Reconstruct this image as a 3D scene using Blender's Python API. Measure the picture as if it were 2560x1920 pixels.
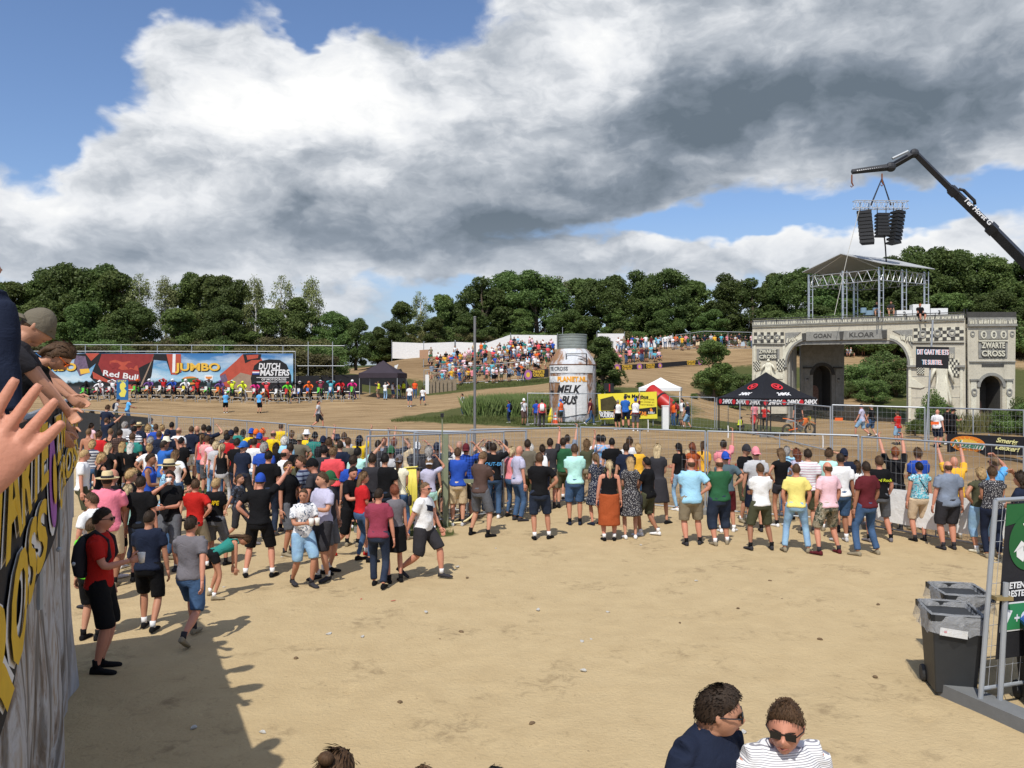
import bpy, bmesh, math, random
import numpy as np
from mathutils import Vector, Matrix, noise as mnoise
R = math.radians
S = bpy.context.scene
for o in list(bpy.data.objects): bpy.data.objects.remove(o)
# ---------------------------------------------------------------- camera
F = 2050.0; HC = 3.15; CX, CY = 1280.0, 960.0      # focal length in photo pixels, eye height
cam = bpy.data.objects.new('camera', bpy.data.cameras.new('camera')); S.collection.objects.link(cam)
cam.location = (0, 0, HC); cam.rotation_euler = (R(90), 0, 0)
cam.data.sensor_width = 36; cam.data.lens = 36*F/2560; cam.data.clip_start = .05; cam.data.clip_end = 9000
S.camera = cam
# ---------------------------------------------------------------- sun, exposure
SUN_AZ = math.atan2(.30, 1.0)                 # shadows fall away from the viewer, a little to the right
SUN_EL = R(54)
sd = Vector((math.sin(SUN_AZ)*math.cos(SUN_EL), math.cos(SUN_AZ)*math.cos(SUN_EL), -math.sin(SUN_EL)))
sun = bpy.data.objects.new('sun', bpy.data.lights.new('sun', 'SUN')); S.collection.objects.link(sun)
sun.data.energy = 4.2; sun.data.angle = R(.55); sun.data.color = (1, .955, .88)
sun.rotation_euler = sd.to_track_quat('-Z', 'Y').to_euler()
S.view_settings.view_transform = 'Standard'; S.view_settings.look = 'None'
S.view_settings.exposure = 0.0; S.view_settings.gamma = 1
# ---------------------------------------------------------------- node helper
class NT:
    def __init__(s, tree): s.t = tree; s.n = tree.nodes; s.l = tree.links
    def new(s, typ, **kw):
        n = s.n.new(typ)
        for k, v in kw.items(): setattr(n, k, v)
        return n
    def put(s, sock, v):
        if v is None: return
        if hasattr(v, 'is_linked') or isinstance(v, bpy.types.NodeSocket): s.l.new(v, sock)
        else: sock.default_value = v
    def m(s, op, a, b=None, c=None, clamp=False):
        n = s.new('ShaderNodeMath', operation=op); n.use_clamp = clamp
        for i, v in enumerate((a, b, c)): s.put(n.inputs[i], v)
        return n.outputs[0]
    def v(s, op, a, b=None):
        n = s.new('ShaderNodeVectorMath', operation=op); s.put(n.inputs[0], a)
        if b is not None: s.put(n.inputs[1], b)
        return n.outputs[0]
    def noise(s, vec, scale, detail=4, rough=.55, dist=0.0, out='Fac'):
        n = s.new('ShaderNodeTexNoise'); s.put(n.inputs['Vector'], vec)
        s.put(n.inputs['Scale'], scale); n.inputs['Detail'].default_value = detail
        n.inputs['Roughness'].default_value = rough; n.inputs['Distortion'].default_value = dist
        return n.outputs[out]
    def ramp(s, fac, stops, interp='LINEAR'):
        n = s.new('ShaderNodeValToRGB'); s.put(n.inputs[0], fac); cr = n.color_ramp; cr.interpolation = interp
        while len(cr.elements) < len(stops): cr.elements.new(.5)
        for e, (p, c) in zip(cr.elements, stops):
            e.position = p; e.color = (c[0], c[1], c[2], 1) if not isinstance(c, (int, float)) else (c, c, c, 1)
        return n.outputs[0]
    def mix(s, f, a, b, mode='MIX'):
        n = s.new('ShaderNodeMix', data_type='RGBA', blend_type=mode)
        s.put(n.inputs[0], f)
        for k, x in ((6, a), (7, b)):
            if isinstance(x, (tuple, list)): x = (x[0], x[1], x[2], 1)
            s.put(n.inputs[k], x)
        return n.outputs[2]
    def maprange(s, x, a, b, c=0.0, d=1.0, smooth=False):
        n = s.new('ShaderNodeMapRange'); n.interpolation_type = 'SMOOTHSTEP' if smooth else 'LINEAR'
        s.put(n.inputs[0], x)
        for i, q in enumerate((a, b, c, d)): n.inputs[i+1].default_value = q
        return n.outputs[0]
    def xyz(s, vec):
        n = s.new('ShaderNodeSeparateXYZ'); s.l.new(vec, n.inputs[0]); return n.outputs
# ---------------------------------------------------------------- sky: Nishita air with drifting cumulus
W = bpy.data.worlds.new('World'); S.world = W; W.use_nodes = True
w = NT(W.node_tree); w.n.clear()
STR = .10
sky = w.new('ShaderNodeTexSky', sky_type='NISHITA'); sky.sun_disc = False
sky.sun_elevation = SUN_EL; sky.sun_rotation = math.atan2(-sd.x, -sd.y)
sky.air_density = 1.0; sky.dust_density = .8; sky.ozone_density = 1.6; sky.altitude = 20
d = w.new('ShaderNodeTexCoord').outputs['Generated']
x, y, z = w.xyz(d)
hyp = w.m('SQRT', w.m('ADD', w.m('MULTIPLY', x, x), w.m('MULTIPLY', y, y)))
AZ = w.m('ARCTAN2', x, y); EL = w.m('ARCTAN2', z, hyp)
def angles(u, v):
    X, Z = (u-CX)/F, (CY-v)/F
    return math.atan2(X, 1), math.atan2(Z, math.hypot(X, 1))
# domain: flatter towards the horizon, warped so that the edges billow
dom = w.new('ShaderNodeCombineXYZ'); w.l.new(x, dom.inputs[0]); w.l.new(y, dom.inputs[1]); w.l.new(w.m('MULTIPLY', z, 1.8), dom.inputs[2])
P = dom.outputs[0]
warpc = w.v('SUBTRACT', w.noise(P, 7.5, 4, .58, out='Color'), (.5, .5, .5))
def vma(a, mul, add):
    n = w.new('ShaderNodeVectorMath', operation='MULTIPLY_ADD'); w.put(n.inputs[0], a); w.put(n.inputs[1], mul); w.put(n.inputs[2], add); return n.outputs[0]
Pw = vma(warpc, (.10, .10, .10), P)
ang = w.new('ShaderNodeCombineXYZ'); w.l.new(AZ, ang.inputs[0]); w.l.new(EL, ang.inputs[1])
angw = vma(warpc, (.17, .12, 0), ang.outputs[0])
def total(base, lobes):
    for u, v, ru, rv, amp in lobes:
        a, e = angles(u, v); iu, iv = F/ru, F/rv
        q = vma(angw, (iu, iv, 0), (-a*iu, -e*iv, 0))
        dn = w.new('ShaderNodeVectorMath', operation='DOT_PRODUCT'); w.l.new(q, dn.inputs[0]); w.l.new(q, dn.inputs[1])
        base = w.m('MULTIPLY_ADD', w.m('POWER', math.exp(-1), dn.outputs['Value']), amp, base)
    return base
n1 = w.noise(Pw, 3.4, 8, .58)
dens = total(w.m('MULTIPLY_ADD', n1, 1.75, -.84), [
    (720, 430, 560, 200, .62), (1050, 330, 420, 190, .36), (430, 140, 110, 70, .36), (650, 190, 130, 110, .40), (840, 230, 150, 100, .34), (1900, 120, 640, 270, .80), (2500, 200, 400, 200, .4),
    (1450, 300, 300, 260, .36), (150, 560, 330, 110, .34), (1480, 660, 190, 45, .42), (1900, 650, 260, 40, .36), (2330, 600, 150, 55, .42),
    (110, 90, 290, 190, -.78), (330, 340, 260, 110, .34), (980, 40, 330, 120, -.62), (745, 100, 45, 120, -.40), (1800, 570, 420, 52, -.62), (2380, 480, 260, 60, -.50), (30, 420, 110, 120, -.30), (1180, 720, 300, 40, -.15), (1000, 650, 420, 45, .20), (350, 690, 420, 40, .20)])
alpha = w.maprange(dens, -.02, .26, 0, 1, True)
# lit side and shaded bases
s1 = w.noise(Pw, 5.6, 7, .62)
nB = w.noise(w.v('ADD', Pw, (-.012, .0, .055)), 3.4, 6, .58)          # the same cloud a little higher up: where it thins, the top catches the sun
lum = w.m('MULTIPLY_ADD', w.m('SUBTRACT', n1, nB), 1.9, w.m('MULTIPLY_ADD', s1, 1.05, .20))
lum = total(lum, [
    (640, 300, 460, 170, .30), (860, 250, 240, 110, .20), (1500, 80, 190, 190, .34), (150, 520, 190, 70, .26), (1960, 330, 140, 70, .30), (1500, 640, 200, 40, .22), (1850, 640, 260, 40, .20), (2300, 580, 170, 60, .25),
    (1250, 470, 480, 70, -.18), (800, 590, 560, 48, -.34), (640, 390, 200, 45, -.18), (300, 640, 300, 36, -.22), (1750, 270, 340, 95, -.50), (2230, 260, 420, 90, -.46), (1250, 555, 340, 50, -.30), (2050, 60, 560, 120, -.16), (1550, 450, 300, 36, -.16)])
thin = w.maprange(dens, .02, .40, .16, 0)
lum = w.m('ADD', lum, thin)
ccol = w.ramp(w.m('MULTIPLY', lum, .8), [(.14, (1.45, 1.85, 2.30)), (.34, (2.5, 2.95, 3.55)), (.56, (5.0, 5.4, 5.95)), (.76, (8.4, 8.6, 8.9)), (.95, (10.4, 10.4, 10.3))])
haze_f = w.maprange(EL, -.02, .20, .85, 0)
airy = w.mix(haze_f, w.mix(1.0, sky.outputs[0], (1.12, 1.22, 1.42), 'MULTIPLY'), (4.3, 5.1, 6.2))
cfar = w.mix(w.maprange(EL, .0, .22, .55, 0), ccol, (4.4, 5.0, 5.9))
final = w.mix(alpha, airy, cfar)
W.cycles.sampling_method = 'MANUAL'; W.cycles.sample_map_resolution = 512
bg = w.new('ShaderNodeBackground'); w.l.new(final, bg.inputs[0]); bg.inputs[1].default_value = STR
out = w.new('ShaderNodeOutputWorld'); w.l.new(bg.outputs[0], out.inputs[0])
# ---------------------------------------------------------------- small tools
COL = S.collection
rng = random.Random(7); nrg = np.random.default_rng(7)
def link(o, parent=None):
    COL.objects.link(o)
    if parent is not None: o.parent = parent
    return o
def tag(o, label=None, cat=None, group=None, kind=None):
    if label: o['label'] = label
    if cat: o['category'] = cat
    if group: o['group'] = group
    if kind: o['kind'] = kind
    return o
def empty(name, loc=(0, 0, 0), rz=0.0, label=None, cat=None, group=None):
    o = bpy.data.objects.new(name, None); o.empty_display_size = .2; o.location = loc; o.rotation_euler = (0, 0, rz)
    link(o); return tag(o, label, cat, group)
def put(name, mesh, mat=None, parent=None, loc=None, rot=None, scale=None):
    o = bpy.data.objects.new(name, mesh); link(o, parent)
    if mat is not None:
        if len(mesh.materials) == 0: mesh.materials.append(None)
        o.material_slots[0].link = 'OBJECT'; o.material_slots[0].material = mat
    if loc is not None: o.location = loc
    if rot is not None: o.rotation_euler = rot
    if scale is not None: o.scale = scale
    return o
def pos(u, v, Y): return Vector(((u-CX)/F*Y, Y, HC-(v-CY)/F*Y))     # a point seen at (u, v) that lies Y metres ahead
class MB:
    """collects shapes and links them as one mesh"""
    def __init__(s): s.V = []; s.F = []
    def add(s, V, Fc):
        b = len(s.V); s.V.extend(tuple(p) for p in V); s.F.extend(tuple(i+b for i in f) for f in Fc); return s
    def box(s, c, size, rot=None):
        h = [q/2 for q in size]; V = [Vector((a*h[0], b*h[1], e*h[2])) for a in (-1, 1) for b in (-1, 1) for e in (-1, 1)]
        if rot is not None: V = [rot @ p for p in V]
        c = Vector(c)
        return s.add([p+c for p in V], [(0, 1, 3, 2), (4, 6, 7, 5), (0, 4, 5, 1), (2, 3, 7, 6), (0, 2, 6, 4), (1, 5, 7, 3)])
    def tube(s, pts, rad, seg=8, cap=True, up=None):
        pts = [Vector(p) for p in pts]; n = len(pts)
        if not hasattr(rad, '__len__'): rad = [rad]*n
        T = []
        for i in range(n):
            t = pts[min(i+1, n-1)]-pts[max(i-1, 0)]; T.append(t.normalized() if t.length > 1e-9 else Vector((0, 0, 1)))
        a = Vector(up) if up is not None else (Vector((1, 0, 0)) if abs(T[0].x) < .8 else Vector((0, 1, 0)))
        a = (a-T[0]*a.dot(T[0])).normalized(); V = []
        for i in range(n):
            a = (a-T[i]*a.dot(T[i])).normalized(); b = T[i].cross(a); r = rad[i]
            ra, rb = (r, r) if not hasattr(r, '__len__') else r
            for k in range(seg):
                q = 2*math.pi*k/seg; V.append(pts[i]+a*(ra*math.cos(q))+b*(rb*math.sin(q)))
        Fc = [(i*seg+k, i*seg+(k+1) % seg, (i+1)*seg+(k+1) % seg, (i+1)*seg+k) for i in range(n-1) for k in range(seg)]
        if cap: Fc += [tuple(range(seg-1, -1, -1)), tuple((n-1)*seg+k for k in range(seg))]
        return s.add(V, Fc)
    def rings(s, rings, cap=True):
        seg = len(rings[0]); V = [p for r in rings for p in r]; n = len(rings)
        Fc = [(i*seg+k, i*seg+(k+1) % seg, (i+1)*seg+(k+1) % seg, (i+1)*seg+k) for i in range(n-1) for k in range(seg)]
        if cap: Fc += [tuple(range(seg-1, -1, -1)), tuple((n-1)*seg+k for k in range(seg))]
        return s.add(V, Fc)
    def lathe(s, prof, seg=24, c=(0, 0, 0), sx=1, sy=1, cap=True):
        c = Vector(c)
        return s.rings([[c+Vector((r*sx*math.cos(2*math.pi*k/seg), r*sy*math.sin(2*math.pi*k/seg), z)) for k in range(seg)] for r, z in prof], cap)
    def ell(s, c, r, nu=12, nv=8, rot=None):
        c = Vector(c); V = []
        for j in range(nv+1):
            t = math.pi*j/nv
            for i in range(nu):
                f = 2*math.pi*i/nu; p = Vector((r[0]*math.sin(t)*math.cos(f), r[1]*math.sin(t)*math.sin(f), r[2]*math.cos(t)))
                V.append((rot @ p if rot is not None else p)+c)
        Fc = [(j*nu+i, (j+1)*nu+i, (j+1)*nu+(i+1) % nu, j*nu+(i+1) % nu) for j in range(nv) for i in range(nu)]
        return s.add(V, Fc)
    def prism(s, poly, y0, y1):
        """polygon in x,z pushed from y0 to y1"""
        n = len(poly); V = [(p[0], y0, p[1]) for p in poly]+[(p[0], y1, p[1]) for p in poly]
        Fc = [tuple(range(n)), tuple(range(2*n-1, n-1, -1))]+[(i, i+n, (i+1) % n+n, (i+1) % n) for i in range(n)]
        return s.add(V, Fc)
    def grid(s, P, nu, nv, close_u=False):
        Fc = [(j*nu+i, j*nu+(i+1) % nu, (j+1)*nu+(i+1) % nu, (j+1)*nu+i) for j in range(nv-1) for i in range(nu if close_u else nu-1)]
        return s.add(P, Fc)
    def xf(s, M): s.V = [tuple(M @ Vector(p)) for p in s.V]; return s
    def mesh(s, name, smooth=False):
        me = bpy.data.meshes.new(name); me.from_pydata(s.V, [], s.F)
        if smooth: me.shade_smooth()
        return me
    def build(s, name, mat=None, parent=None, smooth=False, **kw):
        me = s.mesh(name, smooth)
        if smooth == 'auto':
            me.shade_smooth(); me.set_sharp_from_angle(angle=R(35))
        return put(name, me, mat, parent, **kw)
def flatten_normals(me):
    bm = bmesh.new(); bm.from_mesh(me); bmesh.ops.recalc_face_normals(bm, faces=bm.faces); bm.to_mesh(me); bm.free()
# ---------------------------------------------------------------- materials
MATS = {}
def mat_base(name, rough=.8, spec=.3, metal=0.0):
    m = bpy.data.materials.new(name); m.use_nodes = True; t = NT(m.node_tree); b = t.n['Principled BSDF']
    b.inputs['Roughness'].default_value = rough; b.inputs['Specular IOR Level'].default_value = spec; b.inputs['Metallic'].default_value = metal
    return m, t, b
def c4(c): return (c[0], c[1], c[2], 1)
def hexlin(h):
    v = [int(h[i:i+2], 16)/255 for i in (0, 2, 4)]
    return tuple(q/12.92 if q <= .04045 else ((q+.055)/1.055)**2.4 for q in v)
def bumpit(t, b, h, dist=.01, strength=.5):
    n = t.new('ShaderNodeBump'); n.inputs['Distance'].default_value = dist; n.inputs['Strength'].default_value = strength
    t.put(n.inputs['Height'], h); t.l.new(n.outputs[0], b.inputs['Normal'])
def objc(t): return t.new('ShaderNodeTexCoord').outputs['Object']
def plain(name, col, rough=.7, spec=.3, metal=0.0, var=.12, scale=6.0, bump=0.0, bscale=60.0):
    k = ('p', name)
    if k in MATS: return MATS[k]
    m, t, b = mat_base(name, rough, spec, metal); o = objc(t)
    n = t.noise(o, scale, 5, .6)
    t.l.new(t.mix(n, tuple(q*(1-var) for q in col), tuple(min(1, q*(1+var)) for q in col)), b.inputs['Base Color'])
    if bump: bumpit(t, b, t.noise(o, bscale, 4, .6), bump, .6)
    MATS[k] = m; return m
# ---------------------------------------------------------------- terrain: flat sand in front, a track that climbs away, a spectators' mound
def _cp(u, v, Y): p = pos(u, v, Y); return (p.x, p.y, p.z)
TP = [(x_, y_, 0) for y_ in (-10, 0, 8, 16, 22) for x_ in (-30, -15, -5, 5, 15, 30)]
TP += [(-30, 32, .1), (-14, 33, .1), (0, 30, .12), (12, 30, .22), (26, 30, .25), (45, 32, .3)]
TP += [_cp(795, 1073, 49), _cp(564, 1033, 65), _cp(648, 1034, 65), _cp(215, 1004, 70), _cp(560, 1000, 71), _cp(885, 996, 72), (-50, 70, 1.8), (-50, 62, 1.1), (-60, 45, .4), (-35, 50, .45),
       _cp(1024, 1017, 67), _cp(1000, 998, 77), _cp(1100, 982, 82), _cp(1402, 1061, 53), _cp(1563, 1072, 44), _cp(1300, 1063, 52), _cp(1430, 1045, 55), _cp(1160, 1036, 58),
       _cp(2155, 1094, 42), _cp(1900, 1085, 46), _cp(2345, 1118, 36), (30, 54, .45), (18, 61, .5), (40, 54, .6), (55, 50, .7), (40, 42, .4),
       _cp(1060, 905, 97), _cp(1250, 880, 98), _cp(1440, 876, 99), _cp(1660, 874, 99), _cp(1800, 868, 101), _cp(1000, 900, 99), _cp(1900, 868, 103),
       _cp(1080, 965, 86), _cp(1200, 955, 88), _cp(1300, 948, 88), _cp(1400, 935, 87), _cp(1200, 975, 80), _cp(1350, 965, 78),
       _cp(1500, 945, 74), _cp(1600, 938, 80), _cp(1760, 912, 93), _cp(1560, 905, 92), _cp(1480, 915, 90), _cp(1560, 985, 62), _cp(1700, 1000, 62), _cp(1790, 930, 88), _cp(1760, 975, 70),
       (18, 78, 2.6), (30, 80, 3.5), (30, 66, .9), (44, 66, 1.5), (50, 85, 4), (35, 100, 7.3), (60, 105, 7.5), (-10, 110, 6.5), (10, 112, 7.2),
       (-20, 84, 4.0), (-35, 82, 4.2), (-55, 82, 4.4), (-20, 100, 4.5), (-50, 100, 4.8), (-80, 80, 4), (-80, 40, .5), (80, 40, .7), (80, 80, 4), (90, 120, 8), (-90, 120, 5), (0, 140, 7), (-20, 76, 2.2), (-40, 76, 2.2)]
TPa = np.array(TP, float)
def _phi(r2): return np.sqrt(r2+9.0)
_A = _phi(((TPa[:, None, :2]-TPa[None, :, :2])**2).sum(-1)); _n = len(TPa)
_M = np.zeros((_n+1, _n+1)); _M[:_n, :_n] = _A+np.eye(_n)*.02*-1; _M[:_n, _n] = 1; _M[_n, :_n] = 1
_w = np.linalg.solve(_M, np.append(TPa[:, 2], 0))
def sstep(a, b, x_): t = np.clip((x_-a)/(b-a), 0, 1); return t*t*(3-2*t)
def height(X, Y):
    X = np.atleast_1d(np.asarray(X, float)); Y = np.atleast_1d(np.asarray(Y, float)); sh = X.shape; X = X.ravel(); Y = Y.ravel(); Z = np.empty_like(X)
    for i in range(0, len(X), 20000):
        a, b = X[i:i+20000], Y[i:i+20000]
        Z[i:i+20000] = _phi((a[:, None]-TPa[None, :, 0])**2+(b[:, None]-TPa[None, :, 1])**2) @ _w[:_n]+_w[_n]
    Z *= sstep(19, 26, Y)
    far = sstep(120, 170, np.hypot(X, Y)); Z = Z*(1-far)+6*far
    # soil thrown up along the near edge of the track
    Z += .55*np.exp(-((Y-(30.5-.30*(X-10)))/2.0)**2)*sstep(4, 12, X)*(1-sstep(40, 60, X))
    return Z.reshape(sh)
def hz(X, Y): return float(height([X], [Y])[0])
def ground_at(u, v):
    """walk along a view ray until it meets the terrain"""
    ys = np.concatenate([np.arange(3, 40, .1), np.arange(40, 130, .25)]); a = (u-CX)/F; b = (CY-v)/F
    g = HC+b*ys-height(a*ys, ys); i = int(np.argmax(g < 0))
    if g[i] >= 0: i = len(ys)-1
    t = ys[i]; return Vector((a*t, t, hz(a*t, t)))
# ---------------------------------------------------------------- ground sheet
def _axis(parts): return np.concatenate([np.arange(a, b, s_) for a, b, s_ in parts])
ys_ = np.concatenate([_axis([(-60, -8, 6), (-8, 4, .6), (4, 24, .12), (24, 48, .3), (48, 112, .7)]), 112*1.16**np.arange(0, 24)])
xp = np.concatenate([_axis([(0, 10, .14), (10, 24, .3), (24, 64, .8)]), 64*1.18**np.arange(0, 24)])
xs_ = np.concatenate([-xp[:0:-1], xp])
GX, GY = np.meshgrid(xs_, ys_); GZ = height(GX, GY)
def vnoise(x_, y_, seed):                     # cheap smooth lattice noise
    r_ = np.random.default_rng(seed).random((256, 256)); xi = np.floor(x_).astype(int); yi = np.floor(y_).astype(int); fx = x_-xi; fy = y_-yi
    fx = fx*fx*(3-2*fx); fy = fy*fy*(3-2*fy); g = lambda i, j: r_[i % 256, j % 256]
    return (g(xi, yi)*(1-fx)+g(xi+1, yi)*fx)*(1-fy)+(g(xi, yi+1)*(1-fx)+g(xi+1, yi+1)*fx)*fy
near = 1-sstep(24, 40, np.hypot(GX, GY))
GZ += near*(.018*(vnoise(GX*1.1, GY*1.1, 1)-.5)+.008*(vnoise(GX*4, GY*4, 2)-.5))
fr = np.random.default_rng(11); sub = (GY > 4) & (GY < 22) & (np.abs(GX) < 11); si = np.where(sub)
fx_, fy_ = GX[si], GY[si]; fz_ = np.zeros(len(fx_))
for _ in range(420):
    cx_, cy_ = fr.uniform(-7.5, 7.5), fr.uniform(4.5, 16); a = fr.uniform(0, 6.28); dx_, dy_ = fx_-cx_, fy_-cy_; m_ = (np.abs(dx_) < .4) & (np.abs(dy_) < .4); p_, q_ = dx_[m_]*math.cos(a)+dy_[m_]*math.sin(a), -dx_[m_]*math.sin(a)+dy_[m_]*math.cos(a); e_ = (p_/.15)**2+(q_/.075)**2
    fz_[m_] += -.020*np.exp(-e_**2)+.010*np.exp(-((np.sqrt(e_)-1.5)/.35)**2)
GZ[si] += fz_
# ruts of the track
trk = sstep(21.5, 24, GY+.42*np.clip(GX, -30, 8)*.9)*(1-sstep(66, 74, GY))
GZ += trk*(.10*(vnoise(GX*.35, GY*1.2, 3)-.5)+.07*(vnoise(GX*1.1, GY*2.2, 4)-.5))
berm = np.exp(-((GY-(30.5-.30*(GX-10)))/2.4)**2)*sstep(4, 12, GX)
GZ += berm*.30*(vnoise(GX*1.7, GY*1.7, 5)-.5)
def blob(cx, cy, rx, ry): return np.exp(-(((GX-cx)/rx)**2+((GY-cy)/ry)**2)**2)
fence_y = np.interp(GX, [-40, -17, -10, -6.3, -3.5, 2, 5, 7.7, 9.5, 14], [38, 34, 27.4, 23.2, 20.6, 21.8, 20, 18.1, 14.9, 9])
soil = sstep(-.3, .9, GY-fence_y)
grass = np.zeros_like(GX)
for c in [(-2.5, 57, 6, 5), (3.5, 54, 8, 4.5), (-1, 60, 5, 5), (7, 60, 7, 7), (-3, 86, 7, 2.2), (3, 83, 7, 2.8), (-8, 84, 3, 2), (21, 72, 6, 9), (26, 84, 7, 8), (34, 64, 6, 8), (36, 50, 8, 3.5), (23.5, 38, 4.0, 2.6), (10, 47, 5, 2.5), (14, 52, 5, 4), (48, 50, 12, 12), (50, 75, 20, 16), (-30, 84, 40, 5.5), (-3.2, 18.2, 1.9, .7), (-2.2, 17.2, 1.2, .4), (-9.5, 24, 1.5, .5)]:
    grass = np.maximum(grass, blob(*c))
grass = np.maximum(grass, sstep(104, 112, GY)); grass = np.maximum(grass, sstep(70, 90, np.abs(GX)))
dark = np.maximum(sstep(24, 30, GY)*(1-sstep(33, 42, GY))*.6*(1-sstep(2, 8, GX)), berm)
dark = np.maximum(dark, blob(0, 95, 25, 5)*.8)
me = bpy.data.meshes.new('ground'); nx, ny = len(xs_), len(ys_)
V = np.stack([GX, GY, GZ], -1).reshape(-1, 3)
idx = np.arange(nx*ny).reshape(ny, nx); Q = np.stack([idx[:-1, :-1], idx[:-1, 1:], idx[1:, 1:], idx[1:, :-1]], -1).reshape(-1, 4)
me.vertices.add(len(V)); me.vertices.foreach_set('co', V.ravel().astype(np.float32))
me.loops.add(Q.size); me.loops.foreach_set('vertex_index', Q.ravel().astype(np.int32))
me.polygons.add(len(Q)); me.polygons.foreach_set('loop_start', np.arange(0, Q.size, 4, dtype=np.int32))
me.update(); me.shade_smooth()
at = me.attributes.new('cover', 'FLOAT_COLOR', 'POINT')
at.data.foreach_set('color', np.stack([soil, grass, dark, np.ones_like(soil)], -1).reshape(-1).astype(np.float32))
m, t, b = mat_base('ground', .95, .12); o = objc(t)
a_ = t.new('ShaderNodeAttribute'); a_.attribute_name = 'cover'; sep = t.new('ShaderNodeSeparateColor'); t.l.new(a_.outputs[0], sep.inputs[0])
big = t.noise(o, .35, 5, .6); mid = t.noise(o, 2.2, 7, .62); fine = t.noise(o, 26, 5, .65); grit = t.noise(o, 120, 2, .6)
sand = t.mix(big, (.405, .303, .166), (.475, .362, .203)); sand = t.mix(t.maprange(mid, .35, .75), sand, (.50, .385, .218))
marks = t.maprange(t.m('MULTIPLY', t.noise(o, 5.2, 6, .72, .6), t.noise(o, .9, 3, .5)), .30, .42, 0, .55)
sand = t.mix(marks, sand, (.19, .135, .075))
spk = t.maprange(t.noise(o, 15, 3, .75), .655, .71, 0, .6); sand = t.mix(spk, sand, (.21, .15, .085))
st = t.new('ShaderNodeMapping'); st.inputs['Scale'].default_value = (.22, 1.6, 1); st.inputs['Rotation'].default_value = (0, 0, R(12)); t.l.new(o, st.inputs[0])
streak = t.noise(st.outputs[0], 1.0, 8, .66, .7)
earth = t.ramp(streak, [(.28, (.17, .112, .056)), (.43, (.27, .183, .095)), (.58, (.36, .25, .135)), (.78, (.43, .315, .178))])
earth = t.mix(t.maprange(fine, .48, .8, 0, .45), earth, (.17, .11, .056))
earth = t.mix(t.m('MULTIPLY', sep.outputs[2], .75), earth, t.mix(mid, (.13, .078, .038), (.21, .135, .07)))
gr = t.mix(t.noise(o, 1.1, 6, .65), (.055, .075, .018), (.16, .135, .055)); gr = t.mix(t.maprange(fine, .3, .75), gr, (.04, .06, .016))
f1 = t.maprange(t.m('ADD', sep.outputs[0], t.m('MULTIPLY', t.m('SUBTRACT', mid, .5), .7)), .35, .65)
f2 = t.maprange(t.m('ADD', sep.outputs[1], t.m('MULTIPLY', t.m('SUBTRACT', t.noise(o, 1.7, 6, .7), .5), .9)), .38, .60)
t.l.new(t.mix(f2, t.mix(f1, sand, earth), gr), b.inputs['Base Color'])
hgt = t.m('ADD', t.m('MULTIPLY', t.noise(o, 6.5, 5, .6, .2), t.maprange(sep.outputs[0], 0, 1, .35, 1.6)), t.m('ADD', t.m('MULTIPLY', fine, .30), t.m('MULTIPLY', grit, .05)))
bumpit(t, b, hgt, .085, .55)
tag(put('ground', me, m), kind='structure')
# ---------------------------------------------------------------- people: skeleton, body, clothes
def V3(*a): return Vector(a)
def ik(a, t, l1, l2, pole):
    d_ = t-a; L = min(d_.length, (l1+l2)*.999); d_ = d_.normalized(); x_ = (l1*l1-l2*l2+L*L)/(2*L); h_ = math.sqrt(max(l1*l1-x_*x_, 0))
    p = pole-d_*pole.dot(d_); p = p.normalized() if p.length > 1e-6 else V3(0, -1, 0)
    return a+d_*x_+p*h_, a+d_*L
ARM = {  # hand target (side, forward, up), elbow pole (side, forward, up), finger curl
    'down': ((.275, .03, .80), (.3, -1, 0), .45), 'pocket': ((.20, .10, .90), (1, -.7, 0), .6), 'hip': ((.18, .00, 1.03), (1, -.5, .1), .7),
    'front': ((-.02, .24, 1.13), (.6, -.6, -.4), .7), 'fold': ((-.10, .21, 1.20), (.7, -.2, -.6), .6), 'phone': ((.05, .30, 1.28), (.5, -.3, -.8), 1.0),
    'cup': ((.10, .33, 1.20), (.5, -.6, -.6), 1.1), 'raise': ((.24, .26, 1.98), (1, -.1, -.3), 1.2), 'high': ((.20, .22, 1.72), (1, .2, -.5), 1.2), 'eyes': ((.10, .17, 1.66), (1, .1, -.2), .3),
    'point': ((.30, .60, 1.50), (.4, -.2, -1), .3), 'swingf': ((.24, .26, .88), (.3, -1, 0), .6), 'swingb': ((.27, -.22, .86), (.3, -1, 0), .6), 'behind': ((.06, -.17, .98), (1, -.4, 0), .7),
    'rail': ((.28, .42, 1.12), (.6, -.6, -.3), 1.0), 'lap': ((.10, .30, .62), (.8, -.4, 0), .6), 'bars': ((.36, .52, 1.06), (1, -.1, .2), 1.3), 'knees': ((.16, .33, .52), (1, -.2, .3), .6), 'drink': ((.03, .22, 1.52), (.8, .2, -.6), 1.2), 'reachup': ((.42, .42, 1.86), (.6, 0, -.8), 1.0)}
LEG = {  # feet (x, y, z, yaw) for left, right ; hip drop
    'stand': ((-.11, 0, 0, 8), (.11, .02, 0, -8), 0), 'wide': ((-.22, 0, 0, 14), (.22, .0, 0, -14), .02), 'cont': ((-.10, 0, 0, 6), (.19, .10, 0, -25), .01), 'step': ((-.10, .16, 0, 4), (.11, -.16, .02, -6), .03),
    'walk': ((-.09, .33, .02, 0), (.09, -.36, .10, 0), .05), 'sit': ((-.14, .42, 0, 6), (.14, .46, 0, -6), .50), 'squat': ((-.16, .20, 0, 6), (.16, .24, 0, -6), .52), 'astride': ((-.30, -.02, 0, 10), (.30, -.02, 0, -10), .06), 'kneel': ((-.12, .1, 0, 6), (.16, .3, 0, -6), .40)}
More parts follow.
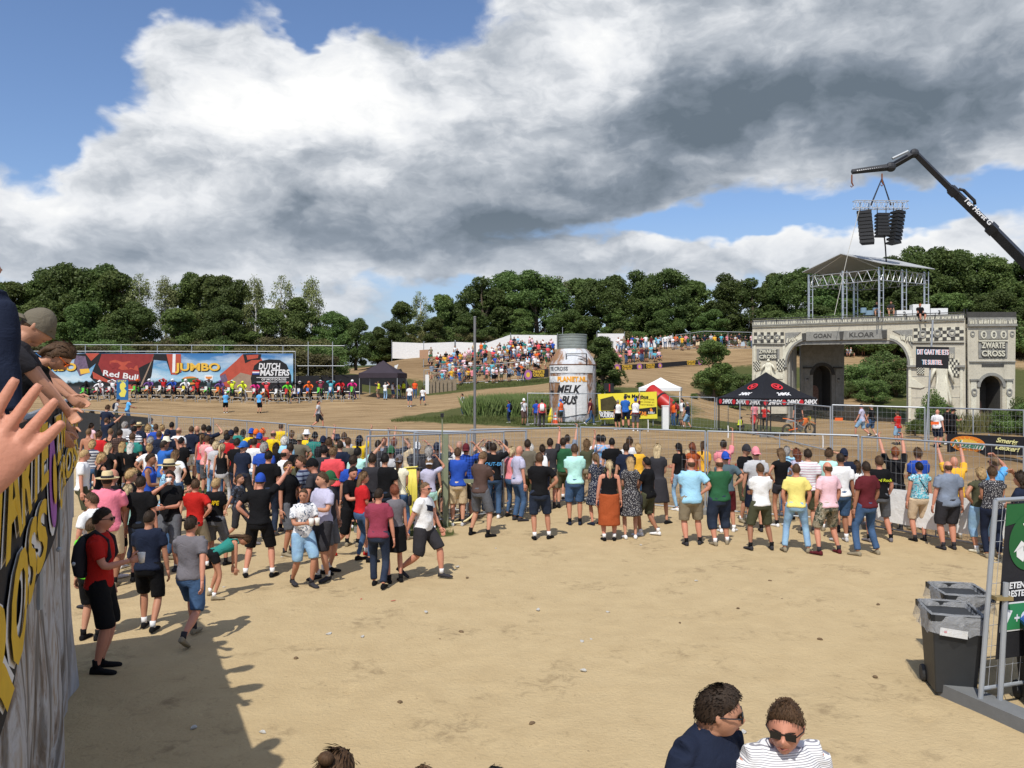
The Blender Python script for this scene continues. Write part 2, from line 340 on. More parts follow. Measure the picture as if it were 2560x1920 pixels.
# pose: legs, left arm, right arm, head yaw, head pitch, torso lean
POSES = {
    'A': ('stand', 'down', 'down', 0, 0, 0), 'B': ('stand', 'front', 'front', 0, 0, 2), 'C': ('cont', 'down', 'front', 10, 0, 2), 'D': ('wide', 'pocket', 'pocket', 0, 4, 1),
    'E': ('cont', 'front', 'hip', -8, 0, 0), 'F': ('wide', 'front', 'front', -6, 0, 1), 'G': ('stand', 'hip', 'hip', 0, 0, 0), 'H': ('stand', 'raise', 'raise', 4, 6, 2), 'I': ('stand', 'front', 'raise', 0, 5, 2),
    'J': ('cont', 'fold', 'fold', 0, 0, 0), 'K': ('wide', 'phone', 'phone', 0, -18, 3), 'L': ('walk', 'swingb', 'swingf', 0, 0, 3), 'M': ('step', 'swingf', 'down', 12, 0, 2), 'N': ('walk', 'swingf', 'cup', 25, -12, 3),
    'O': ('stand', 'down', 'cup', 0, 0, 1), 'P': ('stand', 'front', 'high', 0, 4, 0), 'Q': ('stand', 'high', 'high', 0, 4, 0), 'S': ('stand', 'down', 'eyes', 0, 0, 0), 'T': ('stand', 'down', 'point', 0, 0, 0),
    'U': ('stand', 'pocket', 'down', -25, -4, 1), 'V': ('wide', 'down', 'pocket', 24, 0, 0), 'W': ('sit', 'lap', 'lap', 0, 0, 4), 'X': ('astride', 'bars', 'bars', 0, -6, 14), 'Y': ('stand', 'rail', 'rail', 0, -8, 10),
    'Z': ('wide', 'knees', 'knees', 0, -30, 62), 'a': ('stand', 'down', 'reachup', 0, 6, 0), 'b': ('cont', 'front', 'drink', 0, 6, -2), 'c': ('step', 'cup', 'cup', 40, -2, 2), 'd': ('squat', 'lap', 'lap', 0, 0, 18), 'e': ('walk', 'swingf', 'swingb', 14, 4, 2),
    'g': ('wide', 'hip', 'reachup', 0, 0, 6), 'h': ('astride', 'eyes', 'eyes', 0, 0, 0), 'i': ('stand', 'cup', 'down', 22, 0, -2), 'l': ('wide', 'rail', 'rail', -6, -34, 44), 'q': ('sit', 'lap', 'cup', 12, -6, 12)}
BUILD = {  # torso width, belly, hip, limb, height scale
    'm': (1, 1, 1, 1), 'h': (1.10, 1.30, 1.12, 1.14), 'f': (.84, .86, 1.05, .86), 'w': (1.0, 1.22, 1.22, 1.08), 'k': (.88, .92, .92, .84)}
def skeleton(pose, build):
    lg, la, ra, yaw, pit, lean = POSES[pose]; tw, be, hp, lm = BUILD[build]
    L, Rt, drop = LEG[lg]; K = {}
    hipz = .93-drop; K['drop'] = drop; legs = []
    for s_, ft in ((-1, L), (1, Rt)):
        hip = V3(s_*.095*hp, 0, hipz); ank = V3(ft[0], ft[1]-.02, ft[2]+.085)
        kn, an = ik(hip, ank, .44, .43, V3(s_*.15, 1, 0)); legs.append((hip, kn, an, ft[3], ft[2]))
    K['legs'] = legs
    Mt = Matrix.Translation(V3(0, 0, hipz)) @ Matrix.Rotation(-R(lean), 4, 'X') @ Matrix.Translation(V3(0, 0, -.93)); K['Mt'] = Mt
    arms = []
    for s_, nm in ((-1, la), (1, ra)):
        tgt, pole, curl = ARM[nm]
        sh = Mt @ V3(s_*.178*tw, -.005, 1.425)
        if nm in ('bars', 'rail', 'knees', 'lap'): tg = V3(s_*tgt[0], tgt[1]*(1+.3*(nm == 'knees')), tgt[2]-(drop if nm == 'lap' else 0)+(.0))
        else: tg = Mt @ V3(s_*tgt[0]*(tw if nm == 'down' else 1), tgt[1], tgt[2])
        el, wr = ik(sh, tg, .295, .265, V3(s_*pole[0], pole[1], pole[2])); arms.append((sh, el, wr, curl, s_, nm))
    K['arms'] = arms
    K['Mh'] = Mt @ Matrix.Translation(V3(0, .014, 1.502) if pose not in 'tu' else V3(0, .025, 1.468)) @ Matrix.Rotation(-R(yaw), 4, 'Z') @ Matrix.Rotation(R(pit), 4, 'X')   # head space: origin at the top of the neck
    return K
def ring(c, rx, ry, seg, M=None, e=1.0):
    o_ = []
    for k in range(seg):
        q = 2*math.pi*k/seg; cx, sy = math.cos(q), math.sin(q)
        p = V3(c[0]+rx*math.copysign(abs(cx)**e, cx), c[1]+ry*math.copysign(abs(sy)**e, sy), c[2]); o_.append(M @ p if M else p)
    return o_
TOR = [(.80, .13, .095, 0), (.86, .160, .112, -.008), (.93, .170, .122, -.012), (1.00, .158, .112, -.002), (1.08, .146, .104, .006), (1.16, .148, .107, .008), (1.25, .160, .116, .008), (1.34, .172, .120, .006), (1.39, .172, .112, .0), (1.43, .150, .096, -.004), (1.47, .105, .076, -.006), (1.505, .070, .062, -.004)]
def torso(mb, K, build, z0, z1, grow, seg=20, flare=0.0, women=False):
    tw, be, hp, lm = BUILD[build]; rs = []
    zs = sorted(set([z0, z1]+[q[0] for q in TOR if z0 < q[0] < z1]))
    A = np.array(TOR)
    for z_ in zs:
        rx, ry, yo = (np.interp(z_, A[:, 0], A[:, k]) for k in (1, 2, 3))
        bl = math.exp(-((z_-1.08)/.13)**2); hb = math.exp(-((z_-.90)/.09)**2)
        rx *= tw*(1-bl*.5-hb*.5)+be*bl*.5+hp*hb*.5; f_ = 1+(be-1)*bl; ry *= f_
        if z_ > 1.44: rx *= .97
        yo += (f_-1)*.05
        if build in 'fw': ry += .018*math.exp(-((z_-1.28)/.06)**2); yo += .016*math.exp(-((z_-1.28)/.06)**2)
        fl = flare*max(0, (1.1-z_)/.2)
        rs.append(ring((0, yo, z_), rx+grow+fl, ry+grow+fl, seg, K['Mt'], .9))
    mb.rings(rs)
def leg_path(L): return L[0], L[1], L[2]
def limb(mb, a, b_, c, rr, seg=10, t0=0.0, t1=2.0, n=9):
    """tube along a-b-c ; t in 0..2 ; radius from profile rr"""
    P_, Rr = [], []; ts = np.linspace(t0, t1, n); prof = np.array(rr)
    for t_ in ts:
        p = a.lerp(b_, t_) if t_ <= 1 else b_.lerp(c, t_-1)
        if .82 < t_ < 1.18: # round the joint
            q = (t_-.82)/.36; p0 = a.lerp(b_, .82); p1 = b_.lerp(c, .18); p = (p0*(1-q)**2+b_*2*q*(1-q)+p1*q*q)
        P_.append(p); Rr.append(float(np.interp(t_, prof[:, 0], prof[:, 1])))
    mb.tube(P_, Rr, seg)
ARMR = [(0, .034), (.15, .042), (.3, .049), (.6, .046), (.95, .039), (1.1, .040), (1.3, .041), (1.6, .034), (1.95, .026), (2.0, .026)]
LEGR = [(0, .095), (.3, .088), (.7, .066), (.95, .055), (1.05, .053), (1.3, .059), (1.5, .054), (1.8, .038), (2, .035)]
def scl(prof, k, g=0.0): return [(t_, r_*k+g) for t_, r_ in prof]
HANDS = {}
def hand(mb, wr, dirn, s_, curl, seg=6, nm=None):
    d_ = dirn.normalized(); n_ = V3(-s_, 0, 0)
    if nm in HANDS: d_, n_ = HANDS[nm]
    n_ = (n_-d_*n_.dot(d_))
    n_ = n_.normalized() if n_.length > .2 else V3(0, 0, -1)
    w_ = d_.cross(n_)*s_   # towards the thumb side
    if nm in HANDS or w_.dot(V3(0, 1, .3)) < 0: w_ = -w_
    mb.tube([wr-d_*.01, wr+d_*.03, wr+d_*.07, wr+d_*.098], [(.022, .026), (.017, .036), (.016, .042), (.013, .040)], 10, up=n_)
    for k, (off, L_) in enumerate(((.030, .075), (.010, .083), (-.010, .078), (-.029, .060))):
        if nm in HANDS: L_ *= 1.14
        sp = nm in HANDS; p = wr+d_*.090+w_*off*(1.08 if sp else 1); q = (d_+w_*off*(4.6 if sp else 0)).normalized(); pts = [p]; ang = curl*(1+.1*k)
        for j, fr in enumerate((.45, .30, .25)):
            q = (q*math.cos(ang*.75)+n_*math.sin(ang*.75)) if j else (q*math.cos(ang*.5)+n_*math.sin(ang*.5)); q = q.normalized(); nn = (n_*math.cos(ang*.6)-d_*math.sin(ang*.6)); n2_ = nn
            p = p+q*(L_*fr); pts.append(p)
        mb.tube(pts, [.0098, .0095, .0088, .0072] if not sp else [.0094, .0092, .0084, .0066], seg)
    p = wr+d_*.025+w_*.028; t1_ = (d_*.55+w_*.75+n_*.25).normalized(); t2_ = (d_*.9+w_*.25+n_*.35).normalized()
    mb.tube([p, p+t1_*.038, p+t1_*.038+t2_*.032, p+t1_*.038+t2_*.058], [.014, .012, .0105, .008], seg)
# head, as a displaced ellipsoid ; head space z=0 top of neck, z=.25 crown, +y face
def head_pt(th, ph, fe=False):
    """th 0..pi from crown, ph azimuth from +y"""
    x_ = math.sin(th)*math.sin(ph); y_ = math.sin(th)*math.cos(ph); z_ = math.cos(th)
    p = V3(x_*.0755, y_*.096, z_*.118); f_ = max(0, y_)
    if z_ < 0:
        k = -z_; p.x *= 1-.24*k*k; p.y += .020*k*f_-.030*k*max(0, -y_)
    g = lambda cx, cz, sx, sz: math.exp(-((p.x-cx)/sx)**2-((p.z-cz)/sz)**2)*(1 if y_ > 0 else 0)
    p.y += .026*g(0, -.028, .013, .020)+.012*g(0, -.006, .010, .022)      # nose and bridge
    p.y += .007*g(0, .022, .045, .012)                                     # brow
    p.y -= .010*(g(.031, .002, .017, .011)+g(-.031, .002, .017, .011))     # sockets
    p.y += .006*(g(.040, -.030, .02, .02)+g(-.040, -.030, .02, .02))       # cheeks
    p.y += .006*g(0, -.060, .022, .007)+.012*g(0, -.098, .024, .016)       # lips, chin
    p.y -= .004*g(0, -.076, .025, .006)
    if y_ < 0: p.y -= .010*math.exp(-((p.z-.03)/.05)**2)*(-y_)
    return p+V3(0, .012, .128)
def head(mb, M, nu=28, nv=20, ears=True):
    Pn = [M @ head_pt(math.pi*j/nv, 2*math.pi*i/nu) for j in range(nv+1) for i in range(nu)]
    mb.grid(Pn, nu, nv+1, True)
    if ears:
        for s_ in (-1, 1): mb.ell(M @ V3(s_*.076, .004, .124), (.010, .019, .031), 8, 6, M.to_3x3() @ Matrix.Rotation(s_*.35, 3, 'Z') @ Matrix.Rotation(.2, 3, 'X'))
def body_mb(pose, build):
    K = skeleton(pose, build); tw, be, hp, lm = BUILD[build]; mb = MB()
    torso(mb, K, build, .87, 1.505, -.026)
    mb.tube([K['Mt'] @ V3(0, -.012, 1.44), K['Mt'] @ V3(0, -.006, 1.50), K['Mh'] @ V3(0, -.004, .05), K['Mh'] @ V3(0, .0, .10)], [.075, .057*(.86 if build in 'fwk' else 1)*(1.1 if build == 'h' else 1), .055*(.84 if build in 'fwk' else 1), .054], 12)
    head(mb, K['Mh'])
    for hip, kn, an, yw, fz in K['legs']: limb(mb, hip+V3(0, 0, .02), kn, an, scl(LEGR, lm), 12, 0, 2, 12)
    for sh, el, wr, cu, s_, nm in K['arms']:
        mb.tube([sh+V3(-s_*.09, 0, -.01), sh+V3(-s_*.01, 0, -.01)], [.034*lm, .034*lm], 10)
        limb(mb, sh, el, wr, scl(ARMR, lm*.5+.5 if build in 'hw' else lm), 10, 0, 2, 11)
    return mb, K
def hands_mb(K):
    mb = MB()
    for sh, el, wr, cu, s_, nm in K['arms']: hand(mb, wr, wr-el, s_, cu, 6, nm)
    return mb
SHLEG = {'shorts': 1.02, 'long_shorts': 1.12, 'short': .45, 'three': 1.45, 'trousers': 1.93, 'jeans': 1.95}
def cloth_mb(kind, pose, build):
    K = skeleton(pose, build); tw, be, hp, lm = BUILD[build]; mb = MB()
    if kind in ('tee', 'polo', 'shirt', 'top', 'dress', 'long'):
        torso(mb, K, build, .86 if kind in ('shirt', 'polo') else (.90 if build in 'mhk' else .95), 1.492, .014, flare=.012)
        for sh, el, wr, cu, s_, nm in K['arms']:
            t1 = {'top': .28, 'dress': .5, 'long': 1.9}.get(kind, .66)
            mb.tube([sh+V3(-s_*.085, 0, .012), sh+V3(-s_*.04, 0, .006), sh], [.051*lm, .061*lm, .064*lm], 12)
            limb(mb, sh, el, wr, [(0, .064*lm), (.12, .067*lm), (.3, .070*lm), (.66, .070*lm), (1, .056), (1.9, .042)], 12, 0, t1, 6 if t1 < 1 else 12)
        if kind == 'dress': skirt(mb, K, build, .50, .25)
        if kind in ('polo', 'shirt'): mb.rings([ring((0, -.004, z_), r_, r_*.93, 16, K['Mt']) for z_, r_ in ((1.475, .080), (1.50, .079), (1.528, .074), (1.530, .068), (1.48, .066))])
    elif kind == 'tank':
        torso(mb, K, build, .92, 1.36, .012)
        for s_ in (-1, 1):
            mb.tube([K['Mt'] @ V3(s_*.075, .115*tw, 1.33), K['Mt'] @ V3(s_*.085, .05, 1.475), K['Mt'] @ V3(s_*.082, -.03, 1.485), K['Mt'] @ V3(s_*.075, -.11, 1.34)], [(.03, .022)]*4, 8)
    elif kind == 'vest':
        torso(mb, K, build, .98, 1.492, .034); 
    elif kind == 'skirt': skirt(mb, K, build, .34, .05)
    elif kind == 'miniskirt': skirt(mb, K, build, .56, .10)
    else:
        torso(mb, K, build, .815, 1.03, .010 if build in 'fw' else .016)
        t1 = SHLEG[kind]
        for hip, kn, an, yw, fz in K['legs']:
            if t1 > 1.6:
                prof = [(0, .108*lm), (.3, .100*lm), (.9, .072*lm), (1.2, .068*lm), (1.6, .060*lm+.004), (2, .058*lm+.006)] if build in 'mhk' else [(0, .103*lm), (.3, .096*lm), (.9, .066*lm), (1.3, .064*lm), (2, .046*lm)]
            elif build in 'fw': prof = [(0, .108*lm), (.45, .104*lm), (1.1, .078*lm), (1.5, .07*lm)]
            else: prof = [(0, .112*lm), (.5, .108*lm), (1.0, .096*lm), (1.5, .080*lm)]
            limb(mb, hip+V3(0, 0, .03), kn, an, prof, 12, 0, t1, 12)
    return mb, K
def skirt(mb, K, build, zb, fl):
    tw, be, hp, lm = BUILD[build]; d_ = K['drop']
    mb.rings([ring((0, 0, z_-d_), .165*hp+.02+fl*(1.0-z_)*.6, .13*hp+.02+fl*(1.0-z_)*.6, 20) for z_ in np.linspace(zb, 1.02, 7)])
def hair_mesh(style, pose, build):
    K = skeleton(pose, build); M = K['Mh']; mb = MB(); r_ = random.Random(style+pose)
    nu, nv = (34, 26) if pose in 'tursy' else (24, 18); Pn = []; roots = []
    for j in range(nv+1):
        th = math.pi*j/nv
        for i in range(nu):
            ph = 2*math.pi*i/nu; p = head_pt(th, ph); c = V3(0, .012, .128); y_ = math.cos(ph); rel = p-c; z_ = rel.z
            # hairline: forehead in front, nape behind
            line = .062*max(0, y_)**.6 + (-.062)*max(0, -y_)**.5 - .012*(1-abs(y_)) if True else 0
            if style in ('long', 'pony', 'bun', 'bob', 'curly'): line = .058*max(0, y_)**.5-.075*max(0, -y_)**.5-.03*(1-abs(y_))
            cov = (z_-line)/.018
            if style == 'fringe': cov = min(cov, (.052-z_)/.02) if y_ < .35 else -1
            if style == 'crop': th_ = .005
            else: th_ = {'short': .010, 'quiff': .010, 'long': .014, 'pony': .009, 'bun': .010, 'bob': .020, 'curly': .032, 'messy': .017, 'fringe': .005, 'under': .003}.get(style, .012)
            if style == 'quiff': th_ += .016*max(0, y_*math.sin(th))*max(0, z_/.1)
            nz = mnoise.noise(rel*42+V3(3, hash(style) % 7, 1))*.5+mnoise.noise(rel*95)*.5
            amp = {'curly': .9, 'messy': .65, 'crop': .2, 'short': .32, 'quiff': .35}.get(style, .22)
            t_ = max(0., min(1., cov)); k = -.010+(.010+th_*(1+amp*nz))*t_*t_*(3-2*t_)
            Pn.append(M @ (p+rel.normalized()*k))
            if t_ > .6 and style not in ('bald',): roots.append((p+rel.normalized()*(k-.002), rel.normalized(), y_))
    mb.grid(Pn, nu, nv+1, True)
    ns, L0, lift = {'short': (200, .019, .18), 'quiff': (300, .015, .12), 'messy': (260, .036, .35), 'crop': (120, .010, .5), 'fringe': (90, .014, .2), 'curly': (300, .04, .8), 'under': (0, 0, 0)}.get(style, (180, .06, .08))
    if pose in 'tu': ns = int(ns*5)
    for _ in range(ns if roots else 0):
        p, n_, y_ = r_.choice(roots); p = p+V3(r_.uniform(-.006, .006), r_.uniform(-.006, .006), r_.uniform(-.006, .006))
        d_ = V3(n_.x*.2, (-.75 if style not in ('quiff', 'messy') else .35 if y_ > .2 else -.5), -.55 if style not in ('quiff', 'messy') else (-.1 if n_.z > .5 else -.55)); d_ = d_-n_*d_.dot(n_)
        d_ = (d_.normalized()*(1-lift)+n_*lift*.6+V3(r_.uniform(-.35, .35), r_.uniform(-.35, .35), r_.uniform(-.3, .3))*(.5+lift*.4)*(.45 if pose in 'tu' else 1)).normalized()*L0*r_.uniform(.6, 1.3); w_ = n_.cross(d_); w_ = w_.normalized()*(.0024 if pose in 'tu' else .0045) if w_.length > 1e-6 else V3(.004, 0, 0)
        mb.add([M @ (p-w_), M @ (p+w_), M @ (p+d_*.6+n_*.004+w_*.7), M @ (p+d_+n_*.001)], [(0, 1, 2, 3)])
    Hh = lambda x_, y_, z_: M @ V3(x_, y_, z_)
    if style in ('long', 'longer', 'bob'):
        L_ = {'long': -.20, 'bob': .02}.get(style, -.45); n = 9; rows = []
        zs = np.linspace(.17, L_, n)
        for k, z_ in enumerate(zs):
            f_ = k/(n-1); wd = .080+.012*math.sin(f_*3)-.018*f_*(style != 'bob'); yc = -.045-.035*math.sin(min(1, f_*1.6)*1.5); dp = .050-.022*f_
            rr = []
            for q in range(18):
                a = 2*math.pi*q/18; wob = 1+.07*math.sin(q*5+k)+.05*r_.uniform(-1, 1); rr.append(Hh(wd*wob*math.cos(a)*(1-.35*f_*f_), yc+dp*wob*math.sin(a), z_-.01*math.sin(q*3)))
            rows.append(rr)
        mb.rings(rows)
    if style == 'pony': mb.tube([Hh(0, -.085, .19), Hh(0, -.125, .185), Hh(0, -.14, .12), Hh(.005, -.135, .02), Hh(.0, -.12, -.10), Hh(0, -.115, -.17)], [.016, .026, .031, .030, .022, .006], 10)
    if style == 'bun': mb.ell(Hh(0, -.07, .245), (.036, .034, .030), 12, 8)
    if style == 'curly':
        for q in range(26):
            a = r_.uniform(2.0, 4.3); mb.ell(Hh(.085*math.sin(a), .09*math.cos(a)-.01, r_.uniform(-.08, .14)), (.03, .03, .04), 7, 5)
    return mb
def shoe_mb():
    mb = MB(); rows = []
    for y_, w_, h_ in ((-.085, .020, .050), (-.075, .034, .080), (-.04, .037, .092), (.0, .037, .088), (.05, .041, .062), (.10, .049, .052), (.15, .047, .045), (.18, .036, .036), (.19, .020, .026)):
        rr = []
        for k in range(12):
            a = 2*math.pi*k/12; rr.append(V3(w_*math.cos(a)*(1.06 if math.sin(a) < 0 else 1), y_, max(.004, h_*.5+h_*.5*math.sin(a)*(1.0 if math.sin(a) > 0 else 1.2))))
        rows.append(rr)
    return mb.rings(rows)
# --- batch: union the pieces of a body or garment into one continuous skin
PEND = {}; DONE = {}; SKEL = {}
def want(key): PEND.setdefault(key, None)
def folds(me, kind, seed):
    n = len(me.vertices); co = np.empty(n*3, np.float32); me.vertices.foreach_get('co', co); co = co.reshape(-1, 3)
    no = np.empty(n*3, np.float32); me.vertices.foreach_get('normal', no); no = no.reshape(-1, 3)
    x_, y_, z_ = co.T; s_ = seed*1.7
    d_ = .5*np.sin(z_*34+2.2*np.sin(x_*9+s_)+y_*7+s_)*np.exp(-((z_-(1.02 if kind in ('tee', 'polo', 'shirt', 'top', 'long') else .55))/.16)**2)
    d_ += .45*np.sin(x_*26+z_*11+s_*2+1.5*np.sin(z_*12))+.35*np.sin(z_*21-x_*17+s_)
    amp = {'tee': .0105, 'polo': .0095, 'shirt': .0115, 'top': .004, 'tank': .002, 'skirt': .007, 'miniskirt': .006, 'dress': .006}.get(kind, .0055)
    co += no*(d_*amp)[:, None]; me.vertices.foreach_set('co', co.ravel()); me.update()
def run_batch():
    todo = [k for k in PEND if k not in DONE]; tmp = []
    for k in todo:
        typ = k[0]
        if typ == 'body':
            mb, K = body_mb(k[1], k[2]); vox = .0152
            if k[1] in 'rstuvy':
                vox = .0062 if k[1] != 'v' else .0042
                for sh, el, wr, cu, s_, nm in K['arms']: hand(mb, wr, wr-el, s_, cu, 10, nm)
        elif typ == 'hair': DONE[k] = hair_mesh(k[1], k[2], k[3]).mesh('hair', True); continue
        else: mb, K = cloth_mb(k[0], k[1], k[2]); vox = .0185 if k[1] not in 'tu' else .011
        me = mb.mesh(typ); o_ = bpy.data.objects.new('tmp', me); COL.objects.link(o_)
        r_ = o_.modifiers.new('r', 'REMESH'); r_.mode = 'VOXEL'; r_.voxel_size = vox; r_.use_smooth_shade = True
        s_ = o_.modifiers.new('s', 'SMOOTH'); s_.iterations = 3 if typ == 'body' else 5; s_.factor = .5
        if typ == 'body': dd = o_.modifiers.new('d', 'DECIMATE'); dd.ratio = (.12 if k[1] == 'v' else .22) if k[1] in 'rstuvy' else .45
        else: dd = o_.modifiers.new('d', 'DECIMATE'); dd.ratio = .55
        tmp.append((k, o_, K))
    bpy.context.view_layer.update(); dg = bpy.context.evaluated_depsgraph_get()
    for q, (k, o_, K) in enumerate(tmp):
        me = bpy.data.meshes.new_from_object(o_.evaluated_get(dg)); me.name = k[0]; me.materials.clear()
        if k[0] == 'body' and k[1] in 'rstuvy': pass
        elif k[0] == 'body':
            hm = hands_mb(K); bm = bmesh.new(); bm.from_mesh(me); h2 = hm.mesh('h'); bm.from_mesh(h2); bm.to_mesh(me); bm.free(); bpy.data.meshes.remove(h2)
        else: folds(me, k[0], (hash(k[1]) if False else ord(k[1]))*.37)
        me.shade_smooth(); DONE[k] = me
    for k, o_, K in tmp: 
        old = o_.data; bpy.data.objects.remove(o_); bpy.data.meshes.remove(old)
LOWP = ()
# ---------------------------------------------------------------- skin, hair and cloth
def skin(tone):
    k = ('skin', tone)
    if k in MATS: return MATS[k]
    col = {'a': (.50, .265, .170), 'b': (.43, .21, .128), 'c': (.31, .148, .086), 'p': (.53, .25, .165)}[tone]
    m, t, b = mat_base('skin_'+tone, .55, .35); o = objc(t)
    n = t.noise(o, 9, 4, .6)
    t.l.new(t.mix(n, tuple(q*f for q, f in zip(col, (.93, .80, .76))), tuple(min(1, q*1.10) for q in col)), b.inputs['Base Color'])
    b.inputs['Subsurface Weight'].default_value = .0
    bumpit(t, b, t.noise(o, 130, 3, .6), .0015, .5); MATS[k] = m; return m
HAIRC = {'black': (.012, .010, .009), 'dark': (.030, .019, .012), 'brown': (.075, .042, .022), 'light': (.16, .095, .048), 'blond': (.42, .28, .13), 'fair': (.52, .40, .23), 'grey': (.30, .28, .26), 'white': (.60, .57, .52), 'red': (.20, .062, .022), 'auburn': (.17, .052, .026)}
def hairmat(c):
    k = ('hair', c)
    if k in MATS: return MATS[k]
    col = HAIRC[c]; m, t, b = mat_base('hair_'+c, .60, .18); o = objc(t)
    mp = t.new('ShaderNodeMapping'); mp.inputs['Scale'].default_value = (90, 70, 9); t.l.new(o, mp.inputs[0])
    st = t.noise(mp.outputs[0], 1.0, 3, .6, .6); big = t.noise(o, 22, 3, .5)
    t.l.new(t.mix(t.maprange(t.m('ADD', t.m('MULTIPLY', st, .7), t.m('MULTIPLY', big, .3)), .3, .7), tuple(q*.45 for q in col), tuple(min(1, q*1.45) for q in col)), b.inputs['Base Color'])
    bumpit(t, b, st, .006, .8); MATS[k] = m; return m
COLR = {'black': '151517', 'navy': '1f2638', 'white': 'f1f1f2', 'grey': '6e6b70', 'lgrey': 'b9b9bb', 'charcoal': '343337', 'red': 'c0272b', 'brick': 'b3241f', 'coral': 'e35258', 'pink': 'f0bcc4', 'salmon': 'ee8b93', 'rose': 'e87f93', 'maroon': '5b2228', 'wine': '8c3b4d', 'green': '2c5a3c', 'teal': '2f7f75', 'mint': 'b4e6d8', 'lime': '6bd13c', 'olive': '4b4c39', 'khaki': '8a7f6a', 'taupe': '6c6557', 'beige': 'd8c3a0', 'sand': 'cdb79a', 'brown': '54423c', 'yellow': 'f2d67c', 'amber': 'efae3a', 'gold': 'f0c11f', 'orange': 'ef6a2a', 'hivis': 'd9ee3a', 'hiorange': 'f4602b', 'lblue': '9ccbee', 'blue': '2f62ae', 'royal': '2b4ea8', 'steel': '7b8595', 'slate': '52636a', 'lavender': 'b6b3c8', 'sky': '5da9e2', 'purple': '6a4a86', 'denim': '3b5474', 'ldenim': '7f9fc0', 'ddenim': '232c3d', 'gdenim': '56585d', 'rust': 'a2502c', 'cream': 'e9dfc6', 'aqua': '45b9cf', 'magenta': 'd0307c', 'turq': '5fb4c4'}
COLN = {'lgrey': 'light grey', 'hivis': 'fluorescent yellow', 'hiorange': 'fluorescent orange', 'lblue': 'light blue', 'sky': 'bright blue', 'ldenim': 'light denim', 'ddenim': 'dark denim', 'gdenim': 'grey denim', 'denim': 'blue denim', 'amber': 'deep yellow', 'gold': 'golden yellow', 'brick': 'brick red', 'turq': 'turquoise', 'royal': 'royal blue', 'steel': 'grey blue', 'rose': 'rose pink', 'salmon': 'salmon pink', 'wine': 'wine red'}
PATN = {'stripe': 'striped', 'stripen': 'navy striped', 'floral': 'dark floral', 'camo': 'camouflage', 'plaid': 'checked', 'dots': 'dotted', 'pat': 'patterned', 'tie': 'tie-dye', 'pin': 'pinstriped'}
def cloth(spec):
    """'yellow' or 'white-floral'"""
    k = ('cloth', spec)
    if k in MATS: return MATS[k]
    c, _, pat = spec.partition('-'); col = tuple(min(.80, q) for q in hexlin(COLR[c])); m, t, b = mat_base('cloth_'+spec.replace('-', '_'), .88, .15); o = objc(t)
    x_, y_, z_ = t.xyz(o)
    var = t.noise(o, 3.5, 4, .6); base = t.mix(var, tuple(q*.90 for q in col), tuple(min(.82, q*1.08) for q in col))
    if 'denim' in c:
        fade = t.maprange(t.noise(o, 6, 4, .6), .35, .75, 0, .55); base = t.mix(fade, base, tuple(min(.7, q*1.7+.02) for q in col))
    if pat in ('stripe', 'stripen'):
        sw = t.m('SINE', t.m('MULTIPLY', z_, 118 if pat == 'stripe' else 78)); base = t.mix(t.maprange(sw, .25, .4), base, (.60, .42, .47) if pat == 'stripe' else (.03, .035, .08))
    elif pat == 'pin': base = t.mix(t.maprange(t.m('SINE', t.m('MULTIPLY', z_, 700)), .45, .6), base, (.25, .25, .28))
    elif pat == 'floral': base = t.mix(t.maprange(t.noise(o, 15, 4, .7, 1.4), .53, .57), base, t.mix(var, (.05, .07, .12), (.16, .20, .26)))
    elif pat == 'dots':
        vo = t.new('ShaderNodeTexVoronoi'); vo.inputs['Scale'].default_value = 46; t.l.new(o, vo.inputs['Vector']); base = t.mix(t.maprange(vo.outputs['Distance'], .32, .24), base, (.62, .6, .58))
    elif pat == 'camo':
        base = t.mix(t.maprange(t.noise(o, 11, 3, .6, .5), .50, .53), base, (.06, .07, .05)); base = t.mix(t.maprange(t.noise(o, 14, 3, .6, 1.0), .56, .59), base, (.36, .33, .25))
    elif pat == 'plaid':
        q = t.m('MULTIPLY', t.maprange(t.m('SINE', t.m('MULTIPLY', x_, 95)), .1, .3), .5); q2 = t.m('MULTIPLY', t.maprange(t.m('SINE', t.m('MULTIPLY', z_, 95)), .1, .3), .5); base = t.mix(t.m('ADD', q, q2), base, tuple(q_*.35 for q_ in col)); 
    elif pat == 'pat': base = t.mix(t.maprange(t.noise(o, 9, 5, .75, 2.0), .5, .56), base, (.09, .14, .20)); base = t.mix(t.maprange(t.m('SINE', t.m('MULTIPLY', t.m('ADD', z_, var), 75)), .55, .7, 0, .8), base, (.72, .72, .68))
    elif pat == 'tie': base = t.mix(t.maprange(t.noise(o, 6, 3, .6, 1.5), .42, .62), base, (.62, .40, .33))
    t.l.new(base, b.inputs['Base Color'])
    h = t.m('ADD', t.noise(o, 11, 4, .6, .8), t.m('MULTIPLY', t.noise(o, 300, 2, .5), .04)); bumpit(t, b, h, .022, .6)
    MATS[k] = m; return m
STRAW = plain('straw', (.62, .50, .28), .8, .2, var=.2, scale=40, bump=.004, bscale=160)
DARKP = plain('dark_plastic', (.015, .015, .017), .35, .5)
LENS = plain('dark_lens', (.01, .01, .012), .12, .6, var=0)
BEER = plain('beer', (.55, .26, .05), .15, .5, var=.1); FOAM = plain('foam', (.78, .74, .64), .7)
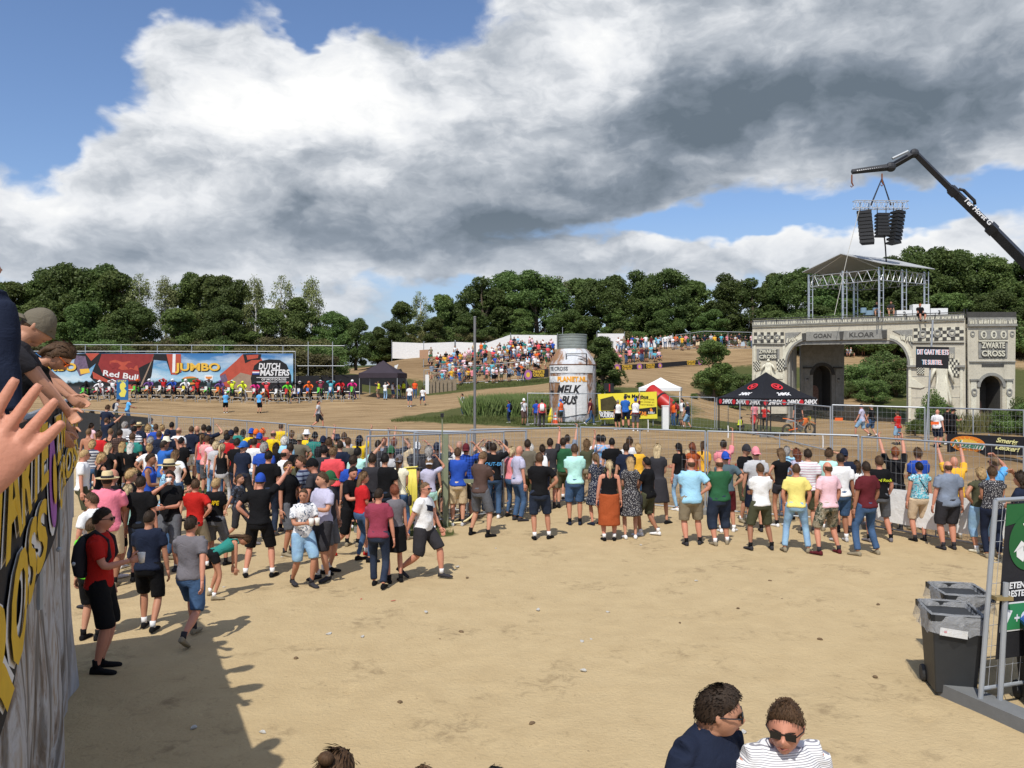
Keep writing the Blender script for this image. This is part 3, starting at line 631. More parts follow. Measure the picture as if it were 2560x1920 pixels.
# shared small pieces, in head space or hand space
SHOE = shoe_mb().mesh('shoe', True)
_m = MB(); _m.tube([(0, -.02, .07), (0, -.02, .11), (0, -.02, .155)], [.040, .039, .042], 10); SOCK = _m.mesh('sock', True)
def cap_mesh(back):
    mb = MB(); Pn = []; nu, nv = 24, 10
    for j in range(nv+1):
        th = math.pi*.56*j/nv
        for i in range(nu): p = head_pt(th, 2*math.pi*i/nu); c = V3(0, .012, .128); Pn.append(c+(p-c)*(1.13 if j < nv else 1.12)+V3(0, 0, .012))
    mb.grid(Pn, nu, nv+1, True); s_ = -1 if back else 1; rows = []
    for k in range(7):
        f_ = k/6; rows.append([V3(.078*math.cos(a)*(1-.12*f_*f_), s_*(.085+.010+.085*f_)*1-(s_*.030*(1-math.sin(a))*(1-.2*f_)), .128+.026-.024*f_-.018*math.cos(a)**2+dz) for a, dz in [(math.pi*q/10, 0) for q in range(11)]+[(math.pi*q/10, -.007) for q in range(10, -1, -1)]])
    mb.rings(rows); return mb.mesh('cap', True)
CAPF, CAPB = cap_mesh(False), cap_mesh(True)
def brim_hat(prof, band=None):
    mb = MB(); mb.lathe(prof, 28, (0, .008, 0), 1, 1.18); return mb.mesh('hat', True)
FEDORA = brim_hat([(.0, .262), (.035, .268), (.060, .275), (.074, .262), (.082, .200), (.090, .168), (.120, .160), (.160, .163), (.172, .172), (.170, .166), (.120, .152), (.080, .155)])
BUCKET = brim_hat([(.0, .270), (.055, .268), (.070, .255), (.086, .180), (.120, .145), (.122, .139), (.085, .165)])
SUNHAT = brim_hat([(.0, .275), (.06, .270), (.078, .250), (.088, .180), (.13, .160), (.135, .153), (.085, .165)])
_m = MB(); _m.lathe([(.083, .170), (.092, .170), (.086, .205), (.077, .205)], 28, (0, .008, 0), 1.02, 1.2); HATBAND = _m.mesh('hat_band', True)
_m = MB()
for s_ in (-1, 1):
    _m.box((s_*.033, .112, .132), (.048, .008, .034)); _m.tube([(s_*.058, .11, .138), (s_*.083, .05, .138), (s_*.080, -.02, .130)], .0035, 5)
_m.box((0, .116, .142), (.02, .006, .006)); GLASSES = _m.mesh('glasses')
EYE = {}
for s_ in (-1, 1):
    EYE[s_] = MB().ell((s_*.031, .098, .131), (.012, .006, .0055), 8, 6).mesh('eye', True); EYE[s_*2] = MB().tube([(s_*.014, .110, .146), (s_*.032, .107, .150), (s_*.050, .092, .146)], [.003, .004, .0025], 6).mesh('eyebrow', True)
_m = MB(); _m.tube([(-.024, .098, .066), (0, .110, .064), (.024, .098, .066)], [.002, .0045, .002], 6); MOUTH = _m.mesh('mouth', True)
_m = MB(); _m.lathe([(.0, 0), (.030, 0), (.042, .11), (.039, .11), (.030, .02), (0, .02)], 14); CUP = _m.mesh('cup', True)
_m = MB(); _m.lathe([(0, .02), (.029, .02), (.038, .088), (0, .088)], 14); CUPBEER = _m.mesh('beer', True)
_m = MB(); _m.box((0, 0, 0), (.07, .009, .14)); PHONE = _m.mesh('phone')
_m = MB(); _m.lathe([(0, 0), (.032, 0), (.033, .13), (.014, .17), (.014, .20), (0, .20)], 12); BOTTLE = _m.mesh('bottle', True)
def backpack_mesh():
    mb = MB(); rows = []
    for z_, w_, d_ in ((1.02, .10, .05), (1.05, .135, .10), (1.2, .14, .13), (1.36, .13, .11), (1.45, .10, .06), (1.47, .05, .03)): rows.append(ring((0, -.125-d_*.5, z_), w_, d_*.6, 14, None, .6))
    mb.rings(rows)
    for s_ in (-1, 1): mb.tube([(s_*.08, -.13, 1.44), (s_*.095, -.03, 1.515), (s_*.105, .10, 1.42), (s_*.12, .13, 1.25), (s_*.14, .02, 1.08), (s_*.10, -.13, 1.06)], [(.006, .024)]*6, 8)
    return mb.mesh('backpack', True)
BACKPACK = backpack_mesh()
def bag_mesh():
    mb = MB(); mb.tube([(-.13, -.02, 1.505), (-.05, -.135, 1.36), (.09, -.145, 1.15), (.185, -.06, 1.0), (.205, .03, .93)], [(.004, .013)]*5, 6)
    mb.tube([(-.13, -.02, 1.505), (-.06, .13, 1.36), (.09, .15, 1.15), (.19, .10, 1.0), (.205, .03, .93)], [(.004, .013)]*5, 6)
    mb.rings([ring((.225, .02, z_), w_, d_, 10, None, .6) for z_, w_, d_ in ((.72, .022, .09), (.75, .035, .115), (.86, .035, .12), (.93, .025, .10))]); return mb.mesh('shoulder_bag', True)
BAG = bag_mesh()
# print on a shirt back: text wrapped to the back of the torso
def text_mesh(txt, size=1.0, ext=0.0, shear=0.0, off=0.0, align='CENTER', space=1.0):
    c = bpy.data.curves.new('t', 'FONT'); c.body = txt; c.size = size; c.extrude = ext; c.shear = shear; c.offset = off; c.align_x = align; c.align_y = 'CENTER'; c.space_character = space; c.resolution_u = 3
    o_ = bpy.data.objects.new('t', c); COL.objects.link(o_); dg = bpy.context.evaluated_depsgraph_get(); dg.update()
    me = bpy.data.meshes.new_from_object(o_.evaluated_get(dg)); bpy.data.objects.remove(o_); bpy.data.curves.remove(c); me.name = 'lettering'; me.materials.clear(); return me
# ---------------------------------------------------------------- making one person
TOPN = {'tee': 't-shirt', 'polo': 'polo shirt', 'shirt': 'short-sleeved shirt', 'top': 'sleeveless top', 'tank': 'tank top', 'dress': 'dress', 'long': 'long-sleeved jersey', 'none': 'bare torso'}
BOTN = {'shorts': 'shorts', 'long_shorts': 'long shorts', 'short': 'short shorts', 'three': 'three-quarter trousers', 'trousers': 'trousers', 'jeans': 'jeans', 'skirt': 'long skirt', 'miniskirt': 'short skirt', 'no': ''}
POSN = {'A': 'standing', 'B': 'standing', 'C': 'standing', 'D': 'hands in pockets', 'E': 'one hand on hip', 'F': 'standing legs apart', 'G': 'hands on hips', 'H': 'both arms raised', 'I': 'one arm raised', 'J': 'arms folded', 'K': 'looking at a phone', 'L': 'walking', 'M': 'stepping', 'N': 'walking', 'O': 'holding a cup', 'P': 'hand lifted', 'Q': 'both hands lifted', 'S': 'hand at the eyes', 'T': 'pointing', 'U': 'head turned', 'V': 'legs apart', 'W': 'sitting', 'X': 'astride', 'Y': 'leaning', 'Z': 'bending over', 'a': 'reaching up', 'b': 'drinking', 'c': 'walking with two cups', 'd': 'crouching', 'e': 'walking', 'g': 'reaching', 'h': 'astride', 'i': 'standing', 'l': 'leaning over', 'q': 'sitting'}
PEOPLE = []; LABELS = {}
def cname(spec):
    c, _, p = spec.partition('-'); n = COLN.get(c, c)
    return n+(' '+PATN[p] if p else '')
def person(loc, rz, h, pose, build, top, bottom, hair, tone='a', shoes='charcoal', hat=None, extra='', group=None, where='', label=None, parts=True, sock='black', flip=False, far=False):
    """top 'tee:yellow', bottom 'jeans:ldenim', hair 'short:brown'"""
    if hat and hair.split(':')[0] in ('short', 'crop', 'messy', 'quiff'): hair = 'under:'+hair.split(':')[1]
    PEOPLE.append(dict(loc=loc, rz=rz, h=h, pose=pose, build=build, top=top, bottom=bottom, hair=hair, tone=tone, shoes=shoes, hat=hat, extra=extra, group=group, where=where, label=label, parts=parts, sock=sock, flip=flip, far=far))
def make_people():
    for p in PEOPLE:
        want(('body', p['pose'], p['build'])); tk = p['top'].split(':')[0]; bk = p['bottom'].split(':')[0]
        if tk != 'none': want((tk, p['pose'], p['build']))
        if bk != 'no': want((bk, p['pose'], p['build']))
        if 'vest' in p['extra']: want(('vest', p['pose'], p['build']))
        hs = p['hair'].split(':')[0]
        if hs != 'bald': want(('hair', hs, p['pose'], p['build']))
    run_batch()
    nearp = [p for p in PEOPLE if not p['far']]; farp = sorted([p for p in PEOPLE if p['far']], key=lambda p: (POSES[p['pose']][0] == 'sit', Vector(p['loc']).length)); keep = max(0, 298-len(nearp))
    for p in nearp+farp[:keep]: build_person(p)
    far_crowd(farp[keep:])
def far_crowd(lst):
    keys = {}; 
    for p in lst:
        for k in pkeys(p): keys.setdefault(k, None)
    tmp = []
    for k in keys: o_ = bpy.data.objects.new('tmp', DONE[k]); COL.objects.link(o_); dd = o_.modifiers.new('d', 'DECIMATE'); n = len(DONE[k].polygons); dd.ratio = min(1, (300 if k[0] == 'body' else 170)/max(1, n)); tmp.append((k, o_))
    bpy.context.view_layer.update(); dg = bpy.context.evaluated_depsgraph_get()
    for k, o_ in tmp:
        me = o_.evaluated_get(dg).to_mesh(); me.calc_loop_triangles(); co = np.empty(len(me.vertices)*3, np.float32); me.vertices.foreach_get('co', co); tr = np.empty(len(me.loop_triangles)*3, np.int32); me.loop_triangles.foreach_get('vertices', tr); keys[k] = (co.reshape(-1, 3).copy(), tr.reshape(-1, 3).copy())
    for k, o_ in tmp: bpy.data.objects.remove(o_)
    Vs, Ts, Ms, mats, base = [], [], [], {}, 0
    for p in lst:
        M_ = np.array(Matrix.LocRotScale(Vector(p['loc']), Matrix.Rotation(p['rz'], 3, 'Z'), Vector((p['h']/1.78,)*3)))
        tc, bc, hc = (p[q].partition(':')[2] for q in ('top', 'bottom', 'hair'))
        for k, mt in zip(pkeys(p), [skin(p['tone']), cloth(tc), cloth(bc)]+([hairmat(hc)] if not p['hair'].startswith('bald') else [])):
            co, tr = keys[k]; Vs.append(co @ M_[:3, :3].T+M_[:3, 3]); Ts.append(tr+base); base += len(co); Ms.append(np.full(len(tr), mats.setdefault(mt.name, len(mats)), np.int32))
    V, T, Mi = np.concatenate(Vs), np.concatenate(Ts), np.concatenate(Ms); me = bpy.data.meshes.new('crowd'); me.vertices.add(len(V)); me.vertices.foreach_set('co', V.astype(np.float32).ravel()); me.loops.add(T.size); me.loops.foreach_set('vertex_index', T.astype(np.int32).ravel()); me.polygons.add(len(T)); me.polygons.foreach_set('loop_start', np.arange(0, T.size, 3, dtype=np.int32))
    for nm in mats: me.materials.append(bpy.data.materials[nm])
    me.polygons.foreach_set('material_index', Mi); me.update(); me.shade_smooth(); tag(put('crowd', me), 'crowd of far spectators sitting and standing on the mound around the milk can', 'crowd', kind='stuff')
def pkeys(p):
    tk, bk_, hs = (p[q].split(':')[0] for q in ('top', 'bottom', 'hair')); ps, bd = p['pose'], p['build']
    return [('body', ps, bd), (tk, ps, bd), (bk_, ps, bd)]+([('hair', hs, ps, bd)] if hs != 'bald' else [])
def build_person(p):
    tk, _, tc = p['top'].partition(':'); bk, _, bc = p['bottom'].partition(':'); hs, _, hc = p['hair'].partition(':'); ps, bd = p['pose'], p['build']
    K = SKEL.get((ps, bd)) or SKEL.setdefault((ps, bd), skeleton(ps, bd))
    hat = p['hat']; lab = p['label']
    if not lab:
        a_ = cname(tc)+' '+TOPN[tk] if tk != 'none' else 'bare torso'
        b_ = (' and '+cname(bc)+' '+BOTN[bk]) if bk != 'no' else ''
        hd = ''
        if hat: k_, hcx = hat.split(':'); hd = {'cap': ' cap', 'capb': ' backward cap', 'fedora': ' straw hat', 'bucket': ' bucket hat', 'sunhat': ' sun hat', 'helmet': ' helmet'}[k_]; hd = (cname(hcx) if k_ != 'fedora' else '')+hd
        hn = {'bald': 'bald head', 'fringe': hc+' thinning hair', 'long': 'long '+hc+' hair', 'pony': hc+' ponytail', 'bun': hc+' bun', 'curly': hc+' curly hair', 'bob': hc+' bobbed hair'}.get(hs, 'short '+hc+' hair')
        cand = [f"person in {a_}{b_}, {hd or hn}, {p['where']}", f"person in {a_}{b_}, {hd or hn}, {POSN[ps]}, {p['where']}", f"person in {a_}{b_}, {hd+' on '+hn if hd else hn}, {POSN[ps]}, {cname(p['shoes'])} shoes, {p['where']}"]
        cand = [' '.join(c.split()) for c in cand]
        cand = [c if len(c.split()) <= 16 else ' '.join(c.replace(' and '+cname(bc)+' '+BOTN[bk], '').split()) for c in cand]
        lab = next((' '.join(c.split()) for c in cand if ' '.join(c.split()) not in LABELS), ' '.join(cand[-1].split()))
    LABELS[lab] = LABELS.get(lab, 0)+1
    root = empty('person', p['loc'], p['rz'], lab, 'person', p['group']); sc = p['h']/1.78*1.0; root.scale = (sc*(-1 if p['flip'] else 1), sc, sc)
    sk = skin(p['tone'])
    put('body', DONE[('body', ps, bd)], sk, root)
    if tk != 'none': put({'dress': 'dress', 'tank': 'tank_top', 'top': 'top'}.get(tk, 'shirt'), DONE[(tk, ps, bd)], cloth(tc), root)
    if bk != 'no': put({'skirt': 'skirt', 'miniskirt': 'skirt', 'trousers': 'trousers', 'jeans': 'trousers', 'three': 'trousers'}.get(bk, 'shorts'), DONE[(bk, ps, bd)], cloth(bc), root)
    if hs != 'bald': put('hair', DONE[('hair', hs, ps, bd)], hairmat(hc), root)
    if not p['parts']: return root
    for hip, kn, an, yw, fz in K['legs']:
        tilt = -.55 if fz > .05 else 0
        M_ = Matrix.Translation(V3(an.x, an.y, an.z-.085)) @ Matrix.Rotation(R(yw), 4, 'Z') @ Matrix.Translation(V3(0, 0, .085)) @ Matrix.Rotation(tilt, 4, 'X') @ Matrix.Translation(V3(0, 0.02, -.085))
        o_ = put('shoe', SHOE, cloth(p['shoes']), root); o_.matrix_local = M_
        if bk not in ('jeans', 'trousers', 'no') and p['sock']: o_ = put('sock', SOCK, cloth(p['sock']), root); o_.matrix_local = M_
    if hat:
        k_, hcx = hat.split(':'); mh = {'cap': CAPF, 'capb': CAPB, 'fedora': FEDORA, 'bucket': BUCKET, 'sunhat': SUNHAT}.get(k_)
        if mh:
            o_ = put({'cap': 'cap', 'capb': 'cap'}.get(k_, 'hat'), mh, STRAW if k_ == 'fedora' else cloth(hcx), root); o_.matrix_local = K['Mh']
            if k_ == 'fedora': q = put('hat_band', HATBAND, cloth('charcoal'), o_)
        elif k_ == 'helmet': helmet(root, K['Mh'], hcx)
    ex = p['extra'].split()
    for e in ex:
        if e.startswith('glasses'): o_ = put('sunglasses' if e == 'glasses' else 'glasses', GLASSES, LENS if e == 'glasses' else cloth(e.split(':')[1]), root); o_.matrix_local = K['Mh']
        elif e.startswith('vest'): put('vest', DONE[('vest', ps, bd)], cloth(e.split(':')[1]), root)
        elif e.startswith('pack'): o_ = put('backpack', BACKPACK, cloth(e.split(':')[1]), root); o_.matrix_local = K['Mt']
        elif e.startswith('bag'): o_ = put('shoulder_bag', BAG, cloth(e.split(':')[1]), root); o_.matrix_local = K['Mt']
        elif e.startswith('band'):
            mb = MB(); mb.grid([V3(.190*math.sin(a), .155*math.cos(a)+.006, z_+.05*math.sin(a)) for z_ in (1.24, 1.34) for a in np.linspace(-1.2, 1.2, 12)], 12, 2); o_ = mb.build('chest_band', cloth(e.split(':')[1]), root, smooth=True); o_.matrix_local = K['Mt']
        elif e.startswith('print'):
            _, tx, pc, sz = e.split(':'); me = PRINTS[tx]; o_ = put('print', me, cloth(pc), root); q_ = .168 if bd == 'h' else .142
            o_.matrix_local = K['Mt'] @ Matrix.Translation(V3(0, -q_, 1.27)) @ Matrix.Rotation(R(90), 4, 'X') @ Matrix.Scale(float(sz), 4)
    if math.cos(p['rz']) < .75 and not p['far']:
        for nm_, me_, ma_ in (('eye', EYE[-1], hairmat('dark')), ('eye', EYE[1], hairmat('dark')), ('eyebrow', EYE[-2], hairmat('dark')), ('eyebrow', EYE[2], hairmat('dark')), ('mouth', MOUTH, plain('lips', (.34, .12, .09), .5))): o_ = put(nm_, me_, ma_, root); o_.matrix_local = K['Mh']
    M0 = Matrix.LocRotScale(Vector(p['loc']), Matrix.Rotation(p['rz'], 3, 'Z'), Vector(root.scale))
    for sh, el, wr, cu, s_, nm in K['arms']:
        dd = (wr-el).normalized(); grip = wr+dd*.095
        if nm in ('cup', 'drink') and ('beer' in ex or 'cup' in ex):
            r_ = empty('beer_cup', M0 @ (grip+V3(0, .02, -.05)), 0, 'plastic cup of beer held by '+' '.join(lab.split(',')[0].replace('person', 'the person').split()[:9]), 'cup', 'beer cups in hands')
            put('cup', CUP, plain('clear_cup', (.75, .72, .66), .1, .5), r_); put('beer', CUPBEER, BEER, r_, scale=(.95, .95, 1)); put('foam', CUPBEER, FOAM, r_, loc=(0, 0, .08), scale=(1.0, 1.0, .33))
        if nm == 'phone' and s_ > 0 and 'phone' in ex:
            o_ = put('phone', PHONE, DARKP); o_.location = M0 @ (grip+V3(-.03, .03, .03)); o_.rotation_euler = (R(-20), 0, p['rz']); tag(o_, 'mobile phone held by '+' '.join(lab.split(',')[0].replace('person', 'the person').split()[:10]), 'phone')
        if nm in ('down', 'swingf') and s_ > 0 and 'bottle' in ex:
            o_ = put('bottle', BOTTLE, plain('blue_bottle', (.25, .33, .5), .2, .5, var=.3)); o_.location = M0 @ (grip+V3(0, .02, -.08)); tag(o_, 'small drink bottle held by '+' '.join(lab.split(',')[0].replace('person', 'the person').split()[:10]), 'bottle')
    return root
PRINTS = {}
# ---------------------------------------------------------------- trees and bushes
def leafmat(name, c1, c2, c3):
    k = ('leaf', name)
    if k in MATS: return MATS[k]
    m = bpy.data.materials.new('leaf_'+name); m.use_nodes = True; t = NT(m.node_tree); b = t.n['Principled BSDF']; b.inputs['Roughness'].default_value = .55; b.inputs['Specular IOR Level'].default_value = .25
    o = objc(t); inf = t.new('ShaderNodeObjectInfo')
    n = t.noise(o, .55, 4, .6); f = t.noise(o, 7, 2, .5)
    c = t.mix(t.maprange(n, .35, .68), c1, c2); c = t.mix(t.maprange(f, .50, .72, 0, .8), c, c3)
    hs = t.new('ShaderNodeHueSaturation'); t.put(hs.inputs['Hue'], t.maprange(inf.outputs['Random'], 0, 1, .474, .506)); t.put(hs.inputs['Value'], t.maprange(inf.outputs['Random'], 0, 1, 1.25, 2.5)); t.l.new(c, hs.inputs['Color'])
    t.l.new(hs.outputs[0], b.inputs['Base Color'])
    tr = t.new('ShaderNodeBsdfTranslucent'); t.l.new(hs.outputs[0], tr.inputs[0]); mx = t.new('ShaderNodeMixShader'); mx.inputs[0].default_value = .38
    t.l.new(b.outputs[0], mx.inputs[1]); t.l.new(tr.outputs[0], mx.inputs[2]); t.l.new(mx.outputs[0], t.n['Material Output'].inputs[0])
    MATS[k] = m; return m
LEAF = {'oak': leafmat('oak', (.034, .060, .016), (.058, .090, .024), (.090, .122, .038)), 'alder': leafmat('alder', (.046, .074, .020), (.074, .108, .030), (.12, .15, .048)),
        'birch': leafmat('birch', (.085, .100, .038), (.12, .13, .052), (.17, .175, .08)), 'bramble': leafmat('bramble', (.060, .066, .022), (.095, .092, .036), (.14, .11, .052)), 'shrub': leafmat('shrub', (.048, .080, .022), (.074, .115, .032), (.12, .15, .055))}
BARK = plain('bark', (.11, .085, .06), .9, .15, var=.4, scale=5, bump=.03, bscale=14); BIRCHBARK = plain('birch_bark', (.52, .50, .46), .8, .2, var=.35, scale=3, bump=.01, bscale=20)
def leaves_mesh(name, C, Nn, size, g, flat=.5, hang=False):
    """C centres, each becomes one leaf-shaped quad"""
    n = len(C); a = g.normal(size=(n, 3)); nrm = Nn*.8+g.normal(size=(n, 3))*flat*1.2; nrm /= np.linalg.norm(nrm, axis=1)[:, None]+1e-9
    if hang: a = np.tile(np.array([[0, 0, -1.0]]), (n, 1))+g.normal(size=(n, 3))*.35
    a -= nrm*(a*nrm).sum(1)[:, None]; a /= np.linalg.norm(a, axis=1)[:, None]+1e-9; b_ = np.cross(nrm, a); s_ = size*g.uniform(.6, 1.4, n)[:, None]
    V = np.stack([C-a*s_, C+b_*s_*.55-a*s_*.1, C+a*s_, C-b_*s_*.55-a*s_*.1], 1).reshape(-1, 3)
    me = bpy.data.meshes.new(name); me.vertices.add(len(V)); me.vertices.foreach_set('co', V.astype(np.float32).ravel()); me.loops.add(4*n); me.loops.foreach_set('vertex_index', np.arange(4*n, dtype=np.int32))
    me.polygons.add(n); me.polygons.foreach_set('loop_start', np.arange(0, 4*n, 4, dtype=np.int32)); me.update(); return me
def tree_proto(kind, seed):
    g = np.random.default_rng(seed); r_ = random.Random(seed); tr = MB(); H = 10.0        # unit tree: 10 m tall
    C, Nn = [], []
    def clump(c, rad, n, squash=.8):
        d_ = g.normal(size=(n, 3)); d_ /= np.linalg.norm(d_, axis=1)[:, None]; rr = rad*g.uniform(.55, 1.05, n)[:, None]
        # leave gaps: break the clump up with lattice noise
        P_ = np.array(c)+d_*rr*np.array([1, 1, squash]); keep = vnoise(P_[:, 0]*1.6+P_[:, 2]*1.1+50, P_[:, 1]*1.6+P_[:, 2]*.7+50, seed) > .22
        C.append(P_[keep]); q = d_+np.array([0, 0, .45]); Nn.append((q/np.linalg.norm(q, axis=1)[:, None])[keep])
    if kind in ('oak', 'alder'):
        tw = 3.3 if kind == 'oak' else 2.4; base = .04 if kind == 'oak' else .02
        tr.tube([(0, 0, -.3), (.05, .02, 1.2), (.1, 0, 3), (-.05, .1, 5.2), (.05, 0, 7.5), (0, 0, 9)], [.34, .27, .22, .16, .09, .03], 9)
        for k in range(44 if kind == 'oak' else 40):
            f_ = r_.random(); zc = H*(base+.12+(.95-base-.12)*f_); an = r_.uniform(0, 6.28)
            prof = math.sin(math.pi*min(1, (f_*.86+.14)))**.6; rad = tw*prof*math.sqrt(r_.random())*.95
            cr = r_.uniform(.75, 1.35)*(1.0 if kind == 'oak' else .85); p = (rad*math.cos(an), rad*math.sin(an), zc-cr*.3)
            clump(p, cr, 780, .78)
            if k % 3 == 0: tr.tube([(0, 0, zc*.55), (p[0]*.5, p[1]*.5, zc*.75), (p[0], p[1], p[2])], [.10, .06, .02], 6)
        size = .125
    elif kind == 'birch':
        tr.tube([(0, 0, -.3), (.1, 0, 3), (-.05, .1, 6), (.05, .1, 9.2)], [.16, .12, .08, .02], 8)
        for k in range(46):
            f_ = r_.random(); z0 = 2.0+7.8*f_; an = r_.uniform(0, 6.28); rad = (1.75*(1-f_)**.6+.25)*r_.uniform(.35, 1.0); L_ = r_.uniform(.9, 2.1); n = 170
            x0, y0 = rad*math.cos(an), rad*math.sin(an); tt = g.uniform(0, 1, n)
            P_ = np.stack([x0*(.75+.4*tt)+g.normal(0, .20, n), y0*(.75+.4*tt)+g.normal(0, .20, n), z0+.35-L_*tt+g.normal(0, .08, n)], 1); C.append(P_); q = np.stack([P_[:, 0], P_[:, 1], np.full(n, .6)], 1); Nn.append(q/(np.linalg.norm(q, axis=1)[:, None]+1e-6))
            if k % 3 == 0: tr.tube([(0, 0, z0*.85), (x0*.6, y0*.6, z0+.2), (x0, y0, z0-.2)], [.05, .03, .01], 5)
        size = .085
    elif kind == 'bush':
        for k in range(7): a = r_.uniform(0, 6.28); tr.tube([(0, 0, -.3), (math.cos(a)*1.2, math.sin(a)*1.2, 3), (math.cos(a)*2.6, math.sin(a)*2.6, 6.5)], [.22, .15, .05], 6)
        for k in range(22):
            f_ = r_.random(); an = r_.uniform(0, 6.28); rad = 5.2*math.sqrt(r_.random())*(1-.45*f_); clump((rad*math.cos(an), rad*math.sin(an), 1.5+6.6*f_), r_.uniform(1.5, 2.3), 430, .8)
        size = .235
    C = np.concatenate(C); Nn = np.concatenate(Nn)
    return tr.mesh('trunk', True), leaves_mesh('crown', C, Nn, size, g, .5, kind == 'birch')
PROTO = {}
for kind, seeds in (('oak', (1, 2, 3)), ('alder', (4, 5)), ('birch', (6, 7)), ('bush', (8, 9, 10))):
    for s_ in seeds: PROTO.setdefault(kind, []).append(tree_proto(kind, s_))
TREEC = [0]
SIZEW = ('young ', 'slim ', 'tall ', 'wide-crowned ', 'full-crowned ')
def tree(u, vtop, Y, kind, wide=1.0, leaf=None, name='tree', label='', group='trees behind the track', cat='tree', base=None):
    X = (u-CX)/F*Y; zg = hz(X, Y) if base is None else base; top = HC+(CY-vtop)/F*Y; h_ = max(.5, top-zg); TREEC[0] += 1; r_ = random.Random(TREEC[0])
    tm, cm = PROTO[kind][TREEC[0] % len(PROTO[kind])]; k = h_/10.0
    if cat == 'tree' and label.startswith(('broad', 'mid', 'slender')): label = ('towering ' if h_ > 15.5 else 'tall ' if h_ > 12.5 else 'middling ' if h_ > 9.5 else 'low ')+('wide ' if wide >= 1.2 else '')+label
    o_ = empty(name, (X, Y, zg-.02), r_.uniform(0, 6.28), label, cat, group); o_.scale = (k*wide, k*wide, k)
    put('trunk' if kind != 'bush' else 'stem', tm, BIRCHBARK if kind == 'birch' else BARK, o_); put('crown' if kind != 'bush' else 'foliage', cm, LEAF[leaf or {'bush': 'shrub'}.get(kind, kind)], o_); return o_
def place_trees():
    D = 'broad dark oak standing in the wood '; A_ = 'mid green alder standing in the wood '; B_ = 'slender pale birch with hanging twigs '
    bb = 'behind the motocross banner'; bm_ = 'behind the white screens on the mound'; br = 'behind the stone-printed arch'
    rows = [(-40, 690, 96, 'oak', 1.1), (35, 690, 98, 'alder', 1.2), (105, 668, 100, 'oak', 1.0), (170, 652, 97, 'oak', 1.05), (245, 648, 99, 'oak', 1.0), (300, 660, 97, 'alder', 1.1), (352, 682, 95, 'birch', 1.1), (415, 690, 96, 'birch', 1.2), (478, 678, 99, 'alder', 1.0), (535, 668, 97, 'alder', 1.1), (590, 692, 96, 'oak', .9),
            (640, 690, 94, 'birch', 1.0), (706, 686, 95, 'birch', 1.15), (780, 690, 96, 'birch', 1.1), (745, 740, 93, 'alder', 1.1), (835, 775, 94, 'oak', 1.1), (890, 790, 95, 'oak', 1.0), (670, 760, 92, 'alder', 1.2), (560, 760, 92, 'oak', 1.2), (450, 760, 92, 'alder', 1.3), (330, 750, 92, 'oak', 1.2), (210, 750, 93, 'oak', 1.2), (90, 750, 93, 'alder', 1.3), (-20, 760, 93, 'oak', 1.2)]
    for q in rows: tree(*q, label={'oak': D, 'alder': A_, 'birch': B_}[q[3]]+bb)
    rows = [(945, 815, 108, 'alder', 1.3), (1010, 742, 110, 'alder', 1.0), (1050, 728, 114, 'birch', 1.2), (1105, 725, 112, 'alder', .9), (1140, 745, 115, 'oak', 1.0), (1205, 688, 112, 'oak', 1.2), (1270, 672, 116, 'oak', 1.1), (1340, 668, 113, 'oak', 1.2), (1405, 690, 114, 'birch', 1.2), (1455, 680, 117, 'alder', 1.2), (1520, 680, 113, 'oak', 1.2), (1590, 672, 116, 'oak', 1.2), (1665, 668, 114, 'oak', 1.15), (1740, 688, 116, 'alder', 1.3), (1810, 680, 114, 'oak', 1.2),
            (980, 800, 106, 'oak', 1.4), (1090, 790, 106, 'alder', 1.4), (1190, 770, 108, 'oak', 1.4), (1300, 770, 108, 'alder', 1.5), (1420, 770, 108, 'oak', 1.5), (1540, 770, 109, 'alder', 1.5), (1660, 770, 109, 'oak', 1.5), (1780, 770, 109, 'oak', 1.5)]
    for q in rows: tree(*q, label={'oak': D, 'alder': A_, 'birch': B_}[q[3]]+bm_)
    rows = [(1880, 692, 112, 'oak', 1.2), (1935, 680, 115, 'alder', 1.2), (1990, 662, 112, 'oak', 1.2), (2060, 665, 108, 'oak', 1.2), (2140, 660, 108, 'oak', 1.2), (2215, 630, 106, 'oak', 1.15), (2280, 612, 108, 'oak', 1.15), (2350, 612, 105, 'oak', 1.1), (2420, 614, 107, 'oak', 1.15), (2490, 640, 104, 'alder', 1.2), (2555, 640, 106, 'oak', 1.2), (2630, 630, 106, 'oak', 1.2), (1930, 770, 105, 'alder', 1.6), (2040, 760, 104, 'oak', 1.6), (2150, 740, 101, 'oak', 1.5), (2260, 720, 100, 'oak', 1.5), (2370, 720, 100, 'alder', 1.5), (2480, 720, 99, 'oak', 1.5), (2580, 720, 100, 'oak', 1.5)]
    for q in rows: tree(*q, label={'oak': D, 'alder': A_, 'birch': B_}[q[3]]+br)
    # young trees standing free
    tree(1505, 838, 61, 'alder', 1.5, 'oak', 'tree', 'dark green young tree standing right behind the giant milk can', None)
    tree(1785, 838, 65, 'alder', 1.2, 'alder', 'tree', 'young green tree on the bank between the mound and the arch', None)
    # the bramble bank behind the start
    k = 0
    for row, (Y, vt, hh) in enumerate(((83, 862, 0), (80, 878, 0), (86, 846, 0))):
        for u in range(60, 1020, 62):
            k += 1; rr = random.Random(k); v_ = vt+rr.uniform(-12, 12)
            if u > 860: continue
            tree(u+rr.uniform(-18, 18), v_, Y, 'bush', rr.uniform(1.1, 1.6), 'bramble' if rr.random() < .75 else 'shrub', 'bush', 'brownish bramble bush on the bank behind the start banner', 'brambles on the bank', 'bush')
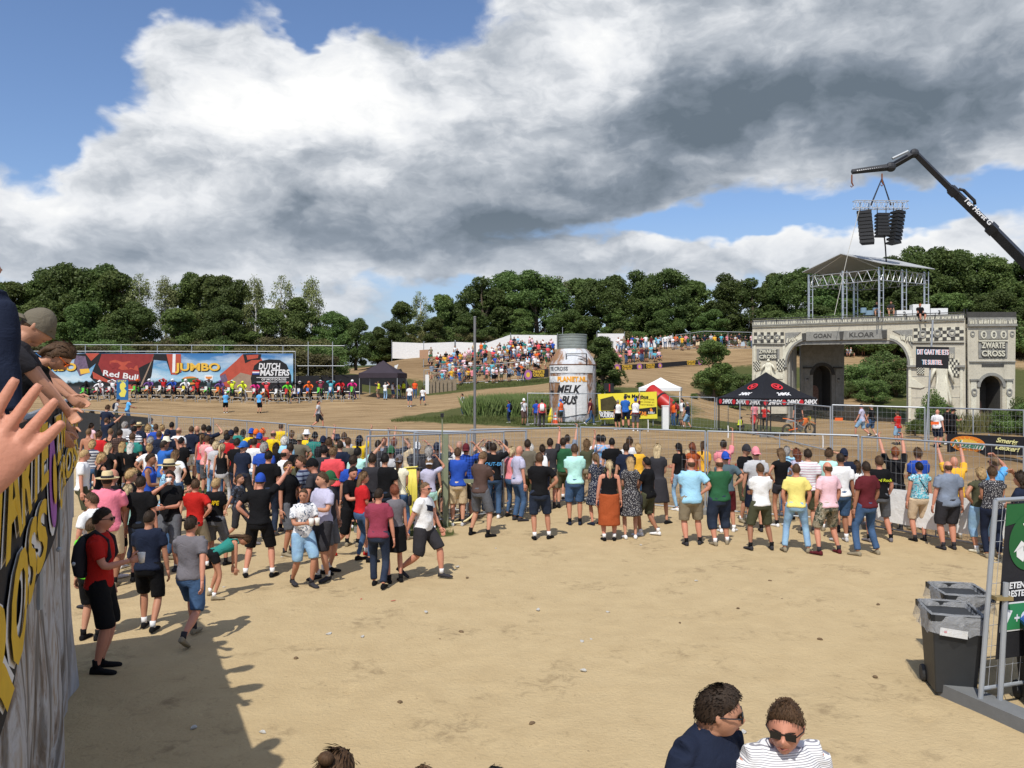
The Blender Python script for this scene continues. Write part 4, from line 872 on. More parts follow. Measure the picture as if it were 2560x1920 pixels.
    for k2, u in enumerate(range(950, 2640, 55)):
        rr = random.Random(500+k2); tree(u+rr.uniform(-15, 15), rr.uniform(815, 838) if u < 1900 else rr.uniform(775, 800), 107.5 if u < 1900 else 97, 'bush', rr.uniform(1.2, 1.7), 'shrub' if rr.random() < .7 else 'bramble', 'bush', 'green undergrowth bush at the edge of the wood above the mound', 'undergrowth along the wood', 'bush')
    for u, v_, Y, wd in ((1600, 975, 66, 1.6), (1690, 1000, 60, 1.5), (1735, 985, 64, 1.4), (1770, 960, 68, 1.5), (1825, 965, 68, 1.6), (1800, 915, 76, 1.4), (1850, 930, 74, 1.5), (1760, 930, 78, 1.3), (1840, 985, 64, 1.2)):
        tree(u, v_, Y, 'bush', wd, 'shrub', 'bush', 'leafy green bush on the bank left of the stone-printed arch', 'bushes left of the arch', 'bush')
    for u, v_, Y, wd in ((2140, 905, 74, 1.4), (2200, 870, 78, 1.3), (2180, 945, 70, 1.4), (2240, 930, 72, 1.3), (2120, 950, 72, 1.1), (2270, 890, 76, 1.3)):
        tree(u, v_, Y, 'bush', wd, 'shrub', 'bush', 'leafy bush seen through the opening of the arch', 'bushes behind the arch', 'bush')
    for u, v_, Y, wd in ((2310, 1010, 47, .9), (2335, 965, 49, .62), (2362, 1005, 48, .8), (2288, 1045, 45, 1.0), (2545, 985, 46, .9), (2508, 1018, 46, 1.0), (2575, 1000, 44, 1.1)):
        tree(u, v_, Y, 'bush', wd, 'shrub', 'bush', 'tall weedy bush growing before the right pier of the arch', 'bushes before the arch', 'bush')
place_trees()
# ---------------------------------------------------------------- grass and reeds
def grassmat(name, c1, c2):
    m, t, b = mat_base(name, .7, .2); inf = objc(t); n = t.noise(inf, 1.6, 4, .6); t.l.new(t.mix(t.maprange(n, .3, .7), c1, c2), b.inputs['Base Color']); return m
def blades(name, pts, hts, wid, mat, label, seed, cat='grass'):
    g = np.random.default_rng(seed); n = len(pts); an = g.uniform(0, 6.28, n); le = g.normal(0, .22, (n, 2)); d_ = np.stack([np.cos(an), np.sin(an), 0*an], 1)*wid; h_ = hts[:, None]
    up = np.concatenate([le*h_, h_], 1); V = np.stack([pts-d_, pts+d_, pts+up*.55+d_*.7+np.concatenate([le*h_*-.15, 0*h_], 1), pts+up], 1).reshape(-1, 3)
    me = bpy.data.meshes.new(name); me.from_pydata(V.tolist(), [], [(4*i, 4*i+1, 4*i+2, 4*i+3) for i in range(n)])
    return tag(put(name, me, mat), label, cat, kind='stuff')
def scatter(cx, cy, rx, ry, n, g):
    a = g.uniform(0, 6.28, n); r_ = np.sqrt(g.uniform(0, 1, n)); X = cx+rx*r_*np.cos(a); Y = cy+ry*r_*np.sin(a); return np.stack([X, Y, height(X, Y)-.02], 1)
REED = grassmat('reed', (.12, .185, .05), (.19, .24, .09)); GRASS = grassmat('grass', (.055, .085, .018), (.12, .13, .045)); DRY = grassmat('dry_grass', (.17, .15, .065), (.10, .115, .035))
g = np.random.default_rng(3)
P_ = np.concatenate([scatter(-1.4, 57.3, 2.0, 1.2, 4200, g), scatter(.8, 57.0, 1.9, 1.2, 4200, g)])
blades('reeds', P_, g.uniform(.9, 1.5, len(P_)), .018, REED, 'tall green reeds growing beside the giant milk can', 4, 'reeds')
P_ = np.concatenate([scatter(*c, n, g) for c, n in (((-3.6, 55, 4.5, 1.8), 2600), ((2.5, 53.5, 7, 2), 3500), ((-3, 85, 7, 2), 2600), ((3, 83, 7, 2.4), 2600), ((22, 70, 5, 8), 3800), ((23.5, 38, 3.6, 2.0), 2200), ((10, 48, 4, 2), 1300))])
blades('grass', P_, g.uniform(.08, .28, len(P_)), .02, GRASS, 'short grass growing on the verges around the track', 5)
P_ = np.concatenate([scatter(-3.1, 18.2, 1.8, .55, 3000, g), scatter(-2.2, 17.3, 1.0, .3, 700, g), scatter(-9.5, 24, 1.3, .4, 600, g)])
blades('grass_tuft', P_, g.uniform(.04, .17, len(P_)), .006, GRASS, 'weedy grass at the foot of the leaning fence panels', 6)
P_ = np.concatenate([scatter(35, 47, 7, 3.5, 5200, g), scatter(29, 48, 3, 2, 1600, g)])
blades('tall_grass', P_, g.uniform(.4, 1.3, len(P_)), .016, DRY, 'tall dry grass before the side of the arch', 7)
# ---------------------------------------------------------------- flat-faced things: a vertical face between two ground points, marked out on it
class Face:
    def __init__(s, A, B, name, label, cat, group=None):
        s.A = Vector((A[0], A[1], 0)); s.B = Vector((B[0], B[1], 0)); s.d = (s.B-s.A).normalized(); s.n = Vector((s.d.y, -s.d.x, 0))   # n points to the viewer
        if s.n.dot(-s.A) < 0: s.n = -s.n
        s.L = (s.B-s.A).length; rz = math.atan2(s.d.y, s.d.x)
        s.root = empty(name, s.A, rz, label, cat, group)
    def uv(s, u, v):
        r = Vector(((u-CX)/F, 1, (CY-v)/F)); o = Vector((0, 0, HC)); k = (s.A-o).dot(s.n)/r.dot(s.n); p = o+r*k
        return ((p-s.A).dot(s.d), p.z)
    def xz(s, pts): return [s.uv(*p) for p in pts]
    def poly(s, name, pts, y0, y1, mat, parent=None, raw=False):
        mb = MB(); P_ = pts if raw else s.xz(pts); mb.prism(P_, -y0, -y1)         # -y is towards the viewer
        o_ = mb.build(name, mat, parent or s.root); flatten_normals(o_.data); return o_
    def text(s, txt, u, v, hpx, y, mat, name='lettering', wpx=None, parent=None, bold=.0, shear=0.0, rot=0.0, ext=.008):
        x_, z_ = s.uv(u, v); x2, z2 = s.uv(u, v-hpx); size = (z2-z_)/.72
        me = text_mesh(txt, 1.0, ext/size, shear, bold); o_ = put(name, me, mat, parent or s.root)
        sx = 1.0
        if wpx:
            xa, _ = s.uv(u-wpx/2, v); xb, _ = s.uv(u+wpx/2, v); co = [q.co.x for q in me.vertices]; sx = (xb-xa)/((max(co)-min(co))*size)
        o_.matrix_local = Matrix.Translation((x_, -y, z_)) @ Matrix.Rotation(R(rot), 4, 'Y') @ Matrix.Rotation(R(90), 4, 'X') @ Matrix.Diagonal((size*sx, size, size, 1)); return o_
def PM(name, col, rough=.75, **k): return plain(name, col, rough, **k)
def C5(x_, y_): return (1820+x_/2.989, 780+y_/2.989)
def C6(x_, y_): return (1960+x_/3.687, 340+y_/3.687)
def C4(x_, y_): return (1300+x_/3.687, 800+y_/3.687)
def C1(x_, y_): return (x_/3.456, 700+y_/3.456)
def C2(x_, y_): return (500+x_/3.456, 700+y_/3.456)
def C3(x_, y_): return (950+x_/4.096, 750+y_/4.096)
GALV = plain('galvanised', (.36, .385, .41), .5, .4, .35, var=.15, scale=8)
ALU = plain('aluminium', (.62, .64, .66), .35, .5, .7, var=.1); BLACKM = plain('black_metal', (.02, .02, .022), .5, .4, var=.3); WHITEP = plain('white_paint', (.75, .75, .73), .6)
BLACKC = plain('black_canvas', (.022, .022, .025), .85, .2, var=.35, scale=3, bump=.02, bscale=5); WHITEC = plain('white_canvas', (.74, .74, .73), .85, .2, var=.05, scale=1.5, bump=.05, bscale=3)
# ---------------------------------------------------------------- start banner
def start_banner():
    f = Face(((20-CX)/F*75, 75), ((733-CX)/F*75.5, 75.5), 'start_banner', 'long printed motocross banner with red riders behind the start gate', 'banner')
    m, t, b = mat_base('banner_print', .7, .2); o = objc(t); x_, y_, z_ = t.xyz(o)
    mp = t.new('ShaderNodeMapping'); mp.inputs['Scale'].default_value = (.16, 1, .55); t.l.new(o, mp.inputs[0]); cl = t.noise(mp.outputs[0], 1.3, 6, .6)
    skyp = t.mix(t.maprange(cl, .45, .7), t.mix(t.maprange(z_, 3.4, 6.0), (.24, .50, .66), (.03, .14, .36)), (.60, .68, .72)); wood = t.maprange(t.m('ADD', z_, t.m('MULTIPLY', t.noise(o, 1.6, 4, .6), .9)), 3.95, 3.75)
    t.l.new(t.mix(t.maprange(z_, 3.05, 2.85), t.mix(wood, skyp, (.012, .018, .02)), (.06, .06, .065)), b.inputs['Base Color']); bumpit(t, b, t.noise(o, .7, 3, .5), .05, .4)
    f.poly('print', [(20, 882), (733, 884), (733, 986), (20, 992)], 0, .04, m)
    red = PM('print_red', (.42, .075, .045), var=.35, scale=2.2); blk = PM('print_black', (.015, .015, .017), var=.5); yel = PM('print_yellow', (.72, .44, .06)); wht = PM('print_white', (.72, .72, .72)); tan = PM('print_tan', (.30, .21, .15), var=.35, scale=2); dred = PM('print_dark_red', (.24, .03, .03), var=.3, scale=2); blu = PM('print_blue', (.03, .09, .32)); grn = PM('print_green', (.03, .13, .05))
    def S_(nm, pts, k, mt): return f.poly(nm, [C1(*p) for p in pts], .04, .04+.006*k, mt)
    S_('rider_figure', [(655, 640), (760, 632), (1560, 640), (1570, 800), (1480, 820), (1440, 700), (1330, 690), (1310, 830), (1250, 960), (1180, 985), (820, 880), (780, 840), (830, 720), (700, 830), (650, 760)], 1, blk)
    S_('jersey', [(880, 640), (1330, 640), (1320, 700), (1200, 760), (1215, 870), (1020, 880), (900, 830), (850, 730)], 2, dred); S_('jersey_side', [(1335, 640), (1180, 985), (1235, 900), (1300, 740)], 2, tan)
    S_('glove', [(655, 650), (740, 660), (775, 800), (690, 830), (640, 720)], 2, PM('print_mauve', (.14, .10, .16), var=.8, scale=5)); S_('glove_cuff', [(690, 770), (770, 765), (780, 800), (700, 815)], 3, yel); S_('red_panel', [(740, 634), (860, 634), (790, 700)], 2, red)
    S_('trouser', [(800, 790), (1000, 900), (1180, 905), (1190, 985), (980, 900), (810, 850)], 3, red); S_('sleeve', [(1440, 640), (1565, 640), (1570, 790), (1530, 820), (1480, 815)], 3, red); S_('sleeve_stripe', [(1495, 640), (1520, 640), (1515, 800), (1490, 800)], 4, wht)
    S_('bull_emblem', [(950, 700), (1000, 690), (1060, 710), (1120, 700), (1190, 740), (1200, 790), (1140, 770), (1060, 780), (1000, 755), (950, 740)], 4, red); 
    for bx_, fl in ((1000, 1), (1130, -1)): S_('bull', [(bx_-55*fl, 735), (bx_-30*fl, 712), (bx_+20*fl, 715), (bx_+48*fl, 742), (bx_+30*fl, 752), (bx_+20*fl, 770), (bx_, 755), (bx_-30*fl, 768), (bx_-35*fl, 748)], 5, dred)
    f.text('Red Bull', *C1(1045, 825), 14, .075, wht, wpx=88, bold=.02, rot=8)
    # the crouching rider, right
    S_('rider_figure', [(1900, 820), (1960, 770), (2040, 700), (2100, 640), (2212, 640), (2240, 640), (2270, 700), (2200, 800), (2190, 985), (2010, 985), (1930, 900)], 1, red); S_('visor', [(2100, 640), (2260, 640), (2250, 690), (2180, 690), (2120, 720)], 2, blk); S_('goggle', [(2130, 650), (2235, 645), (2230, 675), (2140, 690)], 3, red)
    S_('arm_guard', [(1900, 830), (1950, 810), (1970, 870), (1920, 890)], 3, PM('print_mauve', (.14, .10, .16))); S_('motorbike_shape', [(1990, 870), (2080, 800), (2200, 830), (2230, 985), (2050, 985)], 2, tan)
    def S2(nm, pts, k, mt): return f.poly(nm, [C2(*p) for p in pts], .04, .04+.006*k, mt)
    S2('black_patch', [(470, 740), (520, 700), (600, 685), (690, 690), (750, 730), (790, 830), (785, 985), (460, 985), (440, 850)], 4, blk)
    for k, cc in enumerate((PM('flag_red', (.45, .03, .03)), wht, PM('flag_blue', (.03, .07, .28)))): S2('flag_stripe', [(455, 780+12*k), (515, 780+12*k), (515, 792+12*k), (455, 792+12*k)], 5, cc)
    f.text('DUTCH', *C2(600, 748), 15, .08, wht, wpx=54, bold=.03, shear=.15); f.text('MASTERS', *C2(645, 803), 15, .08, wht, wpx=74, bold=.03, shear=.15); f.text('OF MOTOCROSS', *C2(640, 860), 5, .08, wht, wpx=62, bold=.02)
    S2('rule', [(490, 840), (770, 838), (770, 843), (490, 845)], 6, wht); S2('rule', [(490, 880), (770, 878), (770, 882), (490, 884)], 6, wht)
    for dx, mt, k in ((3, blk, .07), (0, yel, .085)): f.text('JUMBO', C1(1715+dx*2, 755+dx)[0], C1(1715, 755+dx*2)[1], 19, k, mt, wpx=113, bold=.035); f.text('JUMBO', C1(475+dx*2, 755+dx)[0], C1(475, 755+dx*2)[1], 19, k, mt, wpx=113, bold=.035)
    S_('oval_badge', [(1645+75*math.cos(a), 868+36*math.sin(a)) for a in np.linspace(0, 6.1, 18)], 4, PM('print_orange', (.62, .22, .05))); S_('badge_band', [(1570, 855), (1715, 845), (1718, 880), (1575, 892)], 5, grn)
    S_('shield_badge', [(1768, 825), (1805, 820), (1845, 828), (1840, 865), (1805, 892), (1770, 865)], 4, wht); S_('shield_top', [(1778, 835), (1835, 835), (1830, 850), (1806, 858), (1782, 850)], 5, PM('print_orange', (.62, .22, .05))); S_('shield_side', [(1775, 862), (1795, 870), (1795, 880)], 5, blu); S_('shield_side', [(1838, 862), (1815, 870), (1815, 880)], 5, blu)
    mb = MB()
    x0, zt = f.uv(20, 878); x1, _ = f.uv(738, 880); mb.tube([(x0, .05, zt), (x1, .05, zt)], .035, 6); mb.tube([(x1, .05, zt), (x1, .05, 1.8)], .035, 6); mb.build('frame', GALV, f.root)
    # scaffold rail above
    r = empty('scaffold_rail', f.root.location, f.root.rotation_euler.z, 'tall grey scaffold rail with uprights standing behind the start banner', 'rail'); A_, d_ = f.A, f.d
    xe, zr = f.uv(855, 863); x0, zz = f.uv(140, 860)
    MB().tube([(x0, 1.2, zz), (xe, 1.2, zr)], .03, 6).build('rail', GALV, r); xq, zq = f.uv(855, 914); xr, _ = f.uv(735, 914); MB().tube([(xr, 1.2, zq), (xe, 1.2, zq)], .03, 6).build('rail', GALV, r)
    for u in (197, 288, 380, 467, 549, 633, 699, 763, 825): xx, zz = f.uv(u, 858 if u > 700 else 862); MB().tube([(xx, 1.2, zz+(.2 if u > 750 else 0)), (xx, 1.2, 1.5)], .04, 6).build('post', GALV, r)
start_banner()
def start_fence():
    f = Face(((738-CX)/F*76, 76), ((905-CX)/F*78, 78), 'black_fence', 'black canvas fence between the start banner and the canopy tent', 'fence')
    f.poly('canvas', [(738, 940), (905, 936), (905, 992), (738, 992)], 0, .03, BLACKC)
    for u in (738, 766, 820, 862, 903): x_, z_ = f.uv(u, 937); MB().tube([(x_, .05, z_), (x_, .05, 1.5)], .03, 6).build('post', GALV, f.root)
    s = Face(((292-CX)/F*68, 68), ((321-CX)/F*68, 68), 'start_board', 'blue upright start board with a yellow rider figure beside the gate', 'sign')
    s.poly('board', [(292, 949), (321, 949), (321, 1000), (292, 1000)], 0, .05, PM('board_blue', (.02, .12, .30))); yl = PM('board_yellow', (.66, .60, .10))
    s.text('START', 306, 953, 5, .056, yl, wpx=22, bold=.02); s.poly('rider_mark', [C1(*p) for p in ((1040, 900), (1060, 880), (1085, 895), (1092, 920), (1075, 935), (1095, 960), (1080, 1010), (1045, 1010), (1030, 985), (1050, 960), (1038, 930))], .05, .058, yl); s.poly('ring_mark', [C1(1068+20*math.cos(a), 905+22*math.sin(a)) for a in np.linspace(0, 6, 14)], .05, .056, PM('board_white', (.6, .65, .7)))
start_fence()
# ---------------------------------------------------------------- pop-up tents
def canopy(name, label, c, rz, w_, d_, hleg, hpeak, mat, val, legmat, letter=None):
    r = empty(name, c, rz, label, 'tent'); mb = MB(); a, b_ = w_/2, d_/2
    n = 8; P_ = []
    for j in range(n+1):
        f_ = j/n; k = 1-f_; zz = hleg+(hpeak-hleg)*(f_**1.25)
        for q in range(24):
            an = 2*math.pi*q/24+math.pi/4; cx, sy = math.cos(an), math.sin(an); mx = max(abs(cx), abs(sy)); sag = .06*math.sin(math.pi*f_)*(1-abs(abs(cx)-abs(sy))/mx*1.0)
            P_.append((cx/mx*a*k, sy/mx*b_*k, zz-.10*math.sin(math.pi*f_)*(abs(abs(cx)-abs(sy))/mx)))
    mb.grid(P_, 24, n+1, True); roof = mb.build('roof', mat, r, smooth='auto')
    v = MB()
    for (x0, y0), (x1, y1) in (((-a, -b_), (a, -b_)), ((a, -b_), (a, b_)), ((a, b_), (-a, b_)), ((-a, b_), (-a, -b_))):
        m_ = Vector(((x0+x1)/2, (y0+y1)/2, hleg-val/2)); L_ = math.hypot(x1-x0, y1-y0); v.box(m_, (L_+.02, .02, val), Matrix.Rotation(math.atan2(y1-y0, x1-x0), 3, 'Z'))
    v.build('valance', mat, r)
    for sx in (-1, 1):
        for sy in (-1, 1): MB().box((sx*(a-.05), sy*(b_-.05), hleg/2), (.05, .05, hleg)).build('leg', legmat, r)
    return r
TENTD = plain('tent_purple_black', (.045, .035, .045), .8, .2, var=.2, scale=2); TENTB = plain('tent_black', (.012, .012, .015), .7, .25, var=.3, scale=2); TENTW = plain('tent_white', (.76, .76, .75), .8, .2, var=.04)
p = ground_at(945, 998); canopy('canopy_tent', 'dark plum pop-up canopy beside the start', (p.x-.2, 77, hz(p.x, 77)), R(-8), 3.7, 3.2, 2.35, 3.55, TENTD, .45, GALV)
_b = Face(((905-CX)/F*83, 83), ((1000-CX)/F*83, 83), 'black_screen', 'black screen standing behind the plum canopy tent', 'screen'); _b.poly('canvas', [C2(1400, 820), (1003, 922), C2(1850, 1000), C2(1380, 1000)], 0, .03, BLACKC); _b.poly('white_flap', [C2(1680, 740), C2(1715, 728), C2(1700, 770), C2(1685, 780)], .04, .06, WHITEC)
# ---------------------------------------------------------------- white screens on the mound
WS = [[(981, 855), (1060, 858), (1060, 899), (981, 896)], [(1060, 858), (1136, 855), (1136, 902), (1060, 899)], [(1140, 855), (1215, 858), (1215, 905), (1140, 902)], [(1215, 858), (1275, 837), (1280, 890), (1215, 905)], [(1278, 837), (1392, 838), (1392, 880), (1282, 885)], [(1494, 834), (1560, 834), (1560, 871), (1494, 872)], [(1600, 860), (1680, 838), (1688, 872), (1625, 882)]]
for k, q in enumerate(WS):
    Y = 102; us = [p[0] for p in q]; f = Face(((min(us)-CX)/F*Y, Y), ((max(us)-CX)/F*Y, Y+.5*(k % 2)), 'white_screen', ['plain white screen at the low end of the spectators mound', 'white screen next to the brown board on the mound', 'white screen with a bent frame pole on the mound', 'white screen rising with the slope of the mound', 'long white screen at the top of the seated crowd', 'white screen just right of the milk can neck', 'tilted white screen sagging beside standing spectators'][k], 'screen')
    f.poly('canvas', q, 0, .03, WHITEC)
    for e in (0, 1):
        u = us[e]; xx, zt = f.uv(q[e][0], q[e][1]-5); xb, zb = f.uv(q[3-e][0], q[3-e][1]+14); MB().tube([(xx+(.08 if e else -.08), .06, zt), (xb+(.08 if e else -.08), .06, zb-.3)], .035, 6).build('post', GALV, f.root)
bb = Face(((1049-CX)/F*94, 94), ((1071-CX)/F*94, 94), 'brown_board', 'small square brown board on a pole at the mound', 'board'); bb.poly('board', [(1049, 875), (1071, 874), (1071, 896), (1049, 897)], 0, .05, PM('cardboard', (.42, .25, .15))); xx, zt = bb.uv(1059, 855); MB().tube([(xx, .05, zt), (xx, .05, 2.2)], .04, 6).build('post', GALV, bb.root)
# ---------------------------------------------------------------- black strip banners with yellow lettering
def strip(pts, Y, label, words):
    us = [p[0] for p in pts]; f = Face(((us[0]-CX)/F*Y[0], Y[0]), ((us[1]-CX)/F*Y[1], Y[1]), 'strip_banner', label, 'banner', 'black and yellow strip banners'); f.poly('canvas', pts, 0, .03, BLACKC); yl = PM('banner_gold', (.72, .45, .05)); pk = PM('banner_mauve', (.38, .14, .34), var=.6, scale=3)
    for kind, u, v, s_ in words:
        if kind == 'Z': f.text('ZWARTE', u, v-s_*.28, s_*.48, .04, yl, wpx=s_*2.0, bold=.03); f.text('CROSS', u, v+s_*.28, s_*.48, .04, yl, wpx=s_*1.8, bold=.03)
        else:
            for rr, mm, k in ((.55, pk, .036), (.28, yl, .04)): x_, z_ = f.uv(u, v); x2, _ = f.uv(u+s_*rr, v); ra = x2-x_; f.poly('ring_emblem', [(x_+ra*math.cos(a), z_+ra*math.sin(a)) for a in np.linspace(0, 6.0, 14)], .03, k, mm, raw=True)
strip([(1310, 929), (1372, 922), (1372, 942), (1310, 948)], (84, 82), 'black strip banner with yellow lettering left of the milk can', [('o', 1321, 937, 18), ('Z', 1347, 934, 15)])
strip([C4(870, 415), C4(1140, 405), C4(1140, 450), C4(870, 475)], (86, 88), 'black strip banner with yellow lettering by the tree behind the can', [('o', *C4(895, 445), 15), ('Z', *C4(985, 440), 13), ('o', *C4(1100, 430), 12)])
strip([C4(1145, 405), C4(1700, 365), C4(1700, 405), C4(1145, 450)], (88, 93), 'black strip banner with yellow lettering climbing beside the track', [('Z', *C4(1200, 425), 11), ('o', *C4(1290, 420), 9), ('Z', *C4(1575, 395), 11), ('o', *C4(1662, 387), 10)])
# a grey pole in the near field and its neighbours
def pole(name, label, u, vt, Y, rad, mat=GALV, zb=None):
    X = (u-CX)/F*Y; z0 = hz(X, Y); o_ = empty(name, (X, Y, z0), 0, label, 'pole'); zt = HC+(CY-vt)/F*Y; MB().tube([(0, 0, -.3), (0, 0, zt-z0)], [rad, rad*.9], 8).build('post', mat, o_); MB().ell((0, 0, zt-z0), (rad*1.15, rad*1.15, .03), 8, 4).build('end_cap', mat, o_); return o_
pole('steel_pole', 'tall thin grey pole standing alone behind the near fence', 1187, 793, 24.5, .042, plain('weathered_pole', (.20, .20, .20), .6, .3, .3, var=.5, scale=2))
# ---------------------------------------------------------------- the giant milk can
def wrap(me, rad, zc, th0, size, sx):
    for q in me.vertices:
        x_, y_, z_ = q.co; th = th0+x_*size*sx/rad; rr = rad+z_; q.co = (rr*math.sin(th), -rr*math.cos(th), zc+y_*size)
    return me
def milk_can():
    p = pos(1431.5, 1041, 55); zb = hz(p.x, p.y); k = .00728; r = empty('giant_milk_can', (p.x, p.y, zb), math.atan2(p.x, p.y)*-1, 'giant rusty white milk can wrapped in printed canvas beside the track', 'milk can')
    m, t, b = mat_base('can_canvas', .6, .3); o = objc(t); x_, y_, z_ = t.xyz(o); mp = t.new('ShaderNodeMapping'); mp.inputs['Scale'].default_value = (1.4, 1.4, .55); t.l.new(o, mp.inputs[0])
    n = t.noise(mp.outputs[0], 1.1, 8, .68, .5); c = t.mix(t.noise(o, 2.5, 5, .6), (.46, .49, .53), (.66, .67, .68)); edge = t.m('MULTIPLY', t.m('ABSOLUTE', x_), .10)
    c = t.mix(t.maprange(t.m('ADD', n, edge), .53, .68), c, t.mix(n, (.17, .07, .03), (.36, .20, .10))); t.l.new(c, b.inputs['Base Color']); bumpit(t, b, t.noise(mp.outputs[0], 2.6, 5, .55, .6), .16, .6)
    H = lambda y: (890-y)*k
    MB().lathe([(1.50, -.2), (1.53, .05), (1.56, .8), (1.575, 2.0), (1.565, 3.0), (1.56, H(402))], 56).build('body', m, r, smooth='auto')
    MB().lathe([(1.59, H(408)), (1.61, H(404)), (1.61, H(400)), (1.57, H(397))], 56).build('body_rim', plain('rust', (.12, .055, .03), .8, .2, var=.5), r, smooth=True)
    MB().lathe([(1.56, H(400)), (1.50, H(375)), (1.34, H(330)), (1.13, H(285)), (.96, H(258)), (.93, H(255))], 56).build('shoulder', m, r, smooth='auto')
    nm = plain('can_neck', (.26, .29, .27), .5, .4, .3, var=.35, scale=2, bump=.02, bscale=8)
    prof = [(.93, H(258))]
    for j in range(4): y0 = 245-j*30; prof += [(.955, H(y0)), (.955, H(y0-20)), (.935, H(y0-23)), (.935, H(y0-27))]
    prof += [(.97, H(132)), (.985, H(126)), (.95, H(122)), (.5, H(118)), (.05, H(116))]
    MB().lathe(prof, 48).build('neck', nm, r, smooth='auto')
    MB().tube([(.0, 0, H(118)), (0, 0, H(55))], .02, 6).build('aerial', GALV, r) if False else None
    wc = plain('wrap_white', (.70, .70, .69), .8, .2, var=.05, bump=.05, bscale=3)
    def band(nm_, rad, z0, z1, a0, a1, mt, wav=0.0):
        mb = MB(); n_ = 30; P_ = []
        for jz in range(5):
            for i in range(n_): th = a0+(a1-a0)*i/(n_-1); rr = rad+.012*math.sin(th*17+jz); P_.append((rr*math.sin(th), -rr*math.cos(th), z0+(z1-z0)*jz/4+wav*math.sin(th*2.5)*(jz == 0)))
        mb.grid(P_, n_, 5); o_ = mb.build(nm_, mt, r, smooth=True); return o_
    band('cloth_band', 1.60, H(477), H(408), -1.25, .98, wc); band('cloth_wrap', 1.595, H(860), H(500), -.55, .62, wc, .12); band('cloth_wrap', 1.60, H(562), H(505), -1.3, -.5, wc)
    gm_ = PM('letter_grey', (.16, .17, .18)); og = PM('letter_orange', (.85, .40, .05)); bk = PM('letter_black', (.02, .02, .022))
    def wt(txt, th, zc, size, sx, mt, shear=0.0, bold=.02): me = wrap(text_mesh(txt, 1, .012, shear, bold), 1.612, zc, th, size, sx); put('lettering', me, mt, r)
    wt('TE CROSS', -.66, H(440), .34, 1.0, gm_); wt('PLANET.NL', -.03, H(535), .44, .92, og, 0, .045); wt('K', -.98, H(535), .44, .9, wc); wt('MELK', -.22, H(630), .78, .82, bk, .3, .03); wt('DE', -1.02, H(655), .38, .8, bk, .2); wt('BUS', -.18, H(725), .72, .8, bk, .35, .04)
    mb = MB()
    for a, b_ in (((-.42, 305), (.90, 305)), ((-.42, 352), (.90, 352))): mb.tube([(a[0], -1.35, H(a[1])), (b_[0], -1.35, H(b_[1]))], .03, 6)
    for xx in (-.42, .90): mb.tube([(xx, -1.35, H(303)), (xx, -1.35, H(402))], .035, 6)
    mb.build('black_frame', BLACKM, r); MB().tube([(.75*math.sin(-1.1), -.75*math.cos(-1.1), H(120)), (.75*math.sin(-1.1), -.75*math.cos(-1.1), H(55))], .018, 6).build('aerial', GALV, r)
milk_can()
# ---------------------------------------------------------------- yellow notice, dark display, red tube, tents
def yellow_notice():
    f = Face(((1495-CX)/F*51, 51), ((1643-CX)/F*49, 49), 'yellow_notice', 'wide yellow and black printed notice about the milk can', 'sign'); yl = PM('notice_yellow', (.78, .66, .05), var=.06); bk = PM('notice_black', (.015, .015, .017)); wh = PM('notice_white', (.75, .75, .74)); og = PM('notice_orange', (.80, .26, .04))
    f.poly('panel', [C4(720, 682), C4(1262, 660), C4(1268, 908), C4(735, 915)], 0, .06, yl); f.poly('black_panel', [C4(733, 840), C4(1000, 828), C4(1262, 800), C4(1264, 865), C4(1000, 885), C4(738, 910)], .06, .066, bk); f.poly('photo_panel', [C4(745, 730), C4(860, 700), C4(900, 760), C4(880, 830), C4(750, 835)], .06, .07, PM('notice_photo', (.06, .05, .02), var=.9, scale=4))
    f.text('De Melkbus', *C4(1075, 705), 9, .075, bk, wpx=60, bold=.03, rot=2); f.text('De Melkbus', *C4(800, 855), 7, .075, wh, wpx=36, bold=.03, rot=2); f.text('VUURWERK', *C4(835, 885), 9, .075, wh, wpx=52, bold=.04, rot=2); f.text('PLANET.NL', *C4(1080, 860), 9, .075, og, wpx=52, bold=.04, rot=2); f.text('LESLI', *C4(1215, 855), 5, .075, wh, wpx=15, bold=.03, rot=2)
    f.poly('flame_mark', [C4(1205, 840), C4(1200, 820), C4(1215, 812), C4(1222, 825), C4(1230, 835), C4(1222, 845)], .066, .072, og)
    for k, yy in enumerate((735, 760, 785)): f.text(['voor de snelste', 'uit het Oosten en', 'omstreken'][k], *C4(1160, yy-8), 5, .07, PM('notice_dull', (.50, .40, .05)), wpx=44, rot=2)
    x0, _ = f.uv(*C4(735, 900)); x1, _ = f.uv(*C4(1265, 900))
    for xx in (x0+.3, (x0+x1)/2, x1-.3): MB().box((xx, .5, .55), (.5, 1.0, .14)).build('foot_block', BLACKM, f.root); MB().tube([(xx, .1, .4), (xx, .1, 2.6)], .03, 6).build('post', GALV, f.root)
yellow_notice()
f = Face(((1510-CX)/F*60, 60), ((1536-CX)/F*60, 60), 'display_box', 'black display box with one red bar behind the yellow notice', 'display'); f.poly('housing', [C4(775, 582), C4(866, 582), C4(866, 668), C4(775, 668)], -.3, .0, BLACKM); f.poly('red_bar', [C4(820, 590), C4(830, 590), C4(830, 660), C4(820, 660)], .0, .01, PM('red_bar', (.5, .02, .03))); x_, z_ = f.uv(1523, 981); MB().tube([(x_, .1, z_+.1), (x_, .1, .3)], .05, 6).build('post', BLACKM, f.root)
p = pos(1659, 1050, 54); canopy('canopy_tent', 'small white pop-up canopy behind the red inflatable tube', (p.x, 55, hz(p.x, 55)), R(-14), 2.7, 2.6, 1.95, 2.62, TENTW, .22, WHITEP)
